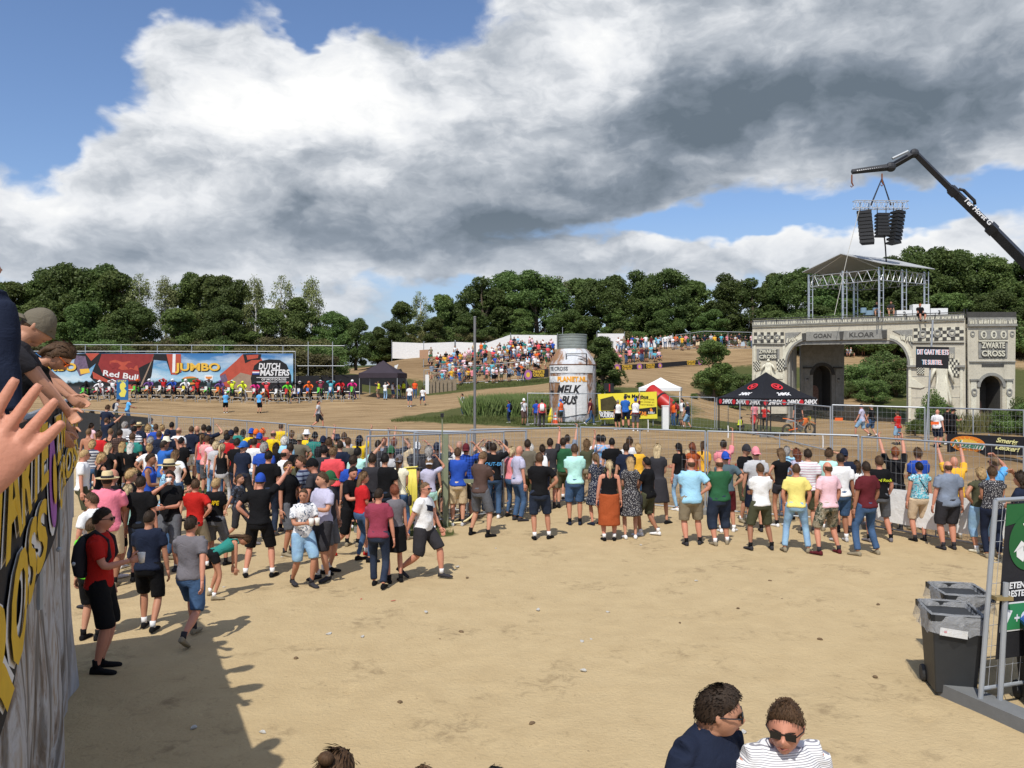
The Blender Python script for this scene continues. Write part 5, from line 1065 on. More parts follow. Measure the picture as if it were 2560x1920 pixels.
def red_tube():
    a = pos(*C4(1200, 645), 51.5); b_ = pos(*C4(1370, 790), 50.5); c = pos(*C4(1440, 850), 50.2); o_ = empty('inflatable_tube', (c.x, c.y, hz(c.x, c.y)), 0, 'big red inflatable tube leaning beside the yellow notice', 'inflatable'); o0 = o_.location.copy(); d_ = (b_-a).normalized()
    MB().tube([a-o0-d_*.06, a-o0, a.lerp(b_, .35)-o0, b_-o0, c-o0], [.30, .42, .45, .46, .40], 16).build('tube', plain('red_pvc', (.42, .02, .015), .4, .4, var=.15), o_, smooth=True)
    MB().tube([a-o0-d_*.08, a-o0-d_*.02], [.24, .25], 16).build('blower_opening', BLACKM, o_, smooth='auto'); MB().tube([a.lerp(b_, .55)-o0, a.lerp(b_, .62)-o0], .475, 16).build('strap', BLACKC, o_)
red_tube()
def tent24():
    p = ground_at(1900, 1088); r = canopy('canopy_tent', 'black pop-up canopy with red and white lettering over the repair bench', (14.0, 45.2, hz(14.0, 45.2)), R(22), 3.7, 3.7, 2.05, 3.45, TENTB, .45, BLACKM); wh = PM('tent_letter_white', (.78, .78, .78)); rd = PM('tent_letter_red', (.60, .03, .04)); roof = next(c for c in r.children if c.name.startswith('roof')); val = next(c for c in r.children if c.name.startswith('valance'))
    for face in range(2):
        Mf = Matrix.Rotation(R(-90*face), 4, 'Z') @ Matrix.Translation((0, -1.86, 0))
        for x_ in (-.95, .25, 1.4):
            o_ = put('lettering', text_mesh('24MX', .34, .004, .2, .012), wh, val); o_.matrix_local = Mf @ Matrix.Translation((x_, -.02, 1.82)) @ Matrix.Rotation(R(90), 4, 'X')
            MB().prism([(.14*math.cos(a), .14*math.sin(a)) for a in np.linspace(0, 5.9, 12)], -.012, -.004).build('round_mark', rd, val).matrix_local = Mf @ Matrix.Translation((x_-.60, -.012, 1.82))
        sl = math.atan2(3.45-2.05, 1.85); Ms = Matrix.Rotation(R(-90*face), 4, 'Z')
        o_ = put('lettering', text_mesh('24MX', .34, .004, .2, .012), wh, roof); o_.matrix_local = Ms @ Matrix.Translation((0, -1.42, 2.25)) @ Matrix.Rotation(sl, 4, 'X')
        q = MB(); n_ = 20
        ring_o = [(.36*math.cos(a), .36*math.sin(a)*.75) for a in np.linspace(0, 6.2832, n_, endpoint=False)]; ring_i = [(x_*.74, y_*.70) for x_, y_ in ring_o]
        q.add([(x_, y_, 0) for x_, y_ in ring_o]+[(x_, y_, 0) for x_, y_ in ring_i], [(i, (i+1) % n_, n_+(i+1) % n_, n_+i) for i in range(n_)]); q.add([(x_, y_, 0) for x_, y_ in ((-.22, .05), (.0, -.16), (.22, .05), (.12, .14), (0, .02), (-.12, .14))], [(0, 1, 2, 3, 4, 5)])
        q.build('oval_mark', rd, roof).matrix_local = Ms @ Matrix.Translation((0, -.90, 2.66)) @ Matrix.Rotation(sl, 4, 'X')
tent24()
# ---------------------------------------------------------------- the printed stone arch with its stage and the crane
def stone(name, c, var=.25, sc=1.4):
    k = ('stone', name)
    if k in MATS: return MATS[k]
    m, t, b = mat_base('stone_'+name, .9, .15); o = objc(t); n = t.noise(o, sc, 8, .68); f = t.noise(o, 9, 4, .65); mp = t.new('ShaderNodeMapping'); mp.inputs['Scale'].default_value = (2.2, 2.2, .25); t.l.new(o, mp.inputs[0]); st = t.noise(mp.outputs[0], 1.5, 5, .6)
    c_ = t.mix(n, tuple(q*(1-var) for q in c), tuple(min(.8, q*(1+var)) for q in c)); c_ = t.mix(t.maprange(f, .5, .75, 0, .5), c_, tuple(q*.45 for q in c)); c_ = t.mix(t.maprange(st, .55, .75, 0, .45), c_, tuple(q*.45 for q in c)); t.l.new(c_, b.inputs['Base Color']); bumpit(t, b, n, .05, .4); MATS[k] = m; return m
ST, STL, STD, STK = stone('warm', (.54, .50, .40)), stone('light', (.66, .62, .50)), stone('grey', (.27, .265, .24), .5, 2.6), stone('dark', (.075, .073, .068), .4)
def relief_band(f, name, pts, y0, mat_b, mat_s, n, seed, parent=None):
    """a frieze of small upright figures"""
    r_ = random.Random(seed); a = f.xz(pts); f.poly(name, pts, .0, y0, mat_b, parent); mb = MB()
    for k in range(n):
        t_ = (k+.5)/n; zb = a[3][1]+(a[2][1]-a[3][1])*t_; zt = a[0][1]+(a[1][1]-a[0][1])*t_; x_ = a[0][0]+(a[1][0]-a[0][0])*t_+r_.uniform(-.05, .05); h_ = (zt-zb)*r_.uniform(.55, .82); w_ = (a[1][0]-a[0][0])/n*.34
        zc = zb+h_*.5; mb.box((x_, -y0-.03, zb+h_*.38), (w_*2*r_.uniform(.6, 1.0), .07, h_*.72), Matrix.Rotation(r_.uniform(-.25, .25), 3, 'Y')); mb.ell((x_+r_.uniform(-.03, .03), -y0-.03, zb+h_*.86), (w_*.55, .06, w_*.6), 6, 4)
    o_ = mb.build(name+'_figures', mat_s, parent or f.root); o_['kind'] = 'stuff'
def medallion(f, cx, cy, rpx, y, mat_r, mat_f, parent):
    x_, z_ = f.uv(cx, cy); x2, _ = f.uv(cx+rpx, cy); ra = abs(x2-x_); mb = MB(); n = 16
    mb.prism([(x_+ra*math.cos(a)*.82, z_+ra*math.sin(a)) for a in np.linspace(0, 2*math.pi, n, endpoint=False)], -y, -y-.04); o_ = mb.build('medallion', mat_r, parent); flatten_normals(o_.data)
    mb = MB(); mb.ell((x_, -y-.04, z_), (ra*.42, .05, ra*.60), 10, 8); q = mb.build('carved_head', mat_f, o_, smooth=True); mb = MB(); mb.ell((x_, -y-.045, z_+ra*.34), (ra*.40, .05, ra*.30), 10, 6); mb.build('carved_hair', STK, o_, smooth=True)
def checker(f, c0, c1, c2, c3, nx_, nz_, y, parent):
    a, b_, c_, d_ = f.xz([c0, c1, c2, c3]); w_, k_ = [], []
    for i in range(nx_):
        for j in range(nz_):
            if (i+j) % 2: continue
            P_ = []
            for s_, t_ in ((i, j), (i+1, j), (i+1, j+1), (i, j+1)): s1, t1 = s_/nx_, t_/nz_; P_.append((a[0]*(1-s1)*(1-t1)+b_[0]*s1*(1-t1)+c_[0]*s1*t1+d_[0]*(1-s1)*t1, a[1]*(1-s1)*(1-t1)+b_[1]*s1*(1-t1)+c_[1]*s1*t1+d_[1]*(1-s1)*t1))
            o_ = MB().prism(P_, -y, -y-.012).build('checker_tile', STK, parent); flatten_normals(o_.data)
def zwarte(f, cx, cy, h, y, wpx, parent):
    for k, (tx, dy) in enumerate((('ZWARTE', -.30), ('CROSS', .30))):
        f.text(tx, cx+1, cy+dy*h+1, h*.46, y, STK, wpx=wpx, bold=.07, parent=parent); f.text(tx, cx, cy+dy*h, h*.42, y+.03, STL, wpx=wpx*.94, bold=.03, parent=parent)
def arch():
    A = ((1880-CX)/F*61.5, 61.5); B = ((2413-CX)/F*54, 54)
    f = Face(A, B, 'stone_arch', 'triumphal arch of printed stone canvas carrying a stage', 'arch'); rt = f.root
    arcL = [C5(440, 400)]+[C5(600-160*math.cos(a), 400-190*math.sin(a)) for a in np.linspace(.15, 1.5, 9)]; arcR = [C5(1190+155*math.sin(a), 400-190*math.cos(a)) for a in np.linspace(.07, 1.42, 9)]+[C5(1345, 400)]
    f.poly('front_wall', [C5(183, 62), C5(1772, 12), C5(1776, 860), C5(1345, 840)]+arcR[::-1]+arcL[::-1]+[C5(440, 760), C5(178, 760)], -.35, 0, ST)
    relief_band(f, 'frieze', [C5(185, 64), C5(1768, 14), C5(1768, 48), C5(185, 98)], .05, STD, STL, 110, 1)
    for y0, y1, t_, mm in ((98, 106, .16, STD), (106, 116, .10, STL), (240, 246, .10, STK)): f.poly('cornice', [C5(185, y0), C5(1768, y0-50), C5(1768, y1-50), C5(185, y1)], 0, t_, mm) if y0 < 200 else (f.poly('cornice', [C5(185, y0-2), C5(425, y0), C5(425, y1), C5(185, y1-2)], 0, t_, mm), f.poly('cornice', [C5(1370, y0-12), C5(1766, y0-12), C5(1766, y1-12), C5(1370, y1-12)], 0, t_, mm))
    # name panel
    f.poly('name_panel', [C5(585, 150), C5(1190, 130), C5(1190, 200), C5(585, 216)], 0, .10, STD); 
    f.poly('panel_block', [C5(555, 160), C5(583, 158), C5(583, 210), C5(560, 210)], 0, .16, STK); f.poly('panel_block', [C5(835, 148), C5(868, 146), C5(860, 206), C5(842, 206)], 0, .16, STK); f.poly('panel_block', [C5(1150, 138), C5(1188, 136), C5(1188, 196), C5(1158, 196)], 0, .16, STK)
    f.text('GOAN', *C5(708, 180), 11, .108, STK, wpx=45, bold=.02, rot=1.5); f.text('KLOAR', *C5(998, 172), 12, .108, STK, wpx=62, bold=.02, rot=1.5)
    f.poly('lintel_face', [C5(470, 268), C5(520, 214), C5(1275, 200), C5(1320, 262), C5(1240, 236), C5(560, 244)], -.3, -.05, STD)
    # arch mouldings
    for k, (g0, g1, mm, th) in enumerate(((0, 14, STD, .10), (16, 40, STL, .06))):
        po = [C5(600-(160+g1)*math.cos(a), 400-(190+g1)*math.sin(a)) for a in np.linspace(0, 1.45, 10)]; pi_ = [C5(600-(160+g0)*math.cos(a), 400-(190+g0)*math.sin(a)) for a in np.linspace(0, 1.45, 10)]; f.poly('archivolt', po+pi_[::-1], 0, th, mm)
        po = [C5(1190+(155+g1)*math.sin(a), 400-(190+g1)*math.cos(a)) for a in np.linspace(.12, 1.57, 10)]; pi_ = [C5(1190+(155+g0)*math.sin(a), 400-(190+g0)*math.cos(a)) for a in np.linspace(.12, 1.57, 10)]; f.poly('archivolt', po+pi_[::-1], 0, th, mm)
    f.poly('spandrel', [C5(428, 155), C5(545, 150), C5(470, 215), C5(430, 260)], 0, .05, STD); f.poly('spandrel', [C5(1230, 140), C5(1380, 130), C5(1380, 270), C5(1330, 190)], 0, .05, STD)
    relief_band(f, 'spandrel_carving', [C5(436, 165), C5(520, 160), C5(470, 205), C5(436, 235)], .06, STD, STL, 5, 5); relief_band(f, 'spandrel_carving', [C5(1285, 150), C5(1376, 145), C5(1376, 225), C5(1330, 205)], .06, STD, STL, 6, 6); relief_band(f, 'pier_carving', [C5(1440, 285), C5(1690, 276), C5(1690, 345), C5(1440, 350)], .05, STD, ST, 12, 7); relief_band(f, 'plinth_carving', [C5(1560, 560), C5(1650, 556), C5(1650, 650), C5(1560, 655)], .05, ST, STD, 4, 9)
    for x_ in (1360, 1745): f.poly('pier_strip', [C5(x_-10, 420), C5(x_+10, 419), C5(x_+10, 800), C5(x_-10, 800)], 0, .05, STL)
    for x_ in (200, 418): f.poly('pier_strip', [C5(x_-7, 250), C5(x_+7, 250), C5(x_+7, 700), C5(x_-7, 700)], 0, .05, STL)
    for y_ in (480, 560, 640, 720): f.poly('course_line', [C5(1375, y_), C5(1735, y_-3), C5(1735, y_), C5(1375, y_+3)], 0, .012, STD)
    # checkers and portraits
    ck = f.poly('checker_field', [C5(195, 152), C5(418, 150), C5(418, 228), C5(195, 230)], 0, .03, STL); checker(f, C5(195, 152), C5(418, 150), C5(418, 228), C5(195, 230), 9, 3, .03, ck)
    for x_ in (240, 303, 367): medallion(f, *C5(x_, 190), 8, .045, STD, STL, rt)
    ck = f.poly('checker_field', [C5(1388, 122), C5(1762, 110), C5(1762, 208), C5(1388, 218)], 0, .03, STL); checker(f, C5(1388, 122), C5(1762, 110), C5(1762, 208), C5(1388, 218), 12, 4, .03, ck)
    for x_ in (1456, 1566, 1674): medallion(f, *C5(x_, 166-(x_-1456)*.04), 11.5, .045, STD, STL, rt)
    # left pier
    f.poly('plaque', [C5(215, 275), C5(385, 275), C5(385, 358), C5(215, 358)], 0, .05, STD); zwarte(f, *C5(300, 316), 22, .08, 46, rt)
    def flag(x0, y0, w_, h_, sl):
        q = [C5(x0, y0), C5(x0+w_, y0+sl), C5(x0+w_*.95, y0+h_+sl), C5(x0+w_*.1, y0+h_)]; fl = f.poly('checkered_flag', q, 0, .07, STL); checker(f, *q, 6, 6, .07, fl)
    flag(190, 372, 55, 70, -10); flag(362, 358, 70, 88, -12); flag(1408, 408, 62, 55, 5); flag(1640, 345, 92, 125, 14)
    def statue(cx, cy, h, w_):
        x_, z_ = f.uv(*C5(cx, cy)); _, zt = f.uv(*C5(cx, cy-h)); hh = zt-z_; mb = MB(); ww = hh*w_; r_ = random.Random(int(cx))
        mb.lathe([(ww*1.0, 0), (ww*.9, hh*.12), (ww*.6, hh*.42), (ww*.55, hh*.55), (ww*.62, hh*.70), (ww*.35, hh*.80), (ww*.16, hh*.84)], 14, (x_, -.12, z_), 1, .5); mb.ell((x_, -.14, z_+hh*.91), (ww*.24, .10, hh*.08), 10, 8)
        for s_ in (-1, 1): mb.tube([(x_+s_*ww*.5, -.15, z_+hh*.72), (x_+s_*ww*.9, -.22, z_+hh*.55), (x_+s_*ww*1.1, -.2, z_+hh*.38)], [ww*.18, ww*.15, ww*.08], 8)
        for q in range(7): a = -1+q/3; mb.tube([(x_+a*ww*.3, -.22, z_+hh*.6), (x_+a*ww*.7, -.30, z_+.05)], [ww*.05, ww*.09], 6)
        o_ = mb.build('statue', STL, rt, smooth=True); return o_
    statue(305, 500, 150, .32); statue(1600, 700, 420, .17); f.poly('pier_shoulder', [C5(200, 470), C5(262, 430), C5(350, 430), C5(415, 470), C5(415, 500), C5(200, 500)], 0, .05, STL)
    f.poly('impost', [C5(1335, 398), C5(1420, 398), C5(1415, 412), C5(1345, 412)], 0, .18, STD); f.poly('impost', [C5(1700, 398), C5(1772, 398), C5(1772, 414), C5(1700, 414)], 0, .18, STD); f.poly('impost', [C5(420, 402), C5(445, 402), C5(445, 412), C5(420, 412)], 0, .14, STD); f.poly('pier_panel', [C5(1430, 270), C5(1695, 262), C5(1695, 390), C5(1430, 392)], 0, .04, STD)
    f.poly('wedge_block', [C5(1350, 470), C5(1470, 560), C5(1440, 570), C5(1350, 560)], 0, .08, STL)
    # inner returns and the wing wall seen through the opening
    x0, _ = f.uv(*C5(440, 400)); x1, _ = f.uv(*C5(1345, 400)); _, zt = f.uv(*C5(900, 214)); top = 7.55
    for xx, s_ in ((x0, 1), (x1, -1)):
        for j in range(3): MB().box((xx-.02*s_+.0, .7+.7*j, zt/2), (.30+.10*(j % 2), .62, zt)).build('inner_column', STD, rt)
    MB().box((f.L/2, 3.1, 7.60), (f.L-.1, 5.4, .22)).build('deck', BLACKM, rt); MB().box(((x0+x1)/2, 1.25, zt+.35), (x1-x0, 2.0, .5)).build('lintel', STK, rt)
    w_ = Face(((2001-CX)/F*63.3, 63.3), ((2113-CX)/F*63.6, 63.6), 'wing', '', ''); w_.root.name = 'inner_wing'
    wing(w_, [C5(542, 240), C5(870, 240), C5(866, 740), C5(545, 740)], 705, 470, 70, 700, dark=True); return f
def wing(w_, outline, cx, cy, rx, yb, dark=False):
    m1, m2 = (STD, STK) if dark else (ST, STD)  # dark wing: the shade under the deck is put into its stone tones
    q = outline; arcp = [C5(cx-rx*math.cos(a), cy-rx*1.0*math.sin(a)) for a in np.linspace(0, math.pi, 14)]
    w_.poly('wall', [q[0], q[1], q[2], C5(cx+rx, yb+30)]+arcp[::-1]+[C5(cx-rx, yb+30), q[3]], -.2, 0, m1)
    po = [C5(cx-(rx+22)*math.cos(a), cy-(rx+22)*math.sin(a)) for a in np.linspace(0, math.pi, 16)]; w_.poly('archivolt', po+arcp[::-1], 0, .08, m2)
    # vaulted niche behind the opening
    x_, z_ = w_.uv(*C5(cx, cy)); x2, _ = w_.uv(*C5(cx+rx, cy)); _, zb = w_.uv(*C5(cx, yb+40)); ra = abs(x2-x_)
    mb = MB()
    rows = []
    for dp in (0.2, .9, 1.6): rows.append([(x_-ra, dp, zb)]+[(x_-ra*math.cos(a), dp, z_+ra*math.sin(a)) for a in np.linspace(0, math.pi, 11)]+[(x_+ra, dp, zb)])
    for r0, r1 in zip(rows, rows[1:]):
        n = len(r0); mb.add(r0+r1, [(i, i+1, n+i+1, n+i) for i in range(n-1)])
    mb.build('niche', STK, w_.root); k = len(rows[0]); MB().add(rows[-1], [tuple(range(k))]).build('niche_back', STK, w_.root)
    sm = plain('crowd_print', (.30, .18, .14), .8, var=.9, scale=9); ws = ra*.55; zc = zb+(z_-zb)*.12; mb = MB(); mb.prism([(x_-ws, zc)]+[(x_-ws*math.cos(a), zc+(z_-zb)*.45+ws*math.sin(a)) for a in np.linspace(0, math.pi, 9)]+[(x_+ws, zc)], 1.58, 1.54); o_ = mb.build('crowd_print', sm, w_.root); flatten_normals(o_.data)
    for s_ in (-1, 1):
        w_.poly('pilaster', [C5(cx+s_*(rx+28), cy-60), C5(cx+s_*(rx+68), cy-60), C5(cx+s_*(rx+68), yb+20), C5(cx+s_*(rx+28), yb+20)], 0, .06, STL if not dark else STD); medallion(w_, *C5(cx+s_*(rx+46), cy+40), 9, .07, STD, STL if not dark else STD, w_.root)
        w_.poly('impost', [C5(cx+s_*(rx+10), cy-60), C5(cx+s_*(rx+76), cy-60), C5(cx+s_*(rx+76), cy-48), C5(cx+s_*(rx+10), cy-48)], 0, .14, m2)
archf = arch()
wing_inner = bpy.data.objects['inner_wing']; tag(wing_inner, 'shaded inner wall of the arch with a round-headed niche', 'wall')
def side_wing():
    w_ = Face(((2419-CX)/F*54, 54), ((2541-CX)/F*54.4, 54.4), 'arch_wing', 'narrow side front of the stone arch with a round-headed niche and carved lettering', 'wall'); rt = w_.root
    wing(w_, [C5(1790, 90), C5(2150, 88), C5(2142, 850), C5(1800, 860)], 1965, 560, 85, 830)
    relief_band(w_, 'frieze', [C5(1790, 42), C5(2152, 40), C5(2150, 88), C5(1790, 90)], .05, STD, STL, 26, 2); w_.poly('parapet', [C5(1785, 0), C5(2152, 0), C5(2152, 40), C5(1785, 42)], -.1, .03, STK); w_.poly('cornice', [C5(1788, 92), C5(2152, 90), C5(2152, 106), C5(1788, 108)], 0, .16, STD); w_.poly('cornice', [C5(1800, 368), C5(2146, 368), C5(2146, 376), C5(1800, 376)], 0, .10, STD)
    w_.poly('carved_panel', [C5(1870, 138), C5(2088, 136), C5(2088, 200), C5(1870, 202)], 0, .06, STD)
    for x_ in (1905, 1980, 2052): medallion(w_, *C5(x_, 170), 9, .06, STL, STD, rt)
    for x_ in (1826, 2122): medallion(w_, *C5(x_, 165), 7, .0, STD, STL, rt)
    w_.poly('plaque', [C5(1868, 215), C5(2086, 213), C5(2084, 342), C5(1870, 344)], 0, .05, STD); w_.poly('plaque_frame', [C5(1868, 212), C5(2086, 210), C5(2086, 220), C5(1868, 222)], .05, .12, STL); zwarte(w_, *C5(1975, 282), 34, .08, 62, rt); w_.poly('tablet', [C5(1895, 388), C5(2060, 388), C5(2060, 408), C5(1895, 408)], 0, .04, STK)
    MB().box((w_.L/2, 3.0, 7.5), (w_.L, 5.6, .2)).build('deck', BLACKM, rt)
    x_, _ = w_.uv(*C5(1778, 400)); r = empty('scaffold_tower', rt.location, rt.rotation_euler.z, 'dark scaffold uprights in the gap between arch and side front', 'scaffold')
    for dx in (-.06, .14): MB().tube([(x_+dx, .1, .2), (x_+dx, .1, 8.1)], .035, 6).build('upright', BLACKM, r)
    for z_ in np.arange(.8, 8, 1.0): MB().tube([(x_-.1, .1, z_), (x_+.2, .1, z_)], .03, 6).build('crossbar', BLACKM, r)
side_wing()
# ---------------------------------------------------------------- stage roof
def truss(mb, a, b_, h_, n, rad=.03, wd=None):
    a, b_ = Vector(a), Vector(b_); u_ = Vector((0, 0, -h_)); mb.tube([a, b_], rad, 6); mb.tube([a+u_, b_+u_], rad, 6)
    for k in range(n):
        p, q = a.lerp(b_, k/n), a.lerp(b_, (k+1)/n); mb.tube([p+u_, p.lerp(q, .5)], rad*.6, 5); mb.tube([p.lerp(q, .5), q+u_], rad*.6, 5)
def stage():
    zt, zb = 11.0, 7.73; N_ = Vector((25.2, 56, 0)); L_ = Vector((21.8, 59.9, 0)); Rg = Vector((29.5, 58.4, 0)); B_ = L_+Rg-N_
    r = empty('stage_roof', (N_.x, N_.y, zb), 0, 'aluminium truss stage with a pale gable roof on top of the arch', 'stage'); o = Vector((N_.x, N_.y, zb)); up = lambda p, z_: Vector((p.x, p.y, z_))-o
    for p in (N_, L_, Rg, B_, N_.lerp(L_, .5), N_.lerp(Rg, .5)):
        mb = MB()
        for dx, dy in ((-.16, 0), (.16, 0), (0, .2)): mb.tube([up(p, zb)+Vector((dx, dy, 0)), up(p, zt+.15)+Vector((dx, dy, 0))], .035, 6)
        for z_ in np.arange(zb+.3, zt, .5): mb.tube([up(p, z_)+Vector((-.16, 0, 0)), up(p, z_)+Vector((.16, 0, 0))], .018, 5)
        mb.build('tower', ALU, r)
    for a, b_ in ((L_, N_), (N_, Rg), (Rg, B_), (B_, L_)): mb = MB(); truss(mb, up(a, zt), up(b_, zt), .75, 8); mb.build('truss_beam', ALU, r)
    rm = plain('roof_sheet', (.40, .41, .41), .6, .3, var=.12, scale=1.2); pk0 = up(L_.lerp(N_, .5), 12.35); pk1 = up(B_.lerp(Rg, .5), 12.35); ov = .35; dl = (L_-N_).normalized(); dr = (Rg-N_).normalized()
    for (a, b_) in ((N_, Rg), (L_, B_)):
        s_ = -1 if a == N_ else 1; e0 = up(a, 11.35)+dl*s_*ov-dr*.4; e1 = up(b_, 11.35)+dl*s_*ov+dr*.4; t_ = Vector((0, 0, -.05)); q0, q1 = pk0-dr*.4, pk1+dr*.4
        MB().add([q0, q1, e1, e0, q0+t_, q1+t_, e1+t_, e0+t_], [(0, 1, 2, 3), (7, 6, 5, 4), (0, 4, 5, 1), (1, 5, 6, 2), (2, 6, 7, 3), (3, 7, 4, 0)]).build('roof_sheet', rm, r)
    mb = MB(); mb.tube([pk0, up(L_, zt)], .03, 5); mb.tube([pk0, up(N_, zt)], .03, 5); mb.build('gable_bar', ALU, r)
    # podium
    p = pos(*C6(1250, 1600), 57.2); pr = empty('podium', (p.x, p.y, 7.73), R(-10), 'white winners podium with black numbers on the stage', 'podium')
    for (x_, h_, w_, n_) in ((-1.1, .55, 1.0, '2'), (0, .95, 1.1, None), (1.15, .65, 1.1, '3')):
        q = MB().box((x_, 0, h_/2), (w_, .8, h_)).build('block', WHITEP, pr)
        if n_: MB(); o_ = put('number', text_mesh(n_, .38, .004, 0, .01), PM('number_black', (.02, .02, .02)), q); o_.matrix_local = Matrix.Translation((x_-.0, -.41, h_*.55)) @ Matrix.Rotation(R(90), 4, 'X')
    rope = MB().tube([pos(*C6(700, 660), 55.5), pos(*C6(590, 1080), 55.8), pos(*C6(465, 1650), 56.2)], .02, 5).build('guy_rope', plain('rope', (.6, .58, .52), .9)); tag(rope, 'thin pale guy rope running from the loudspeaker truss down to the stage', 'rope')
    e = empty('parapet_rail', (0, 0, 0), 0, 'low black edge rail along the top of the arch', 'rail'); a, b_ = pos(*C5(185, 52), 61.3), pos(*C5(1770, 2), 53.9); MB().tube([a, b_], .03, 6).build('rail', BLACKM, e)
    for k in range(9): q = a.lerp(b_, k/8); MB().tube([q-Vector((0, 0, .35)), q], .025, 6).build('post', BLACKM, e)
stage()
# ---------------------------------------------------------------- crane and loudspeakers
def crane():
    Y = 56.0; J = [C6(625, 330), C6(985, 285), C6(1200, 160)]; p0, p1, p2 = (pos(u, v, Y) for u, v in J); low = pos(2968, 1046, Y); gz = hz(low.x, low.y)
    r = empty('crane', (low.x, Y, gz), 0, 'dark grey lorry crane with a folding jib reaching over the stage', 'crane'); o = Vector((low.x, Y, gz)); dk = plain('crane_paint', (.030, .031, .035), .45, .4, var=.25, scale=2)
    def beam(nm, a, b_, w0, w1, mat=dk): return MB().tube([a-o, b_-o], [(w0*.56, w0*.56), (w1*.56, w1*.56)], 4, up=(0, 1, .001)).build(nm, mat, r)
    a = pos(*C6(1225, 175), Y); s1 = pos(*C6(1560, 510), Y); s2 = pos(*C6(1915, 855), Y); s3 = pos(*C6(2400, 1345), Y)
    jb = MB().tube([p0-o, p1-o], [.17, .24], 4, up=(0, 1, .2)).build('jib', dk, r)
    for k in range(12): q = p0.lerp(p1, .12+.055*k)-o; MB().box(q+Vector((0, -.16, .0)), (.09, .02, .06), Matrix.Rotation(.5, 3, 'Y')).build('hazard_mark', WHITEP, jb)
    beam('knuckle_arm', p1, p2, .40, .42); mbk = MB().ell(p1-o, (.36, .30, .34), 10, 8); mbk.build('knuckle', dk, r, smooth=False); MB().ell(p2-o, (.32, .30, .32), 10, 8).build('boom_head', dk, r)
    beam('boom_section', a, s1, .42, .44); beam('boom_section', a.lerp(s1, .9), s2, .55, .57); beam('boom_section', s1.lerp(s2, .95), s3, .72, .76); beam('boom_section', s3, low+Vector((-2, 0, 2.2)), .9, .95)
    for q, w_ in ((s1, .66), (s2, .82)): d_ = (s2-s1).normalized(); MB().tube([q-d_*.25-o, q+d_*.25-o], [(w_*.58, w_*.58)]*2, 4, up=(0, 1, .001)).build('boom_collar', dk, r)
    u_ = Vector((.7, 0, .7)); MB().tube([s1.lerp(s2, .05)-o+u_*.40, s1.lerp(s2, .12)-o+u_*.55, s1.lerp(s2, .40)-o+u_*.55, s1.lerp(s2, .46)-o+u_*.38], .11, 8).build('hose_guide', BLACKM, r, smooth=True); MB().tube([p1.lerp(p2, .1)-o+Vector((-.2, -.3, .4)), p1.lerp(p2, .8)-o+Vector((-.25, -.3, .25))], .09, 8).build('hydraulic_ram', GALV, r)
    d_ = (s2-s1).normalized(); ang = math.atan2(-d_.z, d_.x); me = text_mesh('Ter Horst G', .80, .01, .15, .02); tx = put('lettering', me, PM('crane_letter', (.72, .72, .72)), r); c = s1.lerp(s2, .56)-o; tx.matrix_local = Matrix.Translation(c+Vector((0, -.36, 0))) @ Matrix.Rotation(ang, 4, 'Y') @ Matrix.Rotation(R(90), 4, 'X') @ Matrix.Scale(.60, 4)
    for q, nm in ((p0, 'hook'), (pos(*C6(903, 320), Y), 'hook')): MB().tube([q-o+Vector((0, 0, -.2)), q-o+Vector((0, 0, -.75)), q-o+Vector((.10, 0, -.95)), q-o+Vector((0, 0, -1.05)), q-o+Vector((-.1, 0, -.95))], [.05, .06, .05, .04, .03], 6).build(nm, plain('rust_hook', (.20, .07, .03), .7), r)
    MB().box((-1.2, 0, 1.6), (2.4, 2.2, 1.2)).build('crane_base', dk, r); MB().box((2.5, 0, 1.3), (9, 2.4, .7)).build('chassis', dk, r)
    for x_ in (-1, 1.2, 5): MB().lathe([(.1, -.15), (.5, -.15), (.52, 0), (.5, .15), (.1, .15)], 18).xf(Matrix.Translation((x_, -1.1, .52)) @ Matrix.Rotation(R(90), 4, 'X')).build('wheel', BLACKM, r); MB().lathe([(.1, -.15), (.5, -.15), (.52, 0), (.5, .15), (.1, .15)], 18).xf(Matrix.Translation((x_, 1.1, .52)) @ Matrix.Rotation(R(90), 4, 'X')).build('wheel', BLACKM, r)
    # loudspeaker rig
    h = pos(*C6(903, 390), Y); t0, t1 = pos(*C6(645, 600), Y), pos(*C6(1135, 605), Y); rg = empty('lifting_truss', (h.x, Y, t0.z-.6), 0, 'aluminium lifting truss hung from the crane by two slings', 'truss'); o2 = Vector((h.x, Y, t0.z-.6))
    mb = MB(); 
    for dy in (-.25, .25): truss(mb, t0-o2+Vector((0, dy, 0)), t1-o2+Vector((0, dy, 0)), .5, 10, .028)
    for k in range(6): q = t0.lerp(t1, k/5)-o2; mb.tube([q+Vector((0, -.25, 0)), q+Vector((0, .25, 0))], .022, 5); mb.tube([q+Vector((0, -.25, -.5)), q+Vector((0, .25, -.5))], .022, 5)
    mb.build('truss', ALU, rg)
    for x_, y_ in ((800, 640), (985, 640)): q = pos(*C6(x_, y_), Y); MB().tube([h-o2, h.lerp(q, .55)-o2, q-o2], [.04, .05, .06], 6).build('sling', plain('sling', (.03, .035, .05), .8), rg)
    k_ = 0
    for (xt, yt, xb, yb, n, rzz, lab) in ((742, 690, 772, 998, 9, 30, 'curved loudspeaker column hanging at the boom-tip end of the truss'), (900, 715, 900, 930, 7, -3, 'shorter loudspeaker column hanging in the middle of the truss'), (1050, 690, 1005, 1000, 9, -38, 'curved loudspeaker column hanging at the boom side of the truss')):
        a, b_ = pos(*C6(xt, yt), Y), pos(*C6(xb, yb), Y); ls = empty('loudspeaker_array', (a.x, Y, b_.z), 0, lab, 'loudspeaker', 'loudspeaker columns'); o3 = Vector((a.x, Y, b_.z)); H_ = (a-b_).z/n; sgn = (b_.x-a.x)/abs(b_.x-a.x+1e-6)
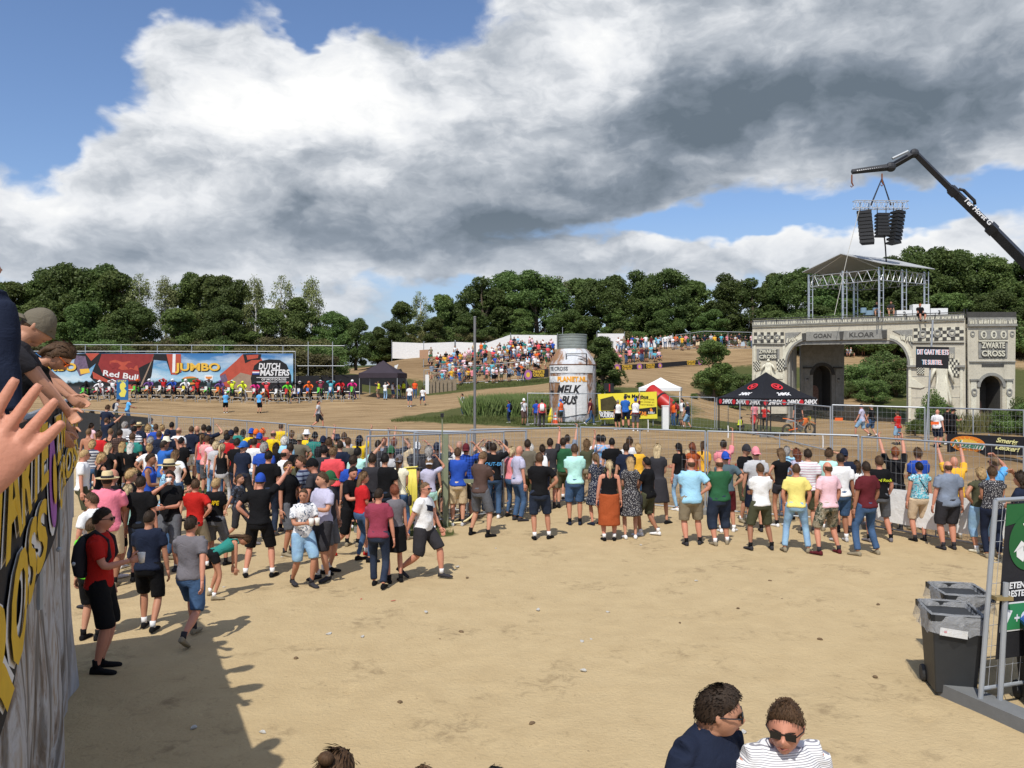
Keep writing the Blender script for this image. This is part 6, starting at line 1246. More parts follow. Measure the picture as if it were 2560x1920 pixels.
        for j in range(n):
            t_ = (j+.5)/n; q = a.lerp(b_, t_)+Vector((0, -.25*t_*t_*0, 0)); rot = Matrix.Rotation(R(-rzz), 3, 'Z') @ Matrix.Rotation(R(-2-9*t_*t_), 3, 'X'); w_ = .95 if n == 9 else .85; hh = H_*.41
            P_ = [Vector((sx*w_/2*(1 if fy < 0 else .82), fy*.33, sz*hh*(1 if fy < 0 else .62))) for sx in (-1, 1) for fy in (-1, 1) for sz in (-1, 1)]
            MB().add([rot @ v_+q-o3 for v_ in P_], [(0, 1, 3, 2), (4, 6, 7, 5), (0, 4, 5, 1), (2, 3, 7, 6), (0, 2, 6, 4), (1, 5, 7, 3)]).build('cabinet', plain('speaker_black', (.022, .023, .025), .6, .3, var=.3), ls)
        for sx in (-.3, .3): MB().tube([a-o3+Vector((sx, 0, .55)), a-o3+Vector((sx, 0, -.05))], .03, 5).build('bumper_strap', BLACKM, ls)
    cb = MB().tube([pos(*C6(925, 930), Y), pos(*C6(935, 1030), Y+.3), pos(*C6(945, 1200), Y+1.5)], .05, 6).build('speaker_cable', BLACKM); tag(cb, 'black cable bundle hanging from the middle loudspeaker column to the roof', 'cable')
crane()
# ---------------------------------------------------------------- hand-painted sign, white stakes, cone, flag
def sign():
    p = ground_at(2318, 1095); Y = 40.0; X = (2330-CX)/F*Y; zg = hz(X, Y); f = Face((X-2, Y), (X+2, Y-.1), 'painted_sign', 'black hand-lettered sign on a tall grey pole before the arch', 'sign')
    f.poly('board', [C5(1405, 258), C5(1648, 262), C5(1645, 425), C5(1403, 415)], 0, .04, BLACKC); pk, cy = PM('sign_pink', (.72, .20, .20)), PM('sign_cyan', (.12, .45, .66)); wl = PM('sign_white', (.72, .66, .66))
    for dx, mm, yy in ((-1, cy, .045), (1.0, pk, .05), (0, wl, .055)): f.text('DIT GAAT ME IETS', C5(1526, 0)[0]+dx, C5(0, 302)[1], 13, yy, mm, wpx=78, bold=.02, rot=1); f.text('TE SUBTIEL', C5(1522, 0)[0]+dx, C5(0, 378)[1], 12, yy, mm, wpx=50, bold=.02, rot=1)
    xt, zt = f.uv(*C5(1535, 60)); xb, zb = f.uv(*C5(1485, 960)); MB().tube([(xt, .06, zt), (xb, .06, zg-.1)], .045, 8).build('post', GALV, f.root)
sign()
def stake(u, vt, vb, label):
    p = ground_at(u, vb); zt = HC+(CY-vt)/F*p.y; h_ = max(.4, zt-p.z); o_ = empty('marker_stake', p, 0, label, 'stake', 'white marker stakes'); MB().tube([(0, 0, -.2), (.015, 0, h_*.5), (0, 0, h_)], [.03, .028, .026], 6).build('rod', WHITEP, o_); MB().ell((0, 0, h_), (.032, .032, .02), 6, 4).build('cap', WHITEP, o_)
stake(1620, 1050, 1078, 'short white marker stake in front of the yellow notice'); stake(1820, 1065, 1096, 'white marker stake before the green-vested person'); stake(2057, 1089, 1117, 'white marker stake beside the orange motorbike')
p = ground_at(1663, 1073); o_ = empty('white_post', p, 0, 'thick white square post beside the people in orange vests', 'post'); MB().box((0, 0, .65), (.34, .34, 1.3)).build('post', WHITEP, o_); MB().box((0, 0, 1.31), (.38, .38, .05)).build('cap', WHITEP, o_)
p = ground_at(1388, 1063); o_ = empty('traffic_cone', p, 0, 'orange traffic cone with white bands beside the yellow flag', 'cone'); og = plain('cone_orange', (.75, .10, .03), .5); MB().box((0, 0, .03), (.5, .5, .06)).build('base', og, o_); MB().lathe([(.19, .06), (.13, .35), (.11, .45), (.06, .7), (.03, .82)], 16).build('cone', og, o_, smooth='auto'); MB().lathe([(.136, .34), (.113, .45)], 16, cap=False).build('band', WHITEP, o_); MB().lathe([(.098, .53), (.073, .64)], 16, cap=False).build('band', WHITEP, o_)
p = ground_at(1380, 1061); o_ = empty('yellow_flag', p+Vector((-.15, .1, 0)), 0, 'furled bright yellow flag standing against the fence by the cone', 'flag'); MB().tube([(0, 0, 0), (.1, 0, 1.15)], .015, 6).build('stick', GALV, o_)
rows = [[Vector((.02+.1*z_+rr*math.cos(a), rr*.5*math.sin(a), z_)) for a in np.linspace(0, 6.28, 10, endpoint=False)] for z_, rr in ((.08, .16), (.4, .17), (.8, .10), (1.1, .03))]; MB().rings(rows).build('cloth', plain('flag_yellow', (.80, .68, .04), .8, var=.1), o_, smooth=True)
# ---------------------------------------------------------------- site fences
WIRE = plain('fence_wire', (.52, .54, .56), .4, .5, .6, var=.1); CONC = plain('fence_foot', (.20, .20, .19), .9, .2, var=.3)
def panel(A, B, zt, label, group, wires=True, zb=None, infill=None, step=.115, feet=True, rad=.021):
    A, B = Vector(A), Vector(B); za, zb_ = (hz(A.x, A.y), hz(B.x, B.y)) if zb is None else zb; base = Vector((A.x, A.y, za)); r = empty('fence_panel', base, 0, label, 'fence', group); T0 = Vector((0, 0, zt[0]-za)); D = Vector((B.x-A.x, B.y-A.y, zb_-za)); T1 = D+Vector((0, 0, zt[1]-zb_)); lo = Vector((0, 0, .10))
    mb = MB(); mb.tube([T0, T1], rad, 6); mb.tube([lo, D+lo], rad*.9, 6); mb.tube([Vector((0, 0, 0)), T0+Vector((0, 0, .01))], rad, 6); mb.tube([D, T1+Vector((0, 0, .01))], rad, 6); mb.tube([D*.5+lo, T0.lerp(T1, .5)], rad*.7, 5); mb.build('frame', GALV, r)
    if wires:
        w_ = MB(); L_ = D.length; n = int(L_/step)
        for k in range(1, n): t_ = k/n; w_.tube([D*t_+lo, T0.lerp(T1, t_)], .0026, 3, False)
        for k in range(1, 8): t_ = k/8; w_.tube([T0*t_+lo*(1-t_), D+(T1-D)*t_+lo*(1-t_)], .0026, 3, False)
        o_ = w_.build('wire_mesh', WIRE, r); o_['kind'] = 'stuff'
    if infill is not None:
        n_ = Vector((D.y, -D.x, 0)).normalized()*.03
        for k in range(int(D.length/.11)):
            t_ = (k+.5)/int(D.length/.11); MB().box(D*t_+n_+T0*.52, (.085, .012, T0.z*.88), Matrix.Rotation(math.atan2(D.y, D.x), 3, 'Z')).build('slat', infill, r)
    if feet:
        for q in (Vector((0, 0, 0)), ): ang = math.atan2(D.y, D.x)+math.pi/2; MB().box(q+Vector((0, 0, .06)), (.68, .21, .12), Matrix.Rotation(ang, 3, 'Z')).build('foot_block', CONC, r)
    return r
def tp(u, v, z_=2.0): Y = F*(HC-z_)/(v-CY); return ((u-CX)/F*Y, Y)
G1 = 'site fence between crowd and track'
NF = [((376, 1037), (440, 1042)), ((443, 1042), (527, 1046)), ((533, 1046), (715, 1060)), ((721, 1062), (925, 1075)), ((926, 1075), (1167, 1079)), ((1176, 1074), (1444, 1069)), ((1451, 1068), (1763, 1078)), ((1769, 1078), (2146, 1089)), ((2155, 1092), (2560, 1118))]
NL = ['beside the black slatted panels', 'behind the people in plain white shirts', 'behind the blue and orange caps', 'where a hand grips the top rail', 'behind the yellow hose', 'behind the group in mint and dark green', 'behind the tattooed and navy shirts', 'behind the pink shirt and red cap', 'held by the tall person with both arms raised']
for (a, b_), l in zip(NF, NL): panel(tp(*a), tp(*b_), (2, 2), 'galvanised mesh fence panel '+l, G1)
BS = plain('slat_black', (.030, .031, .033), .7, .3, var=.3)
for a, b_, l in (((175, 1022), (252, 1028), 'black slatted fence panel at the end of the crowd'), ((253, 1028), (372, 1036), 'black slatted fence panel with people climbing on it')): panel(tp(*a), tp(*b_), (2, 2), l, G1, False, infill=BS)
# loose panels standing before the line
panel((-3.05, 17.2), (-.2, 19.7), (2.05, 2.0), 'leaning mesh fence panel in front, set at an angle to the line', 'loose fence panels', step=.09); panel((-2.2, 18.5), (.35, 20.2), (2.05, 2.0), 'mesh fence panel standing close behind the angled one', 'loose fence panels', step=.09); panel((-2.95, 19.6), (-2.15, 18.7), (2.05, 2.05), 'short mesh fence return joining the loose panels', 'loose fence panels', step=.09)
OL = plain('olive_post', (.20, .22, .14), .7, .3, var=.2); p = Vector((-1.46, 18.1, 0)); o_ = empty('camera_post', p, 0, 'olive wooden post with a thin rod and small camera on top', 'post'); MB().box((0, 0, 1.02), (.11, .09, 2.04)).build('post', OL, o_); MB().tube([(-.08, 0, 1.0), (-.08, 0, 2.4)], .015, 6).build('rod', OL, o_); MB().box((-.08, 0, 2.46), (.07, .08, .09)).build('camera', DARKP, o_); MB().box((.36, .06, 1.0), (.72, .03, .09)).build('side_board', OL, o_)
# hoses hung on the loose panel
def hose():
    r = empty('yellow_hose', (-2.20, 17.75, 0), 0, 'bundle of yellow hose hanging in long loops on the mesh fence', 'hose'); m = plain('hose_yellow', (.70, .60, .10), .5, .4, var=.15); r_ = random.Random(4); mb = MB()
    for k in range(7): x_ = -.07+.022*k; zb = .35+r_.uniform(-.2, .3); mb.tube([(x_, 0, 1.35), (x_+r_.uniform(-.05, .05), -.05, .9), (x_+.02, -.06, zb), (x_+.06, -.05, zb-.04), (x_+.09, -.06, zb+.04), (x_+.08, -.04, .9), (x_+.05, 0, 1.33)], .016, 6)
    mb.build('loops', m, r, smooth=True); MB().tube([(-.14, -.03, 1.34), (.15, -.03, 1.36), (.15, .03, 1.36)], .018, 6).build('tie', m, r)
    MB().tube([(.28, 0, 1.3), (.33, -.03, .95), (.40, -.02, .9), (.42, 0, 1.25)], .022, 6).build('blue_hose', plain('hose_blue', (.05, .18, .40), .5), r, smooth=True)
    c = Vector((-1.22, 18.3, .05)); r2 = empty('hose_hoop', c, 0, 'pale yellow hose forming one big hoop beside the olive post', 'hose'); n = 22
    MB().tube([(.45*math.sin(a), -.04*a, .50+.48*math.cos(a)) for a in np.linspace(-.3, 5.4, n)], .022, 8).build('hoop', plain('hose_cream', (.66, .58, .34), .6), r2, smooth=True); MB().tube([(-.45, -.25, .45), (-.9, -.2, .10), (-1.4, 0, .03)], .02, 6).build('tail', plain('hose_dark', (.03, .03, .03), .6), r2, smooth=True)
hose()
# fences on the far side of the track
G2 = 'site fence across the track'
def tq(u, v, h_=2.0):
    Y = 30.0
    for _ in range(12): X = (u-CX)/F*Y; Y = F*(HC-hz(X, Y)-h_)/(v-CY)
    return ((u-CX)/F*Y, Y)
for a, b_, Ya, Yb, l in (((1850, 999), (1917, 1002.5), 44, 41, 'before the green-vested person'), ((1917, 1002.5), (2076, 1017), 41, 33, 'before the orange motorbike'), ((2081, 1012.5), (2312, 1019), 33, 31.5, 'with the orange tag'), ((2322, 1019), (2560, 1026), 31.5, 27.5, 'above the black drink banner')):
    A, B = pos(*a, Ya), pos(*b_, Yb); panel((A.x, A.y), (B.x, B.y), (A.z, B.z), 'mesh fence panel across the track '+l, G2, step=.16, rad=.03)
for a, b_, Ya, Yb, l in (((1319, 983), (1440, 984), 52, 52, 'in front of the milk can'), ((1440, 984), (1502, 984), 52, 53, 'at the foot of the milk can'), ((1674, 991), (1787, 994), 50, 48, 'behind the orange vests'), ((1792, 995), (1850, 998), 48, 46, 'left of the black tent')):
    A, B = pos(*a, Ya), pos(*b_, Yb); panel((A.x, A.y), (B.x, B.y), (A.z, B.z), 'mesh fence panel across the track '+l, G2, step=.22, rad=.028)
for k, (u0, v0, u1, v1, Y0, Y1) in enumerate(((1060, 925, 1140, 917, 86, 87), (1140, 917, 1225, 912, 87, 88), (1225, 912, 1310, 903, 88, 87), (1690, 838, 1760, 828, 99, 100), (1760, 828, 1880, 831, 100, 100))):
    A, B = pos(u0, v0, Y0), pos(u1, v1, Y1); panel((A.x, A.y), (B.x, B.y), (A.z, B.z), 'mesh fence panel on the mound '+['at the low end of the crowd', 'before the middle of the seated crowd', 'before the crowd beside the strip banner', 'beside the standing spectators on the crest', 'above the young tree on the crest'][k], 'fence on the mound', step=.3, rad=.035, feet=False)
# wooden paling fence at the low end of the mound
r = empty('paling_fence', (0, 0, 0), 0, 'rough wooden paling fence at the low corner of the mound crowd', 'fence'); pm = plain('paling', (.30, .24, .17), .9, .2, var=.4)
for k in range(34): t_ = k/33; q = ground_at(1075+t_*65, 984-t_*8); MB().tube([q, q+Vector((0, 0, 1.25+.15*math.sin(k*2.3)))], .05, 5).build('pale', pm, r)
q = ground_at(1068, 985); o_ = empty('white_plank', q, 0, 'white upright board at the corner of the paling fence', 'board'); MB().box((0, 0, .95), (.36, .08, 1.9)).build('board', WHITEP, o_); MB().tube([(0, .08, 0), (0, .08, 2.2)], .04, 6).build('post', GALV, o_)
# drink banner
def drink_banner():
    f = Face(pos(2369, 1083, 29.6)[:2], pos(2620, 1110, 26.2)[:2], 'drink_banner', 'black banner with orange sun and green script along the track', 'banner'); f.poly('canvas', [(2369, 1084), (2600, 1094), (2600, 1140), (2369, 1132)], 0, .03, BLACKC)
    og, oy, gn, cr, wt_ = PM('sun_orange', (.80, .24, .03)), PM('sun_yellow', (.85, .52, .08)), PM('script_green', (.03, .20, .11)), PM('script_cream', (.82, .78, .36)), PM('script_white', (.7, .72, .66))
    u0, v0 = 2420, 1110; x_, z_ = f.uv(u0, v0); x2, _ = f.uv(u0+45, v0); ra = x2-x_; _, z2 = f.uv(u0, v0-20); rb = z2-z_
    f.poly('sun', [(x_+ra*math.cos(a), z_+rb*math.sin(a)) for a in np.linspace(0, 6.1, 24)], .03, .038, og, raw=True); f.poly('sun_centre', [(x_+ra*.62*math.cos(a), z_+rb*.62*math.sin(a)) for a in np.linspace(0, 6.1, 20)], .038, .044, oy, raw=True)
    for k in range(18): a = 2*math.pi*k/18; f.poly('sun_ray', [(x_+ra*.6*math.cos(a-.06), z_+rb*.6*math.sin(a-.06)), (x_+ra*.95*math.cos(a), z_+rb*.95*math.sin(a)), (x_+ra*.6*math.cos(a+.06), z_+rb*.6*math.sin(a+.06))], .044, .048, oy, raw=True)
    f.text('Nozem', u0+1, v0+2, 17, .055, wt_, wpx=82, bold=.05, shear=.4, rot=2); f.text('Nozem', u0, v0+1, 16, .065, gn, wpx=79, bold=.02, shear=.4, rot=2); f.text('Smerig', 2518, 1103, 12, .05, cr, wpx=54, bold=.02, shear=.35, rot=3); f.text('Lekker!', 2519, 1121, 12, .05, cr, wpx=62, bold=.02, shear=.35, rot=3)
    for u in (2372, 2470, 2590): x_, z_ = f.uv(u, 1086); MB().tube([(x_, .05, z_), (x_, .05, 0)], .03, 6).build('post', GALV, f.root)
drink_banner()
for u, v, Y, l in ((2097, 1048, 31.5, 'small orange tag tied to the mesh before the walking pair'), (2337, 1058, 31.0, 'small orange tag tied to the mesh before the navy and white shirt')):
    p = pos(u, v, Y); o_ = MB().box((0, 0, 0), (.30, .02, .11)).build('orange_tag', plain('tag_orange', (.80, .14, .03), .7)); o_.location = p; tag(o_, l, 'tag')
# white sheet hung low on the near fence
f = Face((7.35, 17.9), (9.3, 14.95), 'white_sheet', 'white sheet tied low along the near fence behind the legs of the crowd', 'sheet'); f.poly('sheet', [(.0, .95), (1.2, .98), (3.4, .95), (3.4, .30), (1.8, .26), (.0, .32)], .06, .09, WHITEC, raw=True)
for k in range(4): MB().tube([(.1+1.05*k, -.02, .93), (.1+1.05*k, -.09, .90)], .012, 5).build('tie', BLACKM, f.root)
# ---------------------------------------------------------------- motorbikes and start gate
def wheelm(r0, w_):
    t = MB(); t.lathe([(r0-.075, -w_*.4), (r0-.05, -w_*.5), (r0-.012, -w_*.42), (r0, 0), (r0-.012, w_*.42), (r0-.05, w_*.5), (r0-.075, w_*.4)], 28)
    V0 = [p for p in t.V]; rim = MB(); rim.lathe([(r0-.10, -w_*.3), (r0-.072, -w_*.36), (r0-.072, w_*.36), (r0-.10, w_*.3), (r0-.10, -w_*.3)], 28, cap=False); rim.lathe([(.035, -.05), (.04, 0), (.035, .05)], 10)
    for k in range(14): a = 2*math.pi*k/14; rim.tube([(.035*math.cos(a), .035*math.sin(a), .03*(-1)**k), ((r0-.09)*math.cos(a+.2), (r0-.09)*math.sin(a+.2), 0)], .004, 4)
    M_ = Matrix.Rotation(R(90), 4, 'Y'); t.F = [q for q in t.F if len(q) == 4]; return t.xf(M_).mesh('tyre', True), rim.xf(M_).mesh('rim')
TYF, TYR = wheelm(.345, .085), wheelm(.33, .11)
BK = {}
def bk(nm, mb, smooth='auto'):
    me = mb.mesh(nm)
    if smooth: me.shade_smooth(); me.set_sharp_from_angle(angle=R(35))
    BK[nm] = me
FWD = Vector((0, .74, .345))
m_ = MB(); m_.tube([(-.09, .74, .345), (-.09, .56, .98)], [.024, .03], 8); m_.tube([(.09, .74, .345), (.09, .56, .98)], [.024, .03], 8); m_.box((0, .585, .90), (.24, .06, .05)); m_.box((0, .555, .99), (.22, .06, .04)); bk('fork', m_)
m_ = MB(); m_.tube([(-.40, .45, 1.10), (-.22, .53, 1.10), (-.10, .545, 1.04), (.10, .545, 1.04), (.22, .53, 1.10), (.40, .45, 1.10)], .013, 8); m_.tube([(-.42, .44, 1.10), (-.30, .49, 1.10)], .02, 8); m_.tube([(.42, .44, 1.10), (.30, .49, 1.10)], .02, 8); m_.tube([(-.12, .54, 1.10), (.12, .54, 1.10)], .03, 8); bk('handlebar', m_)
m_ = MB(); m_.rings([[Vector((sx*w_, y_, z_+dz)) for sx, dz in ((-1, 0), (-.6, .025), (.6, .025), (1, 0), (.6, -.005), (-.6, -.005))] for y_, z_, w_ in ((.40, .80, .05), (.55, .80, .07), (.80, .74, .075), (1.02, .66, .05), (1.08, .62, .02))]); bk('front_fender', m_)
m_ = MB(); m_.rings([[Vector((sx*w_, y_, z_+dz)) for sx, dz in ((-1, 0), (-.6, .03), (.6, .03), (1, 0), (.6, -.005), (-.6, -.005))] for y_, z_, w_ in ((-.45, .88, .10), (-.70, .92, .09), (-.95, .95, .06), (-1.02, .95, .03))]); bk('rear_fender', m_)
m_ = MB(); m_.prism([(-.11, 1.09), (.11, 1.09), (.12, .95), (.075, .80), (-.075, .80), (-.12, .95)], .655, .63); m_.xf(Matrix.Translation((0, .0, 0))); bk('number_plate', m_)
m_ = MB(); m_.rings([ring((0, y_, z_), w_, h_, 12, None) for y_, z_, w_, h_ in ((0, 0, 0, 0),)]) if False else None
m_.rings([[Vector((w_*math.cos(a), y_, z_+h_*math.sin(a))) for a in np.linspace(0, 6.283, 12, endpoint=False)] for y_, z_, w_, h_ in ((-.62, .93, .07, .03), (-.45, .93, .10, .05), (-.10, .91, .10, .06), (.12, .95, .08, .05), (.28, 1.00, .06, .04))]); bk('seat', m_)
m_ = MB()
for s_ in (-1, 1): m_.rings([[Vector((s_*(x_+dx), y_, z_)) for dx, y_, z_ in ((0, yy-.12, zz), (.03, yy, zz+.0), (0, yy+.10, zz), (-.03, yy, zz))] for x_, yy, zz in ((.13, .22, .60), (.20, .30, .78), (.17, .30, .94), (.10, .25, .99))])
bk('shroud', m_)
m_ = MB(); m_.tube([(0, .52, .95), (0, .30, .55), (0, .10, .34), (0, -.30, .36), (0, -.35, .80), (0, .30, .90)], .035, 8); m_.tube([(-.07, -.10, .42), (-.10, -.66, .335)], .03, 6); m_.tube([(.07, -.10, .42), (.10, -.66, .335)], .03, 6); bk('frame', m_)
m_ = MB(); m_.box((0, .05, .46), (.26, .34, .24)); m_.lathe([(.12, -.15), (.12, .15)], 14); m_.xf(Matrix.Identity(4)); m_.box((0, .14, .66), (.16, .17, .22), Matrix.Rotation(.15, 3, 'X')); bk('engine', MB().box((0, .05, .46), (.26, .34, .24)).box((0, .14, .66), (.16, .17, .22), Matrix.Rotation(.15, 3, 'X')), 'auto')
m_ = MB(); m_.tube([(.06, .28, .62), (.13, .30, .45), (.14, .05, .55), (.13, -.25, .75), (.14, -.40, .82)], .022, 8); m_.tube([(.14, -.40, .82), (.15, -.78, .88)], [.045, .05], 10); bk('exhaust', m_)
m_ = MB(); m_.box((-.22, -.02, .36), (.12, .05, .02)); m_.box((.22, -.02, .36), (.12, .05, .02)); bk('footpeg', m_)
def bikemat(c): return plain('bike_'+c, {'green': (.10, .55, .06), 'red': (.55, .03, .03), 'orange': (.75, .16, .02), 'blue': (.05, .16, .55), 'white': (.72, .72, .72), 'yellow': (.75, .65, .05)}[c], .35, .5, var=.08)
TYREM = plain('tyre', (.045, .036, .028), .95, .2, var=.4); ENG = plain('engine_metal', (.14, .14, .14), .5, .5, .5, var=.3); SEATM = plain('bike_seat', (.02, .02, .02), .8)
def motorbike(loc, rz, col, plate, label, group=None, steer=0.0, tilt=0.0):
    r = empty('motocross_bike', loc, rz, label, 'motorbike', group); r.rotation_euler = (0, tilt, rz); b = bikemat(col)
    for nm, (ty, ri), p in (('wheel', TYF, (0, .74, .345)), ('wheel', TYR, (0, -.70, .33))):
        h = empty('wheel'); COL.objects.unlink(h); bpy.data.objects.remove(h)
        w_ = put('wheel', ty, TYREM, r, loc=p); put('rim', ri, plain('wheel_rim', (.10, .10, .10), .4, .5, .5), w_)
    for nm in ('fork', 'handlebar', 'frame', 'engine', 'exhaust', 'footpeg', 'seat', 'front_fender', 'rear_fender', 'shroud', 'number_plate'):
        mt = {'fork': plain('fork_gold', (.45, .36, .18), .35, .5, .6), 'handlebar': BLACKM, 'frame': BLACKM if col != 'orange' else b, 'engine': ENG, 'exhaust': GALV, 'footpeg': ENG, 'seat': SEATM, 'number_plate': bikemat(plate)}.get(nm, b); put(nm, BK[nm], mt, r)
    return r
def helmet(root, M, c):
    cm = plain('helmet_'+c, tuple(min(.75, q) for q in hexlin(COLR[c])), .3, .5, var=.1); mb = MB(); Pn = []; nu, nv = 24, 16
    for j in range(nv+1):
        th = math.pi*.86*j/nv
        for i in range(nu):
            ph = 2*math.pi*i/nu; f_ = max(0, math.cos(ph)); zc = math.cos(th); cut = .72 if (f_ > .55 and -.45 < zc < .22) else 1.0; Pn.append(V3(.128*math.sin(th)*math.sin(ph)*cut, (.148+.05*f_*max(0, -zc))*math.sin(th)*math.cos(ph)*cut+.012, .135+.142*zc))
    mb.grid(Pn, nu, nv+1, True); h_ = put('helmet', mb.mesh('helmet', True), cm, root); h_.matrix_local = M
    MB().rings([[V3(x_*w_, y_, z_+dz) for x_, dz in ((-1, 0), (0, .03), (1, 0), (0, .01))] for y_, z_, w_ in ((.10, .225, .09), (.19, .215, .085), (.25, .20, .07))]).build('visor', cm, h_); MB().box((0, .125, .140), (.15, .06, .075)).build('goggles', LENS, h_)
GT = plain('gate_steel', (.40, .40, .38), .5, .4, .4, var=.2)
RID = [(218, 'green', 'green', 'black', 'black', 'black'), (252, 'red', 'white', 'white', 'white', 'white'), (281, 'red', 'white', 'white', 'lgrey', 'white'), (346, 'green', 'green', 'black', 'black', 'orange'), (375, 'orange', 'white', 'purple', 'navy', 'white'), (408, 'white', 'white', 'red', 'charcoal', 'red'), (434, 'red', 'white', 'royal', 'black', 'white'), (466, 'white', 'yellow', 'white', 'charcoal', 'white'), (493, 'red', 'red', 'red', 'black', 'red'), (522, 'green', 'white', 'slate', 'navy', 'navy'), (553, 'orange', 'orange', 'purple', 'purple', 'purple'), (580, 'green', 'white', 'hivis', 'charcoal', 'white'), (608, 'yellow', 'white', 'hivis', 'white', 'hivis'), (639, 'red', 'white', 'magenta', 'navy', 'black'), (666, 'orange', 'white', 'coral', 'red', 'white'), (697, 'white', 'white', 'charcoal', 'white', 'black'), (720, 'red', 'red', 'lime', 'hivis', 'red'), (749, 'blue', 'white', 'black', 'black', 'white'), (773, 'orange', 'blue', 'orange', 'black', 'orange'), (801, 'green', 'green', 'wine', 'charcoal', 'white'), (827, 'blue', 'white', 'turq', 'turq', 'navy'), (853, 'red', 'white', 'red', 'black', 'black'), (881, 'green', 'green', 'magenta', 'purple', 'white')]
for k, (u, bc, pl, top_, bot_, hel) in enumerate(RID):
    Y = 71.0+.02*k; X = (u-CX)/F*Y; p = Vector((X, Y, hz(X, Y))); rz = math.pi+R(rng.uniform(-8, 8))
    motorbike(p, rz, bc, pl, f'{bc} motocross bike with {pl} number plate at the start gate under the {COLN.get(top_, top_)} rider', 'motorbikes lined up at the start gate')
    person(p+Vector((0, .06, 0)), rz, 1.80, ('X', 'X', 'h')[k % 3] if k not in (9, 19, 20) else 'h', 'm', 'long:'+top_, 'trousers:'+bot_, 'crop:dark', shoes='black' if k % 2 else 'white', hat='helmet:'+hel, group='riders waiting at the start gate', label=f'rider in {COLN.get(top_, top_)} jersey, {COLN.get(bot_, bot_)} trousers and {COLN.get(hel, hel)} helmet astride the {bc} bike')
    g_ = empty('gate_hoop', (X, 69.7, hz(X, 69.7)), 0, f'low steel start-gate hoop in front of the {bc} bike of the {COLN.get(top_, top_)} rider', 'gate', 'start gate hoops'); w_ = .40
    MB().tube([(-w_, 0, -.05), (-w_, 0, .42), (-w_+.06, 0, .5), (w_-.06, 0, .5), (w_, 0, .42), (w_, 0, -.05)], .028, 6).build('hoop', GT, g_); MB().tube([(-w_, 0, .22), (w_, 0, .22)], .018, 5).build('bar', GT, g_)
bm_ = empty('gate_rail', (0, 0, 0), 0, 'long low steel rail of the start gate behind the bikes', 'rail'); MB().tube([(x_, 72.6, hz(x_, 72.6)+.55) for x_ in np.linspace(-36, -13.5, 20)], .045, 6).build('rail', GT, bm_)
for x_ in np.linspace(-36, -13.5, 16): MB().tube([(x_, 72.6, hz(x_, 72.6)-.1), (x_, 72.6, hz(x_, 72.6)+.55)], .035, 5).build('post', GT, bm_)
p = Vector((15.2, 43.6, 0)); p.z = hz(p.x, p.y); motorbike(p, R(-72), 'orange', 'yellow', 'muddy orange motocross bike with yellow plate parked under the black tent', None, tilt=R(6)); p = Vector((13.1, 44.2, 0)); p.z = hz(p.x, p.y); motorbike(p, R(160), 'red', 'red', 'red motocross bike on the repair stand under the black tent', None)
r = empty('bike_stand', p, R(160), 'red metal stand under the red motocross bike', 'stand'); MB().box((0, 0, .16), (.34, .40, .04)).build('top', bikemat('red'), r)
for sx in (-1, 1): MB().box((sx*.16, 0, .07), (.04, .44, .16)).build('leg', bikemat('red'), r)
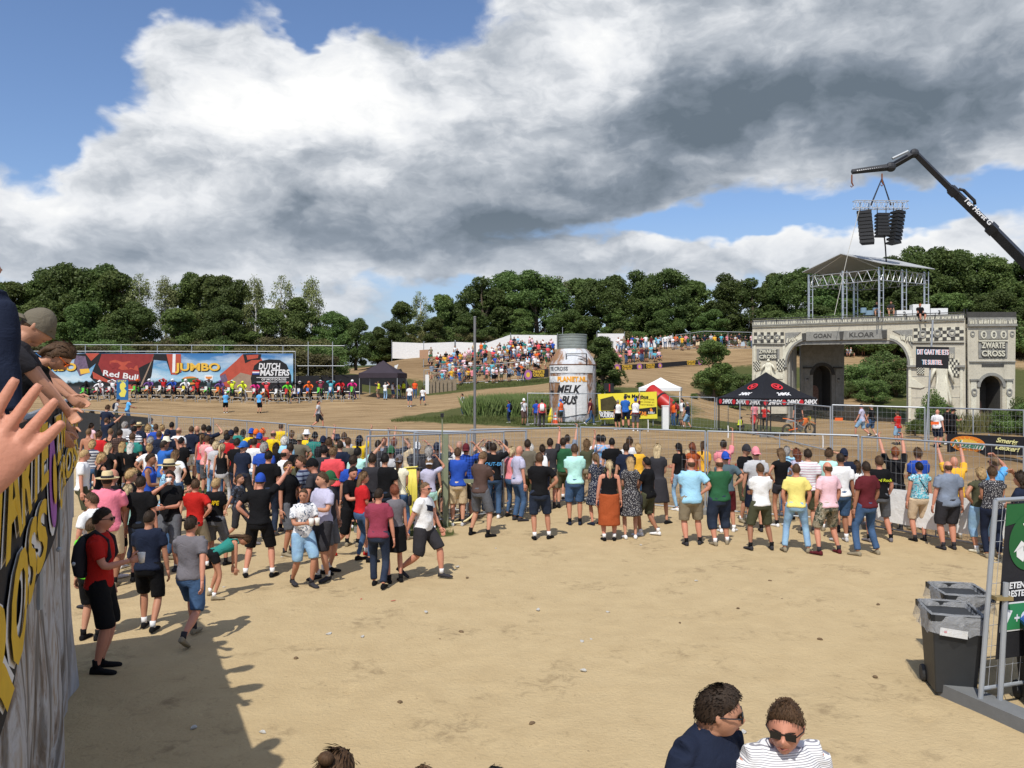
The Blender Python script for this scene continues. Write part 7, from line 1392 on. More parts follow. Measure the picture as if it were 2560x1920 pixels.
# ---------------------------------------------------------------- raised platform at the left, with its printed front and banner
def wx(Y): return -.45-.48*Y
WD = Vector((-.48, 1, 0)).normalized(); WN = Vector((1, .48, 0)).normalized()     # along the front, and out of it
FLOOR = 2.0
def platform():
    r = empty('platform', (wx(5), 5, 0), 0, 'raised spectator platform behind the printed canvas front', 'platform'); o = Vector((wx(5), 5, 0)); dk = plain('deck_ply', (.16, .12, .08), .9, .2, var=.3)
    a, b_ = Vector((wx(-2), -2, 0)), Vector((wx(8.95), 8.95, 0)); q = [a-WN*.10, b_-WN*.10, b_-WN*4.2, a-WN*4.2]
    V = [p-o+Vector((0, 0, z_)) for z_ in (FLOOR-.12, FLOOR) for p in q]; MB().add(V, [(3, 2, 1, 0), (4, 5, 6, 7), (0, 1, 5, 4), (1, 2, 6, 5), (2, 3, 7, 6), (3, 0, 4, 7)]).build('deck', dk, r)
    mb = MB()
    for k in range(6):
        for e in (.15, 4.0): p = a.lerp(b_, k/5)-WN*e-o; mb.tube([p, p+Vector((0, 0, FLOOR-.1))], .03, 6)
    mb.build('leg_frame', GALV, r); MB().tube([a-WN*.10-o+Vector((0, 0, 2.90)), b_-WN*.10-o+Vector((0, 0, 2.97))], .024, 8).build('rail', GALV, r)
    for k in range(7): p = a.lerp(b_, k/6)-WN*.05-o; MB().tube([p+Vector((0, 0, FLOOR-.3)), p+Vector((0, 0, 2.95))], .02, 6).build('baluster', GALV, r)
    # printed canvas front
    n1, n2 = 110, 40; P_ = []
    for j in range(n2):
        z_ = 2.62*j/(n2-1)
        for i in range(n1):
            Y = 1.2+(8.98-1.2)*i/(n1-1); fo = .05*math.sin(Y*3.1+1.3*math.sin(z_*1.6))+.025*math.sin(Y*9.0+z_*2.0)+.03*math.sin(z_*2.3+Y); P_.append(Vector((wx(Y), Y, z_))+WN*(-.06+fo*(1-.8*z_/2.6)))
    c = empty('canvas_front', o, 0, 'printed canvas wall with grey-brown carved drapery hanging below the banner', 'canvas')
    m, t, b = mat_base('drapery_print', .8, .15); oc = objc(t); mp = t.new('ShaderNodeMapping'); mp.inputs['Scale'].default_value = (1.6, .9, .38); t.l.new(oc, mp.inputs[0])
    n = t.noise(mp.outputs[0], 2.2, 6, .62, 2.2); wv = t.new('ShaderNodeTexWave'); wv.inputs['Scale'].default_value = 1.1; wv.inputs['Distortion'].default_value = 9; wv.inputs['Detail'].default_value = 4; t.l.new(mp.outputs[0], wv.inputs[0])
    base = t.ramp(n, [(.25, (.08, .06, .05)), (.40, (.27, .22, .18)), (.50, (.48, .48, .49)), (.60, (.36, .30, .24)), (.70, (.20, .09, .05)), (.8, (.40, .36, .31))]); base = t.mix(t.maprange(wv.outputs['Fac'], .62, .95, 0, .7), base, (.09, .075, .06)); base = t.mix(t.maprange(t.noise(oc, 9, 5, .7), .6, .72, 0, .6), base, (.05, .045, .04)); base = t.mix(t.maprange(t.xyz(oc)[1], 2.9, 3.7), base, (.42, .42, .43)); t.l.new(base, b.inputs['Base Color']); bumpit(t, b, t.m('ADD', n, t.m('MULTIPLY', wv.outputs['Fac'], .4)), .08, .7)
    mb = MB(); mb.grid([p-o for p in P_], n1, n2); mb.build('canvas', m, c, smooth=True)
    for Y, z_ in ((8.2, 1.35), (6.2, 1.9)): MB().ell(Vector((wx(Y), Y, z_))+WN*.0-o, (.02, .02, .02), 8, 6).build('bolt', GALV, c)
    # banner
    bn = empty('rail_banner', o, 0, 'long black banner with huge yellow outlined letters tied along the platform rail', 'banner')
    def zb(Y): return float(np.interp(Y, [1, 3.1, 5, 6.4, 8, 8.7, 9.0], [1.78, 1.92, 2.10, 2.25, 2.36, 2.46, 2.62]))
    def bp(Y, f_, off): z_ = zb(Y)+(2.97-zb(Y))*f_; return Vector((wx(Y), Y, z_))+WN*(.0+off+.020*math.sin(Y*2.6)*(1-f_)+.01*(1-f_)-.25*max(0, Y-8.3)**2)
    n1, n2 = 90, 10; mb = MB(); mb.grid([bp(1.0+8.05*i/(n1-1), j/(n2-1), 0)-o for j in range(n2) for i in range(n1)], n1, n2); mb.build('cloth', BLACKC, bn, smooth=True)
    yl, wh, vi = plain('banner_yellow', (.66, .42, .03), .75, .2, var=.25, scale=5), plain('banner_white', (.70, .70, .70), .75), plain('banner_violet', (.30, .10, .36), .75, .2, var=.9, scale=4)
    def letters(txt, Y0, Y1, f0, f1, mat, off, bold, nm='lettering'):
        me = text_mesh(txt, 1, 0, 0, bold); co = np.array([v_.co for v_ in me.vertices]); x0, x1 = co[:, 0].min(), co[:, 0].max(); y0, y1 = co[:, 1].min(), co[:, 1].max()
        bm = bmesh.new(); bm.from_mesh(me); bmesh.ops.subdivide_edges(bm, edges=[e for e in bm.edges if e.calc_length() > .25], cuts=2); bmesh.ops.triangulate(bm, faces=bm.faces)
        for v_ in bm.verts:
            s_ = (v_.co.x-x0)/(x1-x0); f_ = (v_.co.y-y0)/(y1-y0); v_.co = bp(Y0+(Y1-Y0)*s_, f0+(f1-f0)*f_, off)-o
        bm.to_mesh(me); bm.free(); put(nm, me, mat, bn)
    for Y0, Y1 in ((1.6, 4.9), (5.5, 8.35)):
        for mat, off, bo in ((wh, .012, .085), (yl, .024, .03)):
            letters('ZWARTE', Y0, Y1, .54, .95, mat, off, bo); letters('CROSS', Y0+.1, Y1-.1, .07, .48, mat, off, bo)
    for Yc in (5.2, 8.55):
        for ra, mat, off in ((1.0, wh, .010), (.86, vi, .02), (.45, yl, .03)):
            MB().add([bp(Yc+.26*ra*math.cos(a), .5+.42*ra*math.sin(a), off)-o for a in np.linspace(0, 6.283, 20, endpoint=False)], [tuple(range(20))]).build('oval_emblem', mat, bn)
platform()
# ---------------------------------------------------------------- bins and the recycling fence
def bin_(loc, rz, label, lid=None, liner=True):
    r = empty('wheelie_bin', loc, rz, label, 'bin', 'bins by the recycling fence'); r.scale = (.84, .84, .84); bl = plain('bin_plastic', (.030, .032, .034), .55, .35, var=.15, bump=.002, bscale=200)
    def sect(z_, w_, d_): return [Vector((sx*w_/2*(1-.06*abs(k)), sy*d_/2*(1-.06*abs(k)), z_)) for sx, sy, k in ((-1, -1, 0), (1, -1, 0), (1, 1, 0), (-1, 1, 0))]
    b = MB(); b.rings([sect(z_, w_, d_) for z_, w_, d_ in ((.04, .44, .50), (.06, .45, .52), (.55, .50, .60), (.95, .55, .68))]); bo = b.build('body', bl, r)
    mod = bo.modifiers.new('b', 'BEVEL'); mod.width = .03; mod.segments = 3
    rim = MB(); 
    for (sx, sy, w_, d_) in ((0, -1, .62, .05), (0, 1, .62, .05), (-1, 0, .05, .76), (1, 0, .05, .76)): rim.box((sx*.285, sy*.355, .975), (w_, d_, .07))
    rim.build('rim', bl, r); MB().tube([(-.2, .42, .99), (.2, .42, .99)], .018, 8).build('handle', bl, r)
    for sx in (-1, 1): MB().lathe([(.02, -.03), (.10, -.03), (.11, 0), (.10, .03), (.02, .03)], 18).xf(Matrix.Translation((sx*.24, .27, .11)) @ Matrix.Rotation(R(90), 4, 'Y')).build('wheel', plain('bin_wheel', (.05, .05, .05), .8), r)
    if liner:
        lm, t, bb = mat_base('bin_liner', .25, .5); bb.inputs['Base Color'].default_value = (.55, .56, .57, 1); bb.inputs['Transmission Weight'].default_value = .0; bb.inputs['Alpha'].default_value = .38; bumpit(t, bb, t.noise(objc(t), 12, 5, .6, 1.0), .03, .9); P_ = []; n = 40
        for zz, k, wob in ((.80, 1.16, .015), (.90, 1.10, .012), (1.0, 1.06, .008), (1.03, .98, .006), (.99, .88, .01), (.82, .80, .02), (.62, .74, .03)):
            for i in range(n):
                a = 2*math.pi*i/n; cx, sy = math.cos(a), math.sin(a); mx = max(abs(cx), abs(sy))**.8; P_.append(Vector((cx/mx*.30*k+wob*math.sin(i*3.7), sy/mx*.37*k+wob*math.cos(i*5.1), zz+.03*math.sin(i*2.3)*(zz < .85))))
        mb = MB(); mb.grid(P_, n, 7, True); mb.build('liner_bag', lm, r, smooth=True)
    if lid: mb = MB(); mb.rings([[Vector((sx*w_/2, sy*d_/2-.0, z_)) for sx, sy in ((-1, -1), (1, -1), (1, 1), (-1, 1))] for z_, w_, d_ in ((1.0, .62, .80), (1.04, .63, .81), (1.09, .50, .66), (1.10, .30, .40))]); mb.build('lid', lid, r)
    return r
b1 = bin_((4.50, 8.42, 0), R(-14), 'black wheelie bin with a clear liner and a white sticker on its front'); st = MB().box((-.02, 0, 0), (.30, .006, .09)).build('sticker', WHITEP, b1); st.location = (-.03, -.355, .80); st.rotation_euler = (R(-6), R(6), 0)
MB().box((0, 0, 0), (.03, .004, .025)).build('red_mark', plain('mark_red', (.6, .05, .06)), b1, loc=(-.14, -.362, .815))
bin_((5.02, 9.20, 0), R(-10), 'black wheelie bin with a clear liner standing behind the sticker bin'); bin_((5.20, 7.95, 0), R(-16), 'black wheelie bin with a blue lid on the other side of the fence', plain('lid_blue', (.02, .08, .33), .4, .4, var=.1), False)
def recycle_fence():
    A = Vector((4.50, 7.88, 0)); D = Vector((.95, .31, 0)).normalized(); L_ = 3.3; lean = Vector((.16, .02, 2.03)); r = empty('recycling_fence', A, 0, 'mesh fence panel with a green recycling banner beside the bins', 'fence')
    mb = MB(); mb.tube([(0, 0, .1), lean], .024, 10); mb.build('upright', GALV, r); MB().tube([Vector((.17, -.03, .1)), Vector((.23, -.03, 1.25))], .026, 10).build('upright', GALV, r); MB().tube([D*L_+Vector((0, 0, .1)), D*L_+lean], .024, 8).build('upright', GALV, r); MB().tube([lean, D*L_+lean], .022, 8).build('top_rail', GALV, r); MB().tube([Vector((0, 0, .22)), D*L_+Vector((0, 0, .22))], .02, 8).build('bottom_rail', GALV, r); MB().box((.20, -.02, 1.10), (.16, .09, .035)).build('clamp', plain('clamp_brass', (.34, .26, .12), .5, .5, .5), r)
    w_ = MB()
    for k in range(1, 34): q = D*(L_*k/34); w_.tube([q+Vector((0, 0, .22)), q+lean], .003, 4, False)
    for k in range(1, 9): t_ = k/9; w_.tube([lean*t_+Vector((0, 0, .22*(1-t_))), D*L_+lean*t_+Vector((0, 0, .22*(1-t_)))], .003, 4, False)
    o_ = w_.build('wire_mesh', WIRE, r); o_['kind'] = 'stuff'
    bl = MB(); M_ = Matrix.Rotation(math.atan2(D.y, D.x)+R(90), 3, 'Z'); bl.box(Vector((.08, -.03, .065)), (1.02, .24, .13), M_); bo = bl.build('foot_block', plain('foot_grey', (.16, .165, .165), .8, .25, var=.2, bump=.004, bscale=60), r)
    for s_ in (-.22, .22): MB().box(M_ @ Vector((s_, -.115, 0))+Vector((.08, -.03, .05)), (.2, .03, .06), M_).build('foot_slot', BLACKM, r)
    MB().box(M_ @ Vector((-.525, 0, 0))+Vector((.08, -.03, .065)), (.035, .246, .136), M_).build('end_cap', plain('cap_orange', (.62, .14, .05), .7), r)
    # banner
    def bp(s_, z_, off=0.0): n_ = Vector((D.y, -D.x, 0)); return D*(.10+s_)+lean*(z_/2.03)+n_*(.035+off)
    gn, bk_, wh = plain('recycle_green', (.020, .115, .035), .7, .25, var=.2), BLACKC, plain('recycle_white', (.70, .71, .70), .7)
    mb = MB(); mb.grid([bp(3.0*i/8, .5+1.5*j/8) for j in range(9) for i in range(9)], 9, 9); mb.build('banner', bk_, r); mb = MB(); mb.grid([bp(3.0*i/8, 1.78+.21*j/3+(.0 if j else .08*math.sin(i)), .004) for j in range(4) for i in range(9)], 9, 4); mb.build('green_field', gn, r)
    cx, cz, rr = .34, 1.62, .28
    MB().add([bp(cx+rr*math.cos(a), cz+rr*math.sin(a)*1.02, .008) for a in np.linspace(0, 6.283, 32, endpoint=False)], [tuple(range(32))]).build('green_disc', gn, r)
    for k in range(3):
        a0 = math.pi/2+k*2*math.pi/3; q = lambda rad, a: bp(cx+rad*math.cos(a), cz+rad*math.sin(a), .012); 
        MB().add([q(.215, a0+.62), q(.225, a0+.15), q(.20, a0-.12), q(.105, a0-.18), q(.13, a0+.25), q(.135, a0+.62)], [(0, 1, 4, 5), (1, 2, 3, 4)]).build('recycle_arrow', wh, r); MB().add([q(.24, a0-.10), q(.13, a0-.62), q(.07, a0-.05)], [(0, 1, 2)]).build('arrow_head', wh, r)
    for tx, z_ in (('ETENS', 1.20), ('RESTEN', 1.12)):
        me = text_mesh(tx, .085, 0, 0, .003); 
        for v_ in me.vertices: v_.co = bp(.22+v_.co.x, z_+v_.co.y, .010)
        put('lettering', me, wh, r)
    MB().add([bp(.02+.40*i, .76+.28*j, .008) for i, j in ((0, 0), (1, 0), (1, 1), (0, 1))], [(0, 1, 2, 3)]).build('pictogram_edge', wh, r); MB().add([bp(.04+.36*i, .775+.25*j, .011) for i, j in ((0, 0), (1, 0), (1, 1), (0, 1))], [(0, 1, 2, 3)]).build('pictogram_field', plain('picto_green', (.03, .22, .08), .7), r)
    MB().add([bp(x_-.14, z_+.14, .014) for x_, z_ in ((.21, .84), (.30, .82), (.23, .68))], [(0, 1, 2)]).build('slice_sign', wh, r); MB().add([bp(x_-.14, z_+.14, .014) for x_, z_ in ((.33, .755), (.355, .755), (.355, .78), (.37, .78), (.37, .755), (.395, .755), (.395, .735), (.37, .735), (.37, .71), (.355, .71), (.355, .735), (.33, .735))], [tuple(range(12))]).build('plus_sign', wh, r); MB().add([bp(.32+.05*math.cos(a), .88+.065*math.sin(a), .014) for a in np.linspace(0, 6.283, 14, endpoint=False)], [tuple(range(14))]).build('fruit_sign', wh, r)
recycle_fence()
# ---------------------------------------------------------------- litter and stones on the sand
def litter():
    spots = [(1065, 1532, 'w'), (822, 1591, 'w'), (1153, 1585, 's'), (906, 1597, 'w'), (903, 1501, 'r'), (983, 1506, 'r'), (1455, 1606, 'w'), (1478, 1602, 'w'), (1345, 1530, 'w'), (1520, 1534, 'w'), (1845, 1525, 's'), (656, 1843, 'w'), (1458, 1680, 'w'), (1860, 1838, 'w'), (1143, 1420, 'w'), (1240, 1372, 'w'), (1602, 1364, 'w'), (2188, 1700, 's'), (485, 1828, 'w'), (1168, 1448, 's'), (1925, 1455, 's'), (2195, 1512, 's'), (1100, 1600, 's'), (740, 1650, 's'), (1000, 1760, 's'), (2050, 1600, 's'), (1700, 1560, 's'), (1330, 1810, 's'), (560, 1470, 'w'), (705, 1395, 'w'), (1740, 1455, 'w'), (1955, 1500, 's')]
    W_ = {'w': ('crushed_cup', 'crushed pale plastic cup lying flat on the open sand', plain('crushed_cup', (.46, .45, .42), .6, .3, var=.3)), 's': ('sand_clod', 'small brown clod of earth lying on the open sand', plain('clod', (.16, .11, .065), .95, .1, var=.4)), 'r': ('red_scrap', 'small red paper scrap on the sand near the walking group', plain('scrap_red', (.5, .06, .06), .7))}
    for k, (u, v, c) in enumerate(spots):
        p = ground_at(u, v); r_ = random.Random(k); nm, lb, mt = W_[c]; mb = MB()
        if c == 'w':
            for e in range(3): pass
            mb.rings([[Vector((rx*math.cos(a)*(1+.2*math.sin(3*a+k)), rx*.62*math.sin(a), z_+.006*math.sin(2*a+k))) for a in np.linspace(0, 6.283, 10, endpoint=False)] for rx, z_ in ((.045, .002), (.055, .018), (.048, .030), (.02, .026))])
        elif c == 's': mb.rings([[Vector((rx*math.cos(a)*(1+.25*math.sin(2*a+k)), rx*.8*math.sin(a)*(1+.2*math.sin(3*a)), z_)) for a in np.linspace(0, 6.283, 9, endpoint=False)] for rx, z_ in ((.035, 0), (.045, .012), (.03, .028), (.008, .034))])
        else: mb.box((0, 0, .012), (.10, .035, .01), Matrix.Rotation(.3, 3, 'X'))
        o_ = mb.build(nm, mt); o_.location = p; o_.rotation_euler = (0, 0, r_.uniform(0, 6)); s_ = r_.uniform(.4, .8); o_.scale = (s_, s_, s_); tag(o_, lb, {'w': 'litter', 's': 'clod', 'r': 'litter'}[c], {'w': 'crushed cups on the sand', 's': 'clods on the sand', 'r': 'red scraps on the sand'}[c])
litter()
# ---------------------------------------------------------------- the people, one line each: place in the photo, stance, clothes
def spot(u, vh, vf, h):
    """where a person stands: from the feet if they show, else from the crown and an ordinary height"""
    if vf:
        p = ground_at(u, vf); hh = HC+(CY-vh)/F*p.y-p.z; return p, max(1.25, min(2.0, hh))
    Y = 18.0
    for _ in range(25): X = (u-CX)/F*Y; Y = .5*Y+.5*min(60, F*(HC-hz(X, Y)-h)/(vh-CY))
    X = (u-CX)/F*Y; return Vector((X, Y, hz(X, Y))), h
def crowd(text, where, group, hdef=(1.80, 1.68)):
    for ln in text.strip().splitlines():
        q = ln.split(); u, vh, vf, fa = float(q[0]), float(q[1]), (float(q[2]) if q[2] != '-' else None), float(q[3]); pose, bd = q[4][0], q[4][1]; flip = len(q[4]) > 2
        kw = dict(a.split('=', 1) for a in q[8:] if '=' in a); ex = ' '.join(a for a in q[8:] if '=' not in a)
        h_ = float(kw.pop('h', hdef[1] if bd in 'fw' else (1.5 if bd == 'k' else hdef[0])))
        p, h_ = spot(u, vh, vf, h_/1.0)
        person(p, -R(fa), h_, pose, bd, q[5], q[6], q[7], tone=kw.get('tone', 'abap'[int(u) % 4]), shoes=kw.get('shoes', ('charcoal', 'black', 'grey', 'white', 'khaki')[int(u*7) % 5]), hat=kw.get('hat'), extra=ex, group=group, where=kw.get('where', where).replace('_', ' '), sock=kw.get('sock', ('black', 'charcoal', 'white')[int(u) % 3]), flip=flip, label=kw['label'].replace('_', ' ') if 'label' in kw else None)
for tx in ('HardRock', 'ZUPER', 'BORN', 'ride'): PRINTS[tx] = text_mesh({'HardRock': 'Hard Rock', 'ZUPER': 'ZUPE', 'BORN': 'OUT-ER', 'ride': "CREW'S END"}[tx], 1.0, .03, .12, .01)
ROW = """
1144 1117 1316 0 Bm tee:royal shorts:beige short:brown shoes=lgrey
1200 1122 1340 35 Km tee:brown shorts:gdenim short:light phone shoes=black
1295 1111 1303 60 Um shirt:lavender jeans:denim bald:x glasses:charcoal tone=p
1319 1096 1283 0 Am tee:taupe shorts:olive short:dark
1349 1127 1351 0 Em tee:black shorts:ddenim short:brown shoes=black
1408 1092 1270 0 Am tee:green shorts:olive short:dark
1437 1107 1313 0 Bm tee:mint shorts:denim short:brown shoes=navy
1491 1130 1314 -20 Bf dress:navy-dots no:x pony:light shoes=navy
1523 1147 1352 0 Aw tank:black skirt:rust pony:fair tone=p shoes=black
1576 1139 1349 0 Bf dress:charcoal-dots no:x long:blond shoes=white bag:charcoal
1566 1104 1290 0 Cm tee:navy shorts:olive short:dark
1621 1136 1341 -55 Mm polo:black shorts:olive short:black shoes=white sock=white tone=c
1644 1106 1312 15 Cf dress:charcoal no:x long:fair shoes=black
1508 1085 - 0 Bm tee:sky-tie shorts:olive short:black
1596 1107 - 0 Bf tee:amber shorts:denim bob:blond
1467 1099 - 5 If top:olive shorts:khaki curly:light
1418 1084 - 10 Im tee:steel shorts:khaki short:dark
1375 1093 - 5 Im tee:charcoal shorts:khaki short:dark
1356 1109 - 0 Bf top:charcoal shorts:navy bun:dark pack:white
1497 1084 - 0 Am tee:white shorts:denim short:black
1530 1092 - 0 Am tee:black shorts:olive crop:black
1574 1090 - 5 Bm tee:white shorts:ddenim messy:brown
1234 1104 - 0 Qm tee:black jeans:denim crop:dark print:BORN:sky:.11
1262 1097 - 0 Bm tee:white jeans:ddenim short:dark
1278 1115 - 40 Of top:salmon jeans:denim bob:fair
1326 1107 - 0 Bf tee:white jeans:denim bob:white
1699 1104 1278 -25 Cf tee:black jeans:ldenim pony:black
1731 1104 1275 0 Af top:rust jeans:ddenim long:auburn where=with_waist-length_hair
1720 1122 - 0 Bk tee:steel jeans:ldenim bob:fair h=1.5
1758 1100 1268 20 Cf tee:amber trousers:black pony:brown bag:brown
1809 1097 - 10 Im polo:salmon shorts:ddenim short:dark glasses
1814 1126 1332 5 Em tee:slate long_shorts:maroon short:dark hat=capb:royal
1728 1140 1366 0 Eh polo:lblue shorts:khaki fringe:brown tone=p shoes=charcoal
1799 1140 1366 -8 Jh tee:green three:ddenim fringe:brown tone=p shoes=khaki
1862 1108 - 150 Bm tee:black shorts:olive short:dark hat=cap:charcoal glasses print:BORN:red:.10
1890 1115 1330 0 Am tee:lgrey shorts:navy crop:brown hat=capb:salmon
1902 1152 1375 -5 Fm tee:white shorts:olive crop:brown tone=c shoes=charcoal
1991 1153 1381 14 Dm tee:yellow jeans:ldenim crop:brown shoes=khaki glasses:charcoal
1953 1118 1317 -8 Gf top:black short:charcoal long:light shoes=white
2020 1119 1336 10 Am tee:white-stripe shorts:olive short:dark shoes=khaki
1993 1122 - 0 Bf tee:lavender jeans:denim curly:auburn h=1.64
1966 1114 - 40 Sf shirt:lblue jeans:denim bob:grey
2072 1118 - 30 Sm tee:mint shorts:navy messy:brown glasses
2071 1148 1387 -18 Dm tee:pink shorts:khaki-camo fringe:brown tone=p shoes=maroon
2102 1129 1356 0 Am tee:white shorts:denim crop:dark tone=c shoes=lgrey
2110 1119 - 20 Bm tee:navy shorts:olive short:black hat=capb:navy
2144 1152 1322 0 Cf top:white short:ldenim curly:brown hat=cap:white
2167 1147 1389 -18 Vm tee:maroon jeans:denim crop:dark tone=c bottle shoes=khaki
2199 1134 1355 0 Dm tee:black shorts:gdenim short:brown print:HardRock:hivis:.085 shoes=grey
2239 1114 1328 5 Hm tee:black shorts:gdenim short:red glasses:lime shoes=charcoal
2297 1117 - 0 Bm tee:royal shorts:olive messy:brown
2299 1152 1355 0 Aw top:turq-pat shorts:sand short:black bag:black tone=p shoes=black
2371 1149 1375 0 Ah shirt:steel shorts:charcoal fringe:brown tone=p shoes=charcoal
2387 1138 1348 5 Hh polo:amber shorts:olive bald:x tone=p
2453 1166 1383 0 Gw top:olive three:ldenim bob:blond bag:charcoal tone=b shoes=cream
2482 1163 - 15 Bw top:charcoal-dots jeans:navy messy:brown tone=b
2487 1137 - -10 Pm tee:sky shorts:denim crop:light glasses
2553 1179 - -35 Pf tee:navy jeans:navy curly:dark
"""
SAND = """
757 1212 1468 140 cm tee:white-floral shorts:ldenim crop:brown beer shoes=charcoal
806 1177 1451 -145 im tee:lavender shorts:charcoal short:brown cup shoes=charcoal label=bearded_person_in_v-neck_lavender_t-shirt_and_dark_shorts_smiling_toward_the_floral-shirted_walker
818 1174 1432 110 Um tee:charcoal shorts:gdenim short:brown hat=cap:green
875 1154 1392 115 Nm tee:black shorts:black short:black shoes=brick
903 1174 1403 55 Cf tee:red jeans:denim long:light shoes=black
946 1212 1469 0 Mm tee:wine jeans:ddenim crop:dark tone=p shoes=black
987 1207 1460 -25 Af top:grey miniskirt:black short:auburn tone=p shoes=black
1058 1194 1449 105 eh tee:white shorts:charcoal crop:light glasses:charcoal band:navy tone=p shoes=charcoal label=person_in_white_t-shirt_with_a_dark_diagonal_band_walking_past_the_fence_panels
721 1149 1388 110 im polo:black shorts:gdenim short:brown glasses:amber shoes=khaki cup
648 1178 1443 -5 gm tee:black shorts:black crop:brown hat=cap:royal tone=p shoes=black sock=white
596 1177 1364 95 ek tee:charcoal-floral shorts:charcoal short:brown shoes=grey
537 1191 1416 5 Cm tee:black shorts:gdenim quiff:blond print:ZUPER:gold:.12 shoes=black
488 1193 1425 5 Em polo:brick shorts:khaki short:brown tone=p
533 1318 1498 60 Zf tank:teal short:black long:brown shoes=khaki
249 1263 1684 80 Om tee:brick shorts:black short:dark glasses cup pack:charcoal shoes=black tone=p
371 1266 1575 -8 Mm tee:navy shorts:black crop:dark shoes=black tone=b
475 1276 1608 4 em tee:grey shorts:denim short:dark bottle glasses shoes=khaki
351 1186 1455 0 Am tee:black shorts:ddenim short:dark shoes=black
425 1172 1425 175 bm polo:black shorts:gdenim quiff:dark beer glasses tone=p
267 1177 1470 -15 Oh polo:rose shorts:beige short:dark hat=fedora:cream tone=c
235 1227 1520 -65 Um polo:white shorts:black short:brown glasses
316 1207 1422 15 Cf top:mint short:mint long:fair shoes=white
322 1169 - 70 Uf top:black jeans:ddenim messy:blond tone=p
279 1168 - 20 Am tee:black shorts:black bald:x tone=p
997 1133 1352 0 Cf top:cream jeans:denim pony:brown hat=capb:grey bag:charcoal
1073 1141 1332 -5 Pf tee:lavender short:mint bob:light hat=capb:lgrey
228 1290 1600 10 Am tee:lime shorts:black short:brown
"""
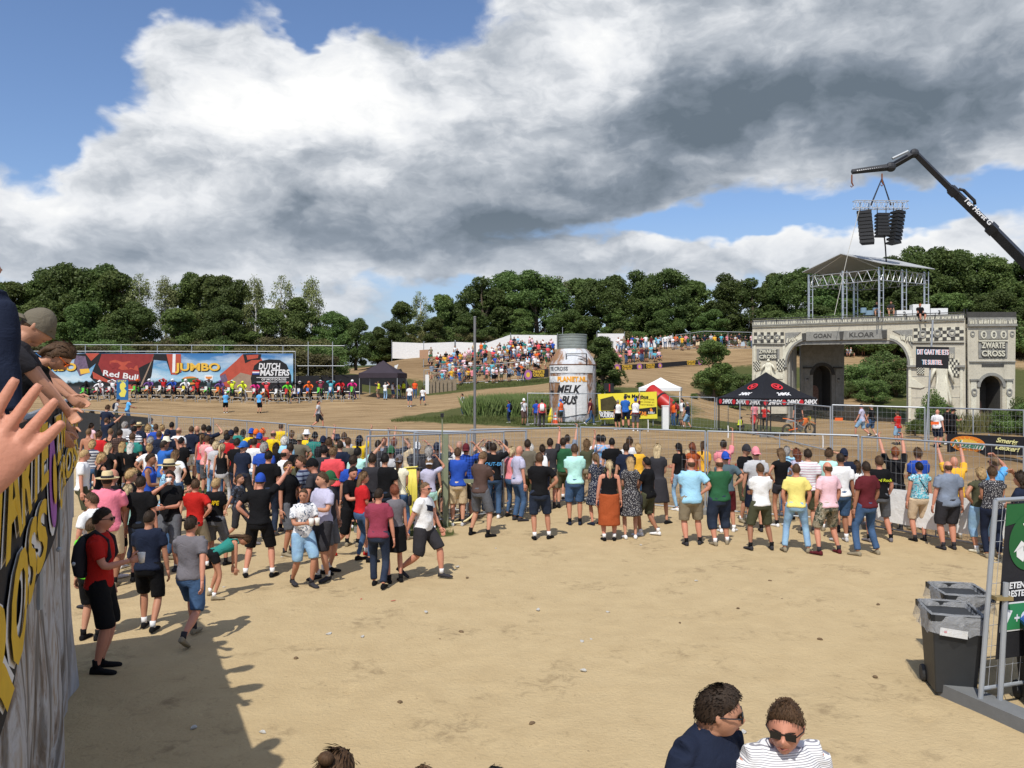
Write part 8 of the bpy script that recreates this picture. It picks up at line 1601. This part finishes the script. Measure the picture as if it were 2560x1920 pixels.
PACK = """
832 1114 - 0 Am tee:coral shorts:navy messy:light
759 1136 - -85 Um tee:steel-stripen shorts:denim short:brown tone=p
787 1143 - -80 Um tee:charcoal shorts:black short:brown hat=cap:black glasses
711 1118 - 40 Am polo:white shorts:denim fringe:dark
671 1123 - 0 Am tee:black jeans:ddenim short:black
787 1078 - 0 Am tee:teal shorts:olive short:black hat=capb:black
749 1083 - 0 Em tee:taupe shorts:olive short:brown hat=capb:khaki
766 1073 - 0 Am tee:navy shorts:khaki short:dark hat=bucket:white pack:gold
711 1087 - 0 Am shirt:lblue shorts:khaki bob:white
729 1075 - 10 Af tee:black jeans:denim messy:light
807 1088 - 5 Im shirt:charcoal-plaid shorts:olive short:dark hat=capb:navy
822 1092 - 5 Am tee:black shorts:olive messy:brown
842 1084 - 0 Am tee:olive shorts:khaki short:dark hat=bucket:navy
850 1099 - 0 Am tee:navy shorts:olive crop:dark
860 1079 - 5 Am tee:lgrey shorts:navy short:brown
870 1091 - 0 Am tee:taupe shorts:khaki short:brown
898 1087 - 10 Im tee:gold shorts:navy long:dark hat=capb:navy
894 1115 - 20 am shirt:mint shorts:olive short:black
882 1134 - 15 Am tee:royal shorts:denim short:dark
742 1137 - 20 Uf tee:olive jeans:denim pony:dark
702 1056 - 0 Am tee:gold shorts:black crop:brown
683 1073 - 5 Am tee:gold shorts:charcoal fringe:brown
656 1069 - 0 Am tee:red shorts:navy crop:light hat=cap:orange
640 1071 - 5 Am tee:charcoal shorts:navy crop:light hat=cap:orange
628 1069 - 0 Am tee:gold shorts:navy crop:dark hat=capb:royal
648 1081 - 0 Am tee:red shorts:black crop:dark hat=capb:royal
590 1065 - 0 Am tee:teal shorts:olive short:dark
608 1072 - 0 Af top:black jeans:denim long:dark
566 1073 - 5 Am shirt:navy-dots shorts:khaki short:brown
577 1073 - 0 Am tee:charcoal shorts:khaki crop:dark hat=capb:navy
567 1082 - 0 Am polo:red shorts:olive short:black
592 1093 - 10 Am tee:black jeans:ddenim short:dark
606 1100 - 25 Cm tee:navy jeans:charcoal short:brown hat=capb:blue
635 1092 - 0 Am tee:white shorts:ldenim crop:dark
554 1105 - 0 Cf tank:black jeans:lgrey pony:fair
517 1086 1240 0 Bm tee:salmon-tie shorts:gdenim short:brown
505 1082 - 0 Af tank:coral shorts:denim pony:light
451 1089 - 5 Cm tee:black shorts:black crop:black
446 1066 - 10 Am tee:white jeans:denim fringe:light
478 1063 - 0 Am polo:navy shorts:white crop:brown
492 1062 - 5 Am tee:black shorts:olive bald:x
509 1059 - 0 Am tee:charcoal shorts:olive short:dark
522 1062 - 10 Pm tee:navy shorts:khaki short:black
530 1092 - 0 Af top:pink jeans:ldenim bun:dark
540 1100 - 0 Af tee:lgrey jeans:denim bob:fair
371 1128 - 80 Cm tank:royal shorts:black short:dark tone=c
253 1129 - 35 Af tank:black shorts:ddenim bob:blond tone=b
206 1120 - 70 Um tee:white shorts:olive crop:blond glasses:charcoal tone=p
417 1147 - 60 Om shirt:lblue-floral jeans:denim short:brown hat=fedora:cream tone=p
438 1121 - 10 Gf tee:white short:denim long:light
409 1098 - 40 Pm polo:blue shorts:khaki crop:dark tone=c
373 1107 - -10 Gf tee:white shorts:white bun:blond
270 1105 - 15 Gf tee:black jeans:ddenim long:fair
306 1102 - 0 Af tee:black jeans:black long:blond
326 1103 - 0 Ef top:black jeans:charcoal long:white bag:black
247 1075 - 0 Am long:red shorts:charcoal messy:brown
221 1069 - 0 Am none:x shorts:navy crop:light
276 1068 - 0 Am tank:black shorts:navy crop:light glasses
299 1071 - 0 Am shirt:brown-plaid shorts:olive short:dark
335 1063 - 0 Am tee:white-stripen shorts:navy short:black
330 1080 - 0 Ah tee:teal shorts:olive short:brown
312 1051 - 10 Am tee:lgrey shorts:navy bob:grey
331 1048 - 15 Am tee:charcoal shorts:olive crop:dark hat=capb:charcoal
347 1055 - 5 Am tee:navy shorts:olive short:brown hat=fedora:cream
367 1042 - 30 Ym shirt:lblue shorts:khaki short:dark
370 1061 - 0 Af top:pink shorts:denim curly:blond
389 1058 - 0 Am tee:royal shorts:khaki short:brown
397 1074 - 0 Am polo:navy shorts:olive crop:brown
405 1060 - 20 Af tee:beige shorts:denim bun:blond
418 1072 - -10 Am tee:navy shorts:olive crop:light hat=capb:navy
415 1090 - 0 Am tee:navy shorts:khaki short:grey hat=bucket:cream
429 1053 - 0 Am tee:navy shorts:olive short:black
376 1089 - 0 Aw polo:navy shorts:beige bob:grey
266 1042 - 20 am tee:navy shorts:olive crop:brown
222 1026 - 20 Ym tee:white shorts:olive curly:dark
228 1056 - 15 Af top:pink shorts:denim pony:dark
231 1098 - 0 Af top:lgrey-stripen jeans:denim bob:blond
960 1092 - 5 Im tee:steel shorts:olive short:auburn
945 1098 - 0 Im tee:charcoal shorts:navy short:dark
985 1092 - 5 Pm tee:navy shorts:olive short:auburn
977 1113 - 0 Bm tee:lgrey shorts:khaki short:dark hat=capb:green
1043 1103 - 5 Pm tee:charcoal shorts:black crop:dark hat=capb:white
1072 1112 - 0 Am tee:charcoal shorts:olive bob:grey
1092 1104 - 0 Pm tee:navy shorts:olive crop:dark hat=capb:navy
1106 1101 - 20 Am tee:white-stripen shorts:navy bald:x glasses
1148 1099 - 10 Am tee:white shorts:olive bald:x
1165 1107 - 0 Pm shirt:royal-plaid shorts:charcoal crop:dark hat=capb:maroon
1207 1116 - 0 Aw tee:black jeans:ddenim bob:white
1222 1100 - 0 Qm tee:charcoal jeans:denim messy:dark
1018 1095 - -10 Af tee:beige jeans:denim long:light
930 1130 - 0 Am tee:charcoal jeans:black short:dark
962 1130 - 0 Am tee:black jeans:ddenim short:black
690 1105 - 5 Af tee:black jeans:denim long:dark
725 1105 - 0 Am tee:black shorts:olive short:dark
660 1102 - 0 Am tee:royal shorts:denim bob:grey
810 1110 - 0 Am tee:charcoal shorts:olive short:black
"""
crowd(ROW, 'near the fence', 'spectators standing along the fence'); crowd(SAND, 'on the open sand', 'people on the open sand'); crowd(PACK, 'in the packed crowd', 'spectators packed at the fence')
TRACK = """
564 979 1033 -25 Bm polo:sky shorts:black crop:grey hat=cap:white where=on_the_track
648 978 1034 20 Am polo:sky shorts:black crop:dark where=on_the_track
736 962 1010 -90 em tee:charcoal shorts:navy short:brown vest:white where=crossing_the_track
795 998 1073 75 em tee:lgrey shorts:charcoal short:dark where=crossing_the_track
1024 962 1017 10 Am tee:white shorts:denim short:brown where=before_the_canopy
1057 966 1014 -30 em tee:white shorts:denim short:dark where=before_the_canopy
946 952 997 -60 Tm tee:navy shorts:khaki short:brown vest:hivis where=under_the_canopy
963 955 1000 20 Pm tee:white jeans:ldenim crop:grey where=before_the_canopy
982 955 998 40 Am tee:maroon shorts:denim short:brown vest:white where=before_the_canopy
996 955 994 0 Dm tee:white jeans:denim short:dark vest:hivis where=before_the_canopy
1009 952 995 -20 Am tee:navy shorts:olive short:brown vest:hivis where=before_the_canopy
1037 950 997 170 Am tee:red jeans:denim short:brown vest:hiorange where=before_the_paling_fence
1157 983 1039 -85 Bm tee:black jeans:slate short:dark vest:white bag:black where=by_the_reeds
1273 1001 1058 -60 Pm polo:royal jeans:ddenim short:dark shoes=white pack:black where=by_the_reeds
1309 995 1064 150 Tm tee:white shorts:brown crop:grey hat=cap:white shoes=black where=by_the_milk_can
1341 999 1066 20 Am polo:royal trousers:grey short:dark where=by_the_milk_can
1355 997 1069 0 Am tee:coral trousers:charcoal short:dark pack:white shoes=black where=by_the_milk_can
1402 997 1061 -40 am tee:sky shorts:olive crop:brown hat=cap:royal vest:hiorange where=by_the_traffic_cone
1475 992 1064 70 em tee:maroon jeans:denim short:dark shoes=white where=passing_the_milk_can
1545 999 1075 -20 Am tee:black shorts:black crop:brown hat=cap:khaki vest:white shoes=white where=by_the_yellow_notice
1563 987 1071 10 Jh polo:blue shorts:navy short:dark hat=cap:navy where=by_the_yellow_notice
1589 994 1079 5 Im tee:maroon shorts:gdenim short:brown hat=cap:royal vest:white bag:black where=by_the_yellow_notice
1685 1002 1068 -120 Am tee:maroon jeans:denim crop:dark hat=cap:green vest:hiorange where=by_the_white_post
1695 1008 1066 160 Am tee:navy jeans:denim short:brown vest:hivis where=by_the_white_post
1706 995 1070 -100 Am tee:charcoal shorts:khaki short:black vest:white where=by_the_white_post
1720 1002 1074 -60 Mm tee:navy shorts:ldenim crop:grey where=by_the_white_post
1848 1026 1078 60 dm tee:black jeans:charcoal short:black vest:hivis label=person_in_fluorescent_yellow_vest_crouching_beside_the_red_bike
1886 1004 1076 -20 Am polo:salmon shorts:khaki crop:light where=under_the_black_tent
1912 1012 1078 30 Ym tee:brick trousers:black short:dark where=under_the_black_tent
1995 1000 1080 190 Am tee:black trousers:black short:red where=under_the_black_tent
2155 1007 1094 -55 em shirt:lavender shorts:ldenim crop:grey hat=cap:black where=before_the_arch
2180 1009 1093 -40 Mm tee:black shorts:denim short:grey where=before_the_arch
2245 1027 1112 -25 Bm polo:brick shorts:ldenim short:brown where=before_the_arch
2343 1022 1119 60 Ah polo:white shorts:navy bald:x tone=p where=behind_the_drink_banner
2369 1014 1112 80 Am tee:black shorts:black short:dark where=behind_the_drink_banner
2381 1018 1114 85 Om tee:black trousers:black crop:dark hat=cap:black where=behind_the_drink_banner
289 996 1062 60 Ym tee:lgrey shorts:olive short:dark pack:navy where=beyond_the_slatted_fence
318 994 1062 50 Ym tee:sky shorts:denim crop:grey where=beyond_the_slatted_fence
"""
crowd(TRACK, 'by the track', 'marshals and helpers at the track')
# one climber on the slatted fence, four people on the stage
p = Vector(((262-CX)/F*32.6, 32.6, .55)); person(p, -R(15), 1.80, 'Y', 'm', 'tee:navy', 'shorts:olive', 'messy:brown', label='person in navy t-shirt standing up on the black slatted fence panel', group='spectators packed at the fence')
p = pos(*C6(1250, 1612), 55.6); person(Vector((p.x, p.y, 7.35)), R(180), 1.8, 'W', 'h', 'tee:black', 'shorts:black', 'short:red', tone='p', label='person in black t-shirt sitting on the edge of the stage by the podium', group='people on the stage')
for x_, Y, l, t_, rz in ((850, 57.5, 'person in black top standing at the drum end of the stage', 'tee:black', 170), (985, 57.2, 'person in black top playing seated on the stage beside the podium', 'tee:charcoal', 160)): p = pos(*C6(x_, 1640), Y); person(Vector((p.x, p.y, 7.73)), R(rz), 1.75, 'q', 'm', t_, 'shorts:khaki', 'short:dark', label=l, group='people on the stage')
o_ = empty('drum_kit', pos(*C6(785, 1640), 57.4).xy.to_3d()+Vector((0, 0, 7.73)), 0, 'pale blue drum kit on the stage', 'drums')
for dx, rr, h_ in ((0, .32, .5), (.45, .2, .7), (-.4, .2, .7)): MB().lathe([(0, h_-.3), (rr, h_-.3), (rr, h_+.05), (0, h_+.05)], 16, (dx, 0, 0)).build('drum', plain('drum_blue', (.2, .3, .38), .4), o_); MB().tube([(dx, 0, 0), (dx, 0, h_-.25)], .02, 5).build('stand', GALV, o_)
# ---------------------------------------------------------------- the crowd on the mound
TOPC = ['white', 'white', 'black', 'black', 'red', 'coral', 'navy', 'royal', 'charcoal', 'lgrey', 'salmon', 'teal', 'amber', 'pink', 'maroon', 'lblue', 'steel', 'khaki', 'orange', 'turq', 'white', 'black', 'beige', 'green']
BOTC = ['shorts:olive', 'shorts:denim', 'jeans:denim', 'shorts:khaki', 'jeans:ldenim', 'shorts:black', 'shorts:beige']; HR = ['short:brown', 'short:dark', 'long:blond', 'pony:light', 'crop:dark', 'short:black', 'messy:light', 'bob:fair', 'long:brown', 'fringe:grey']
mr = random.Random(21)
def mound(n, box, poses, where, group, Y0, Y1, tries=20):
    placed = []
    for k in range(n):
        for _ in range(tries):
            s_, t_ = mr.random(), mr.random(); (ua, va), (ub, vb), (uc, vc), (ud, vd) = box; u = (ua*(1-s_)+ub*s_)*(1-t_)+(ud*(1-s_)+uc*s_)*t_; v = (va*(1-s_)+vb*s_)*(1-t_)+(vd*(1-s_)+vc*s_)*t_
            if all(abs(u-a)/11+abs(v-b_)/7 > 1 for a, b_ in placed): break
        else: continue
        placed.append((u, v)); p = ground_at(u, v); bd = mr.choice('mmmfh'); tc = mr.choice(TOPC); tk = mr.choice(['tee', 'tee', 'polo', 'top' if bd == 'f' else 'tee']); hat = mr.choice([None]*6+['cap:white', 'cap:navy', 'cap:red', 'bucket:cream']); pose = mr.choice(poses); hr = mr.choice(HR if bd != 'f' else HR[2:9])
        if bd != 'f' and hr.split(':')[0] in ('long', 'pony', 'bob'): hr = 'short:brown'
        bt = mr.choice(BOTC); person(p, R(180+mr.uniform(-45, 45)) if mr.random() < .9 else R(mr.uniform(0, 360)), mr.uniform(1.66, 1.84) if bd != 'f' else mr.uniform(1.58, 1.72), pose, bd, tk+':'+tc, bt, hr, tone=mr.choice('abp'), shoes=mr.choice(['white', 'charcoal', 'black']), hat=hat, group=group, where=where, sock=None, far=True)
mound(125, [(1065, 905), (1375, 885), (1375, 930), (1080, 965)], 'WWWWWqqBAJO', 'on the slope', 'spectators on the slope left of the milk can', 86, 98)
mound(48, [(1230, 880), (1385, 868), (1385, 905), (1250, 905)], 'WWqqABJ', 'high on the slope', 'spectators on the slope left of the milk can', 90, 98)
mound(16, [(1075, 962), (1330, 950), (1330, 955), (1080, 970)], 'ABJEG', 'at the foot of the slope', 'spectators on the slope left of the milk can', 86, 88)
mound(12, [(1060, 902), (1400, 880), (1400, 884), (1060, 906)], 'ABJGSE', 'before the white screens', 'spectators on the slope left of the milk can', 98, 99)
mound(26, [(1540, 876), (1745, 868), (1745, 876), (1550, 884)], 'ABJGDE', 'on the crest', 'spectators on the crest beyond the milk can', 96, 100)
mound(34, [(1535, 900), (1640, 893), (1655, 905), (1540, 912)], 'WWWqABJ', 'below the crest', 'spectators on the crest beyond the milk can', 90, 95)
mound(10, [(1750, 868), (1890, 868), (1890, 872), (1750, 872)], 'ABJG', 'beside the arch', 'spectators on the crest beside the arch', 98, 100)
mound(14, [(2110, 868), (2180, 866), (2185, 892), (2115, 896)], 'WWqA', 'behind the arch', 'spectators seen through the arch', 90, 96)
mound(10, [(2545, 862), (2600, 862), (2600, 900), (2545, 900)], 'WWqA', 'right of the arch', 'spectators right of the arch', 86, 96)
# ---------------------------------------------------------------- the people closest by
ARM['lean'] = ((.16, .56, 1.14), (1, -.5, -.2), .5); ARM['lean2'] = ((-.02, .60, 1.16), (1, -.5, -.2), .9); POSES['r'] = ('stand', 'lean2', 'lean2', 0, -4, 30); POSES['s'] = ('stand', 'lean2', 'lean', 0, -14, 40); POSES['t'] = ('stand', 'down', 'down', -42, -4, 5); POSES['u'] = ('stand', 'down', 'down', 32, -4, 3); POSES['v'] = ('stand', 'down', 'palm', 0, 0, 4); POSES['y'] = ('stand', 'lean', 'lean', 0, -6, 16)
for k_ in 'rstuvy': POSN[k_] = 'leaning on the rail'
def on_deck(Y, back, fa, h_, pose, bd, top, bottom, hair, **k): q = Vector((wx(Y), Y, FLOOR))-WN*back; person(q, -R(fa), h_, pose, bd, top, bottom, hair, group='people on the platform', **k)
on_deck(6.05, .52, 66, 1.84, 'r', 'm', 'tee:charcoal', 'shorts:olive', 'short:brown', tone='a', hat='capb:taupe', label='person in charcoal t-shirt and backward brown cap leaning over the platform rail looking down')
on_deck(6.75, .50, 70, 1.72, 's', 'f', 'tee:black', 'jeans:denim', 'bob:brown', extra='glasses:orange', label='person with orange mirrored sunglasses bent over the platform rail')
on_deck(7.55, .52, 72, 1.80, 'y', 'm', 'tee:black-floral', 'shorts:khaki', 'short:brown', label='person in black and white t-shirt with arms on the platform rail')
on_deck(7.2, 1.05, 70, 1.86, 'A', 'm', 'tee:white', 'shorts:navy', 'short:brown', label='person in white t-shirt standing behind the brown cap on the platform')
on_deck(4.6, .31, 24, 1.98, 'A', 'h', 'long:navy', 'jeans:ddenim', 'short:dark', label='large person in dark navy shirt standing closest on the platform')
POSES['v'] = ('stand', 'down', 'palm', 0, 0, 8); HO = Vector((-1.08, .86, FLOOR)); hs_ = 1.70/1.78; fa_ = R(55)
def to_dir(d_): d_ = Vector(d_); c_, s_ = math.cos(fa_), math.sin(fa_); return Vector((d_.x*c_-d_.y*s_, d_.x*s_+d_.y*c_, d_.z))
ARM['palm'] = (tuple((POSES and to_dir(Vector((-.73, 1.05, 3.055))-HO)/hs_)), (.3, -.2, -1), .07); HANDS['palm'] = (to_dir((.46, .36, .81)).normalized(), to_dir((.45, -.88, .15)).normalized())
person(HO, -fa_, 1.70, 'v', 'm', 'tee:white', 'jeans:denim', 'short:brown', tone='p', label='person at the platform rail holding out an open palm with spread fingers', group='people on the platform')
def by_head(u, v, Y, fa, h_, *a, **k): X = (u-CX)/F*Y; person(Vector((X, Y, HC+(CY-v)/F*Y-h_)), -R(fa), h_, *a, **k)
by_head(1752, 1664, 3.92, 142, 1.78, 't', 'm', 'polo:navy', 'shorts:khaki', 'quiff:dark', tone='a', extra='glasses', label='person in navy polo with dark wavy hair and sunglasses smiling to the side', group='people right below')
by_head(1950, 1700, 3.88, 172, 1.77, 'u', 'm', 'tee:white-pin', 'shorts:navy', 'quiff:brown', tone='p', extra='glasses', label='person in white t-shirt with thin stripes and black sunglasses', group='people right below')
by_head(832, 1864, 3.35, 20, 1.66, 'A', 'f', 'top:olive', 'jeans:denim', 'bun:brown', label='person whose brown pinned-up hair just shows from above', group='people right below')
by_head(1052, 1911, 3.3, 10, 1.62, 'A', 'f', 'top:grey', 'jeans:denim', 'short:light', label='person whose light brown crown barely shows', group='people right below'); by_head(1240, 1914, 3.25, -10, 1.62, 'A', 'f', 'top:navy', 'jeans:denim', 'short:black', label='person whose black crown barely shows', group='people right below')
make_people()
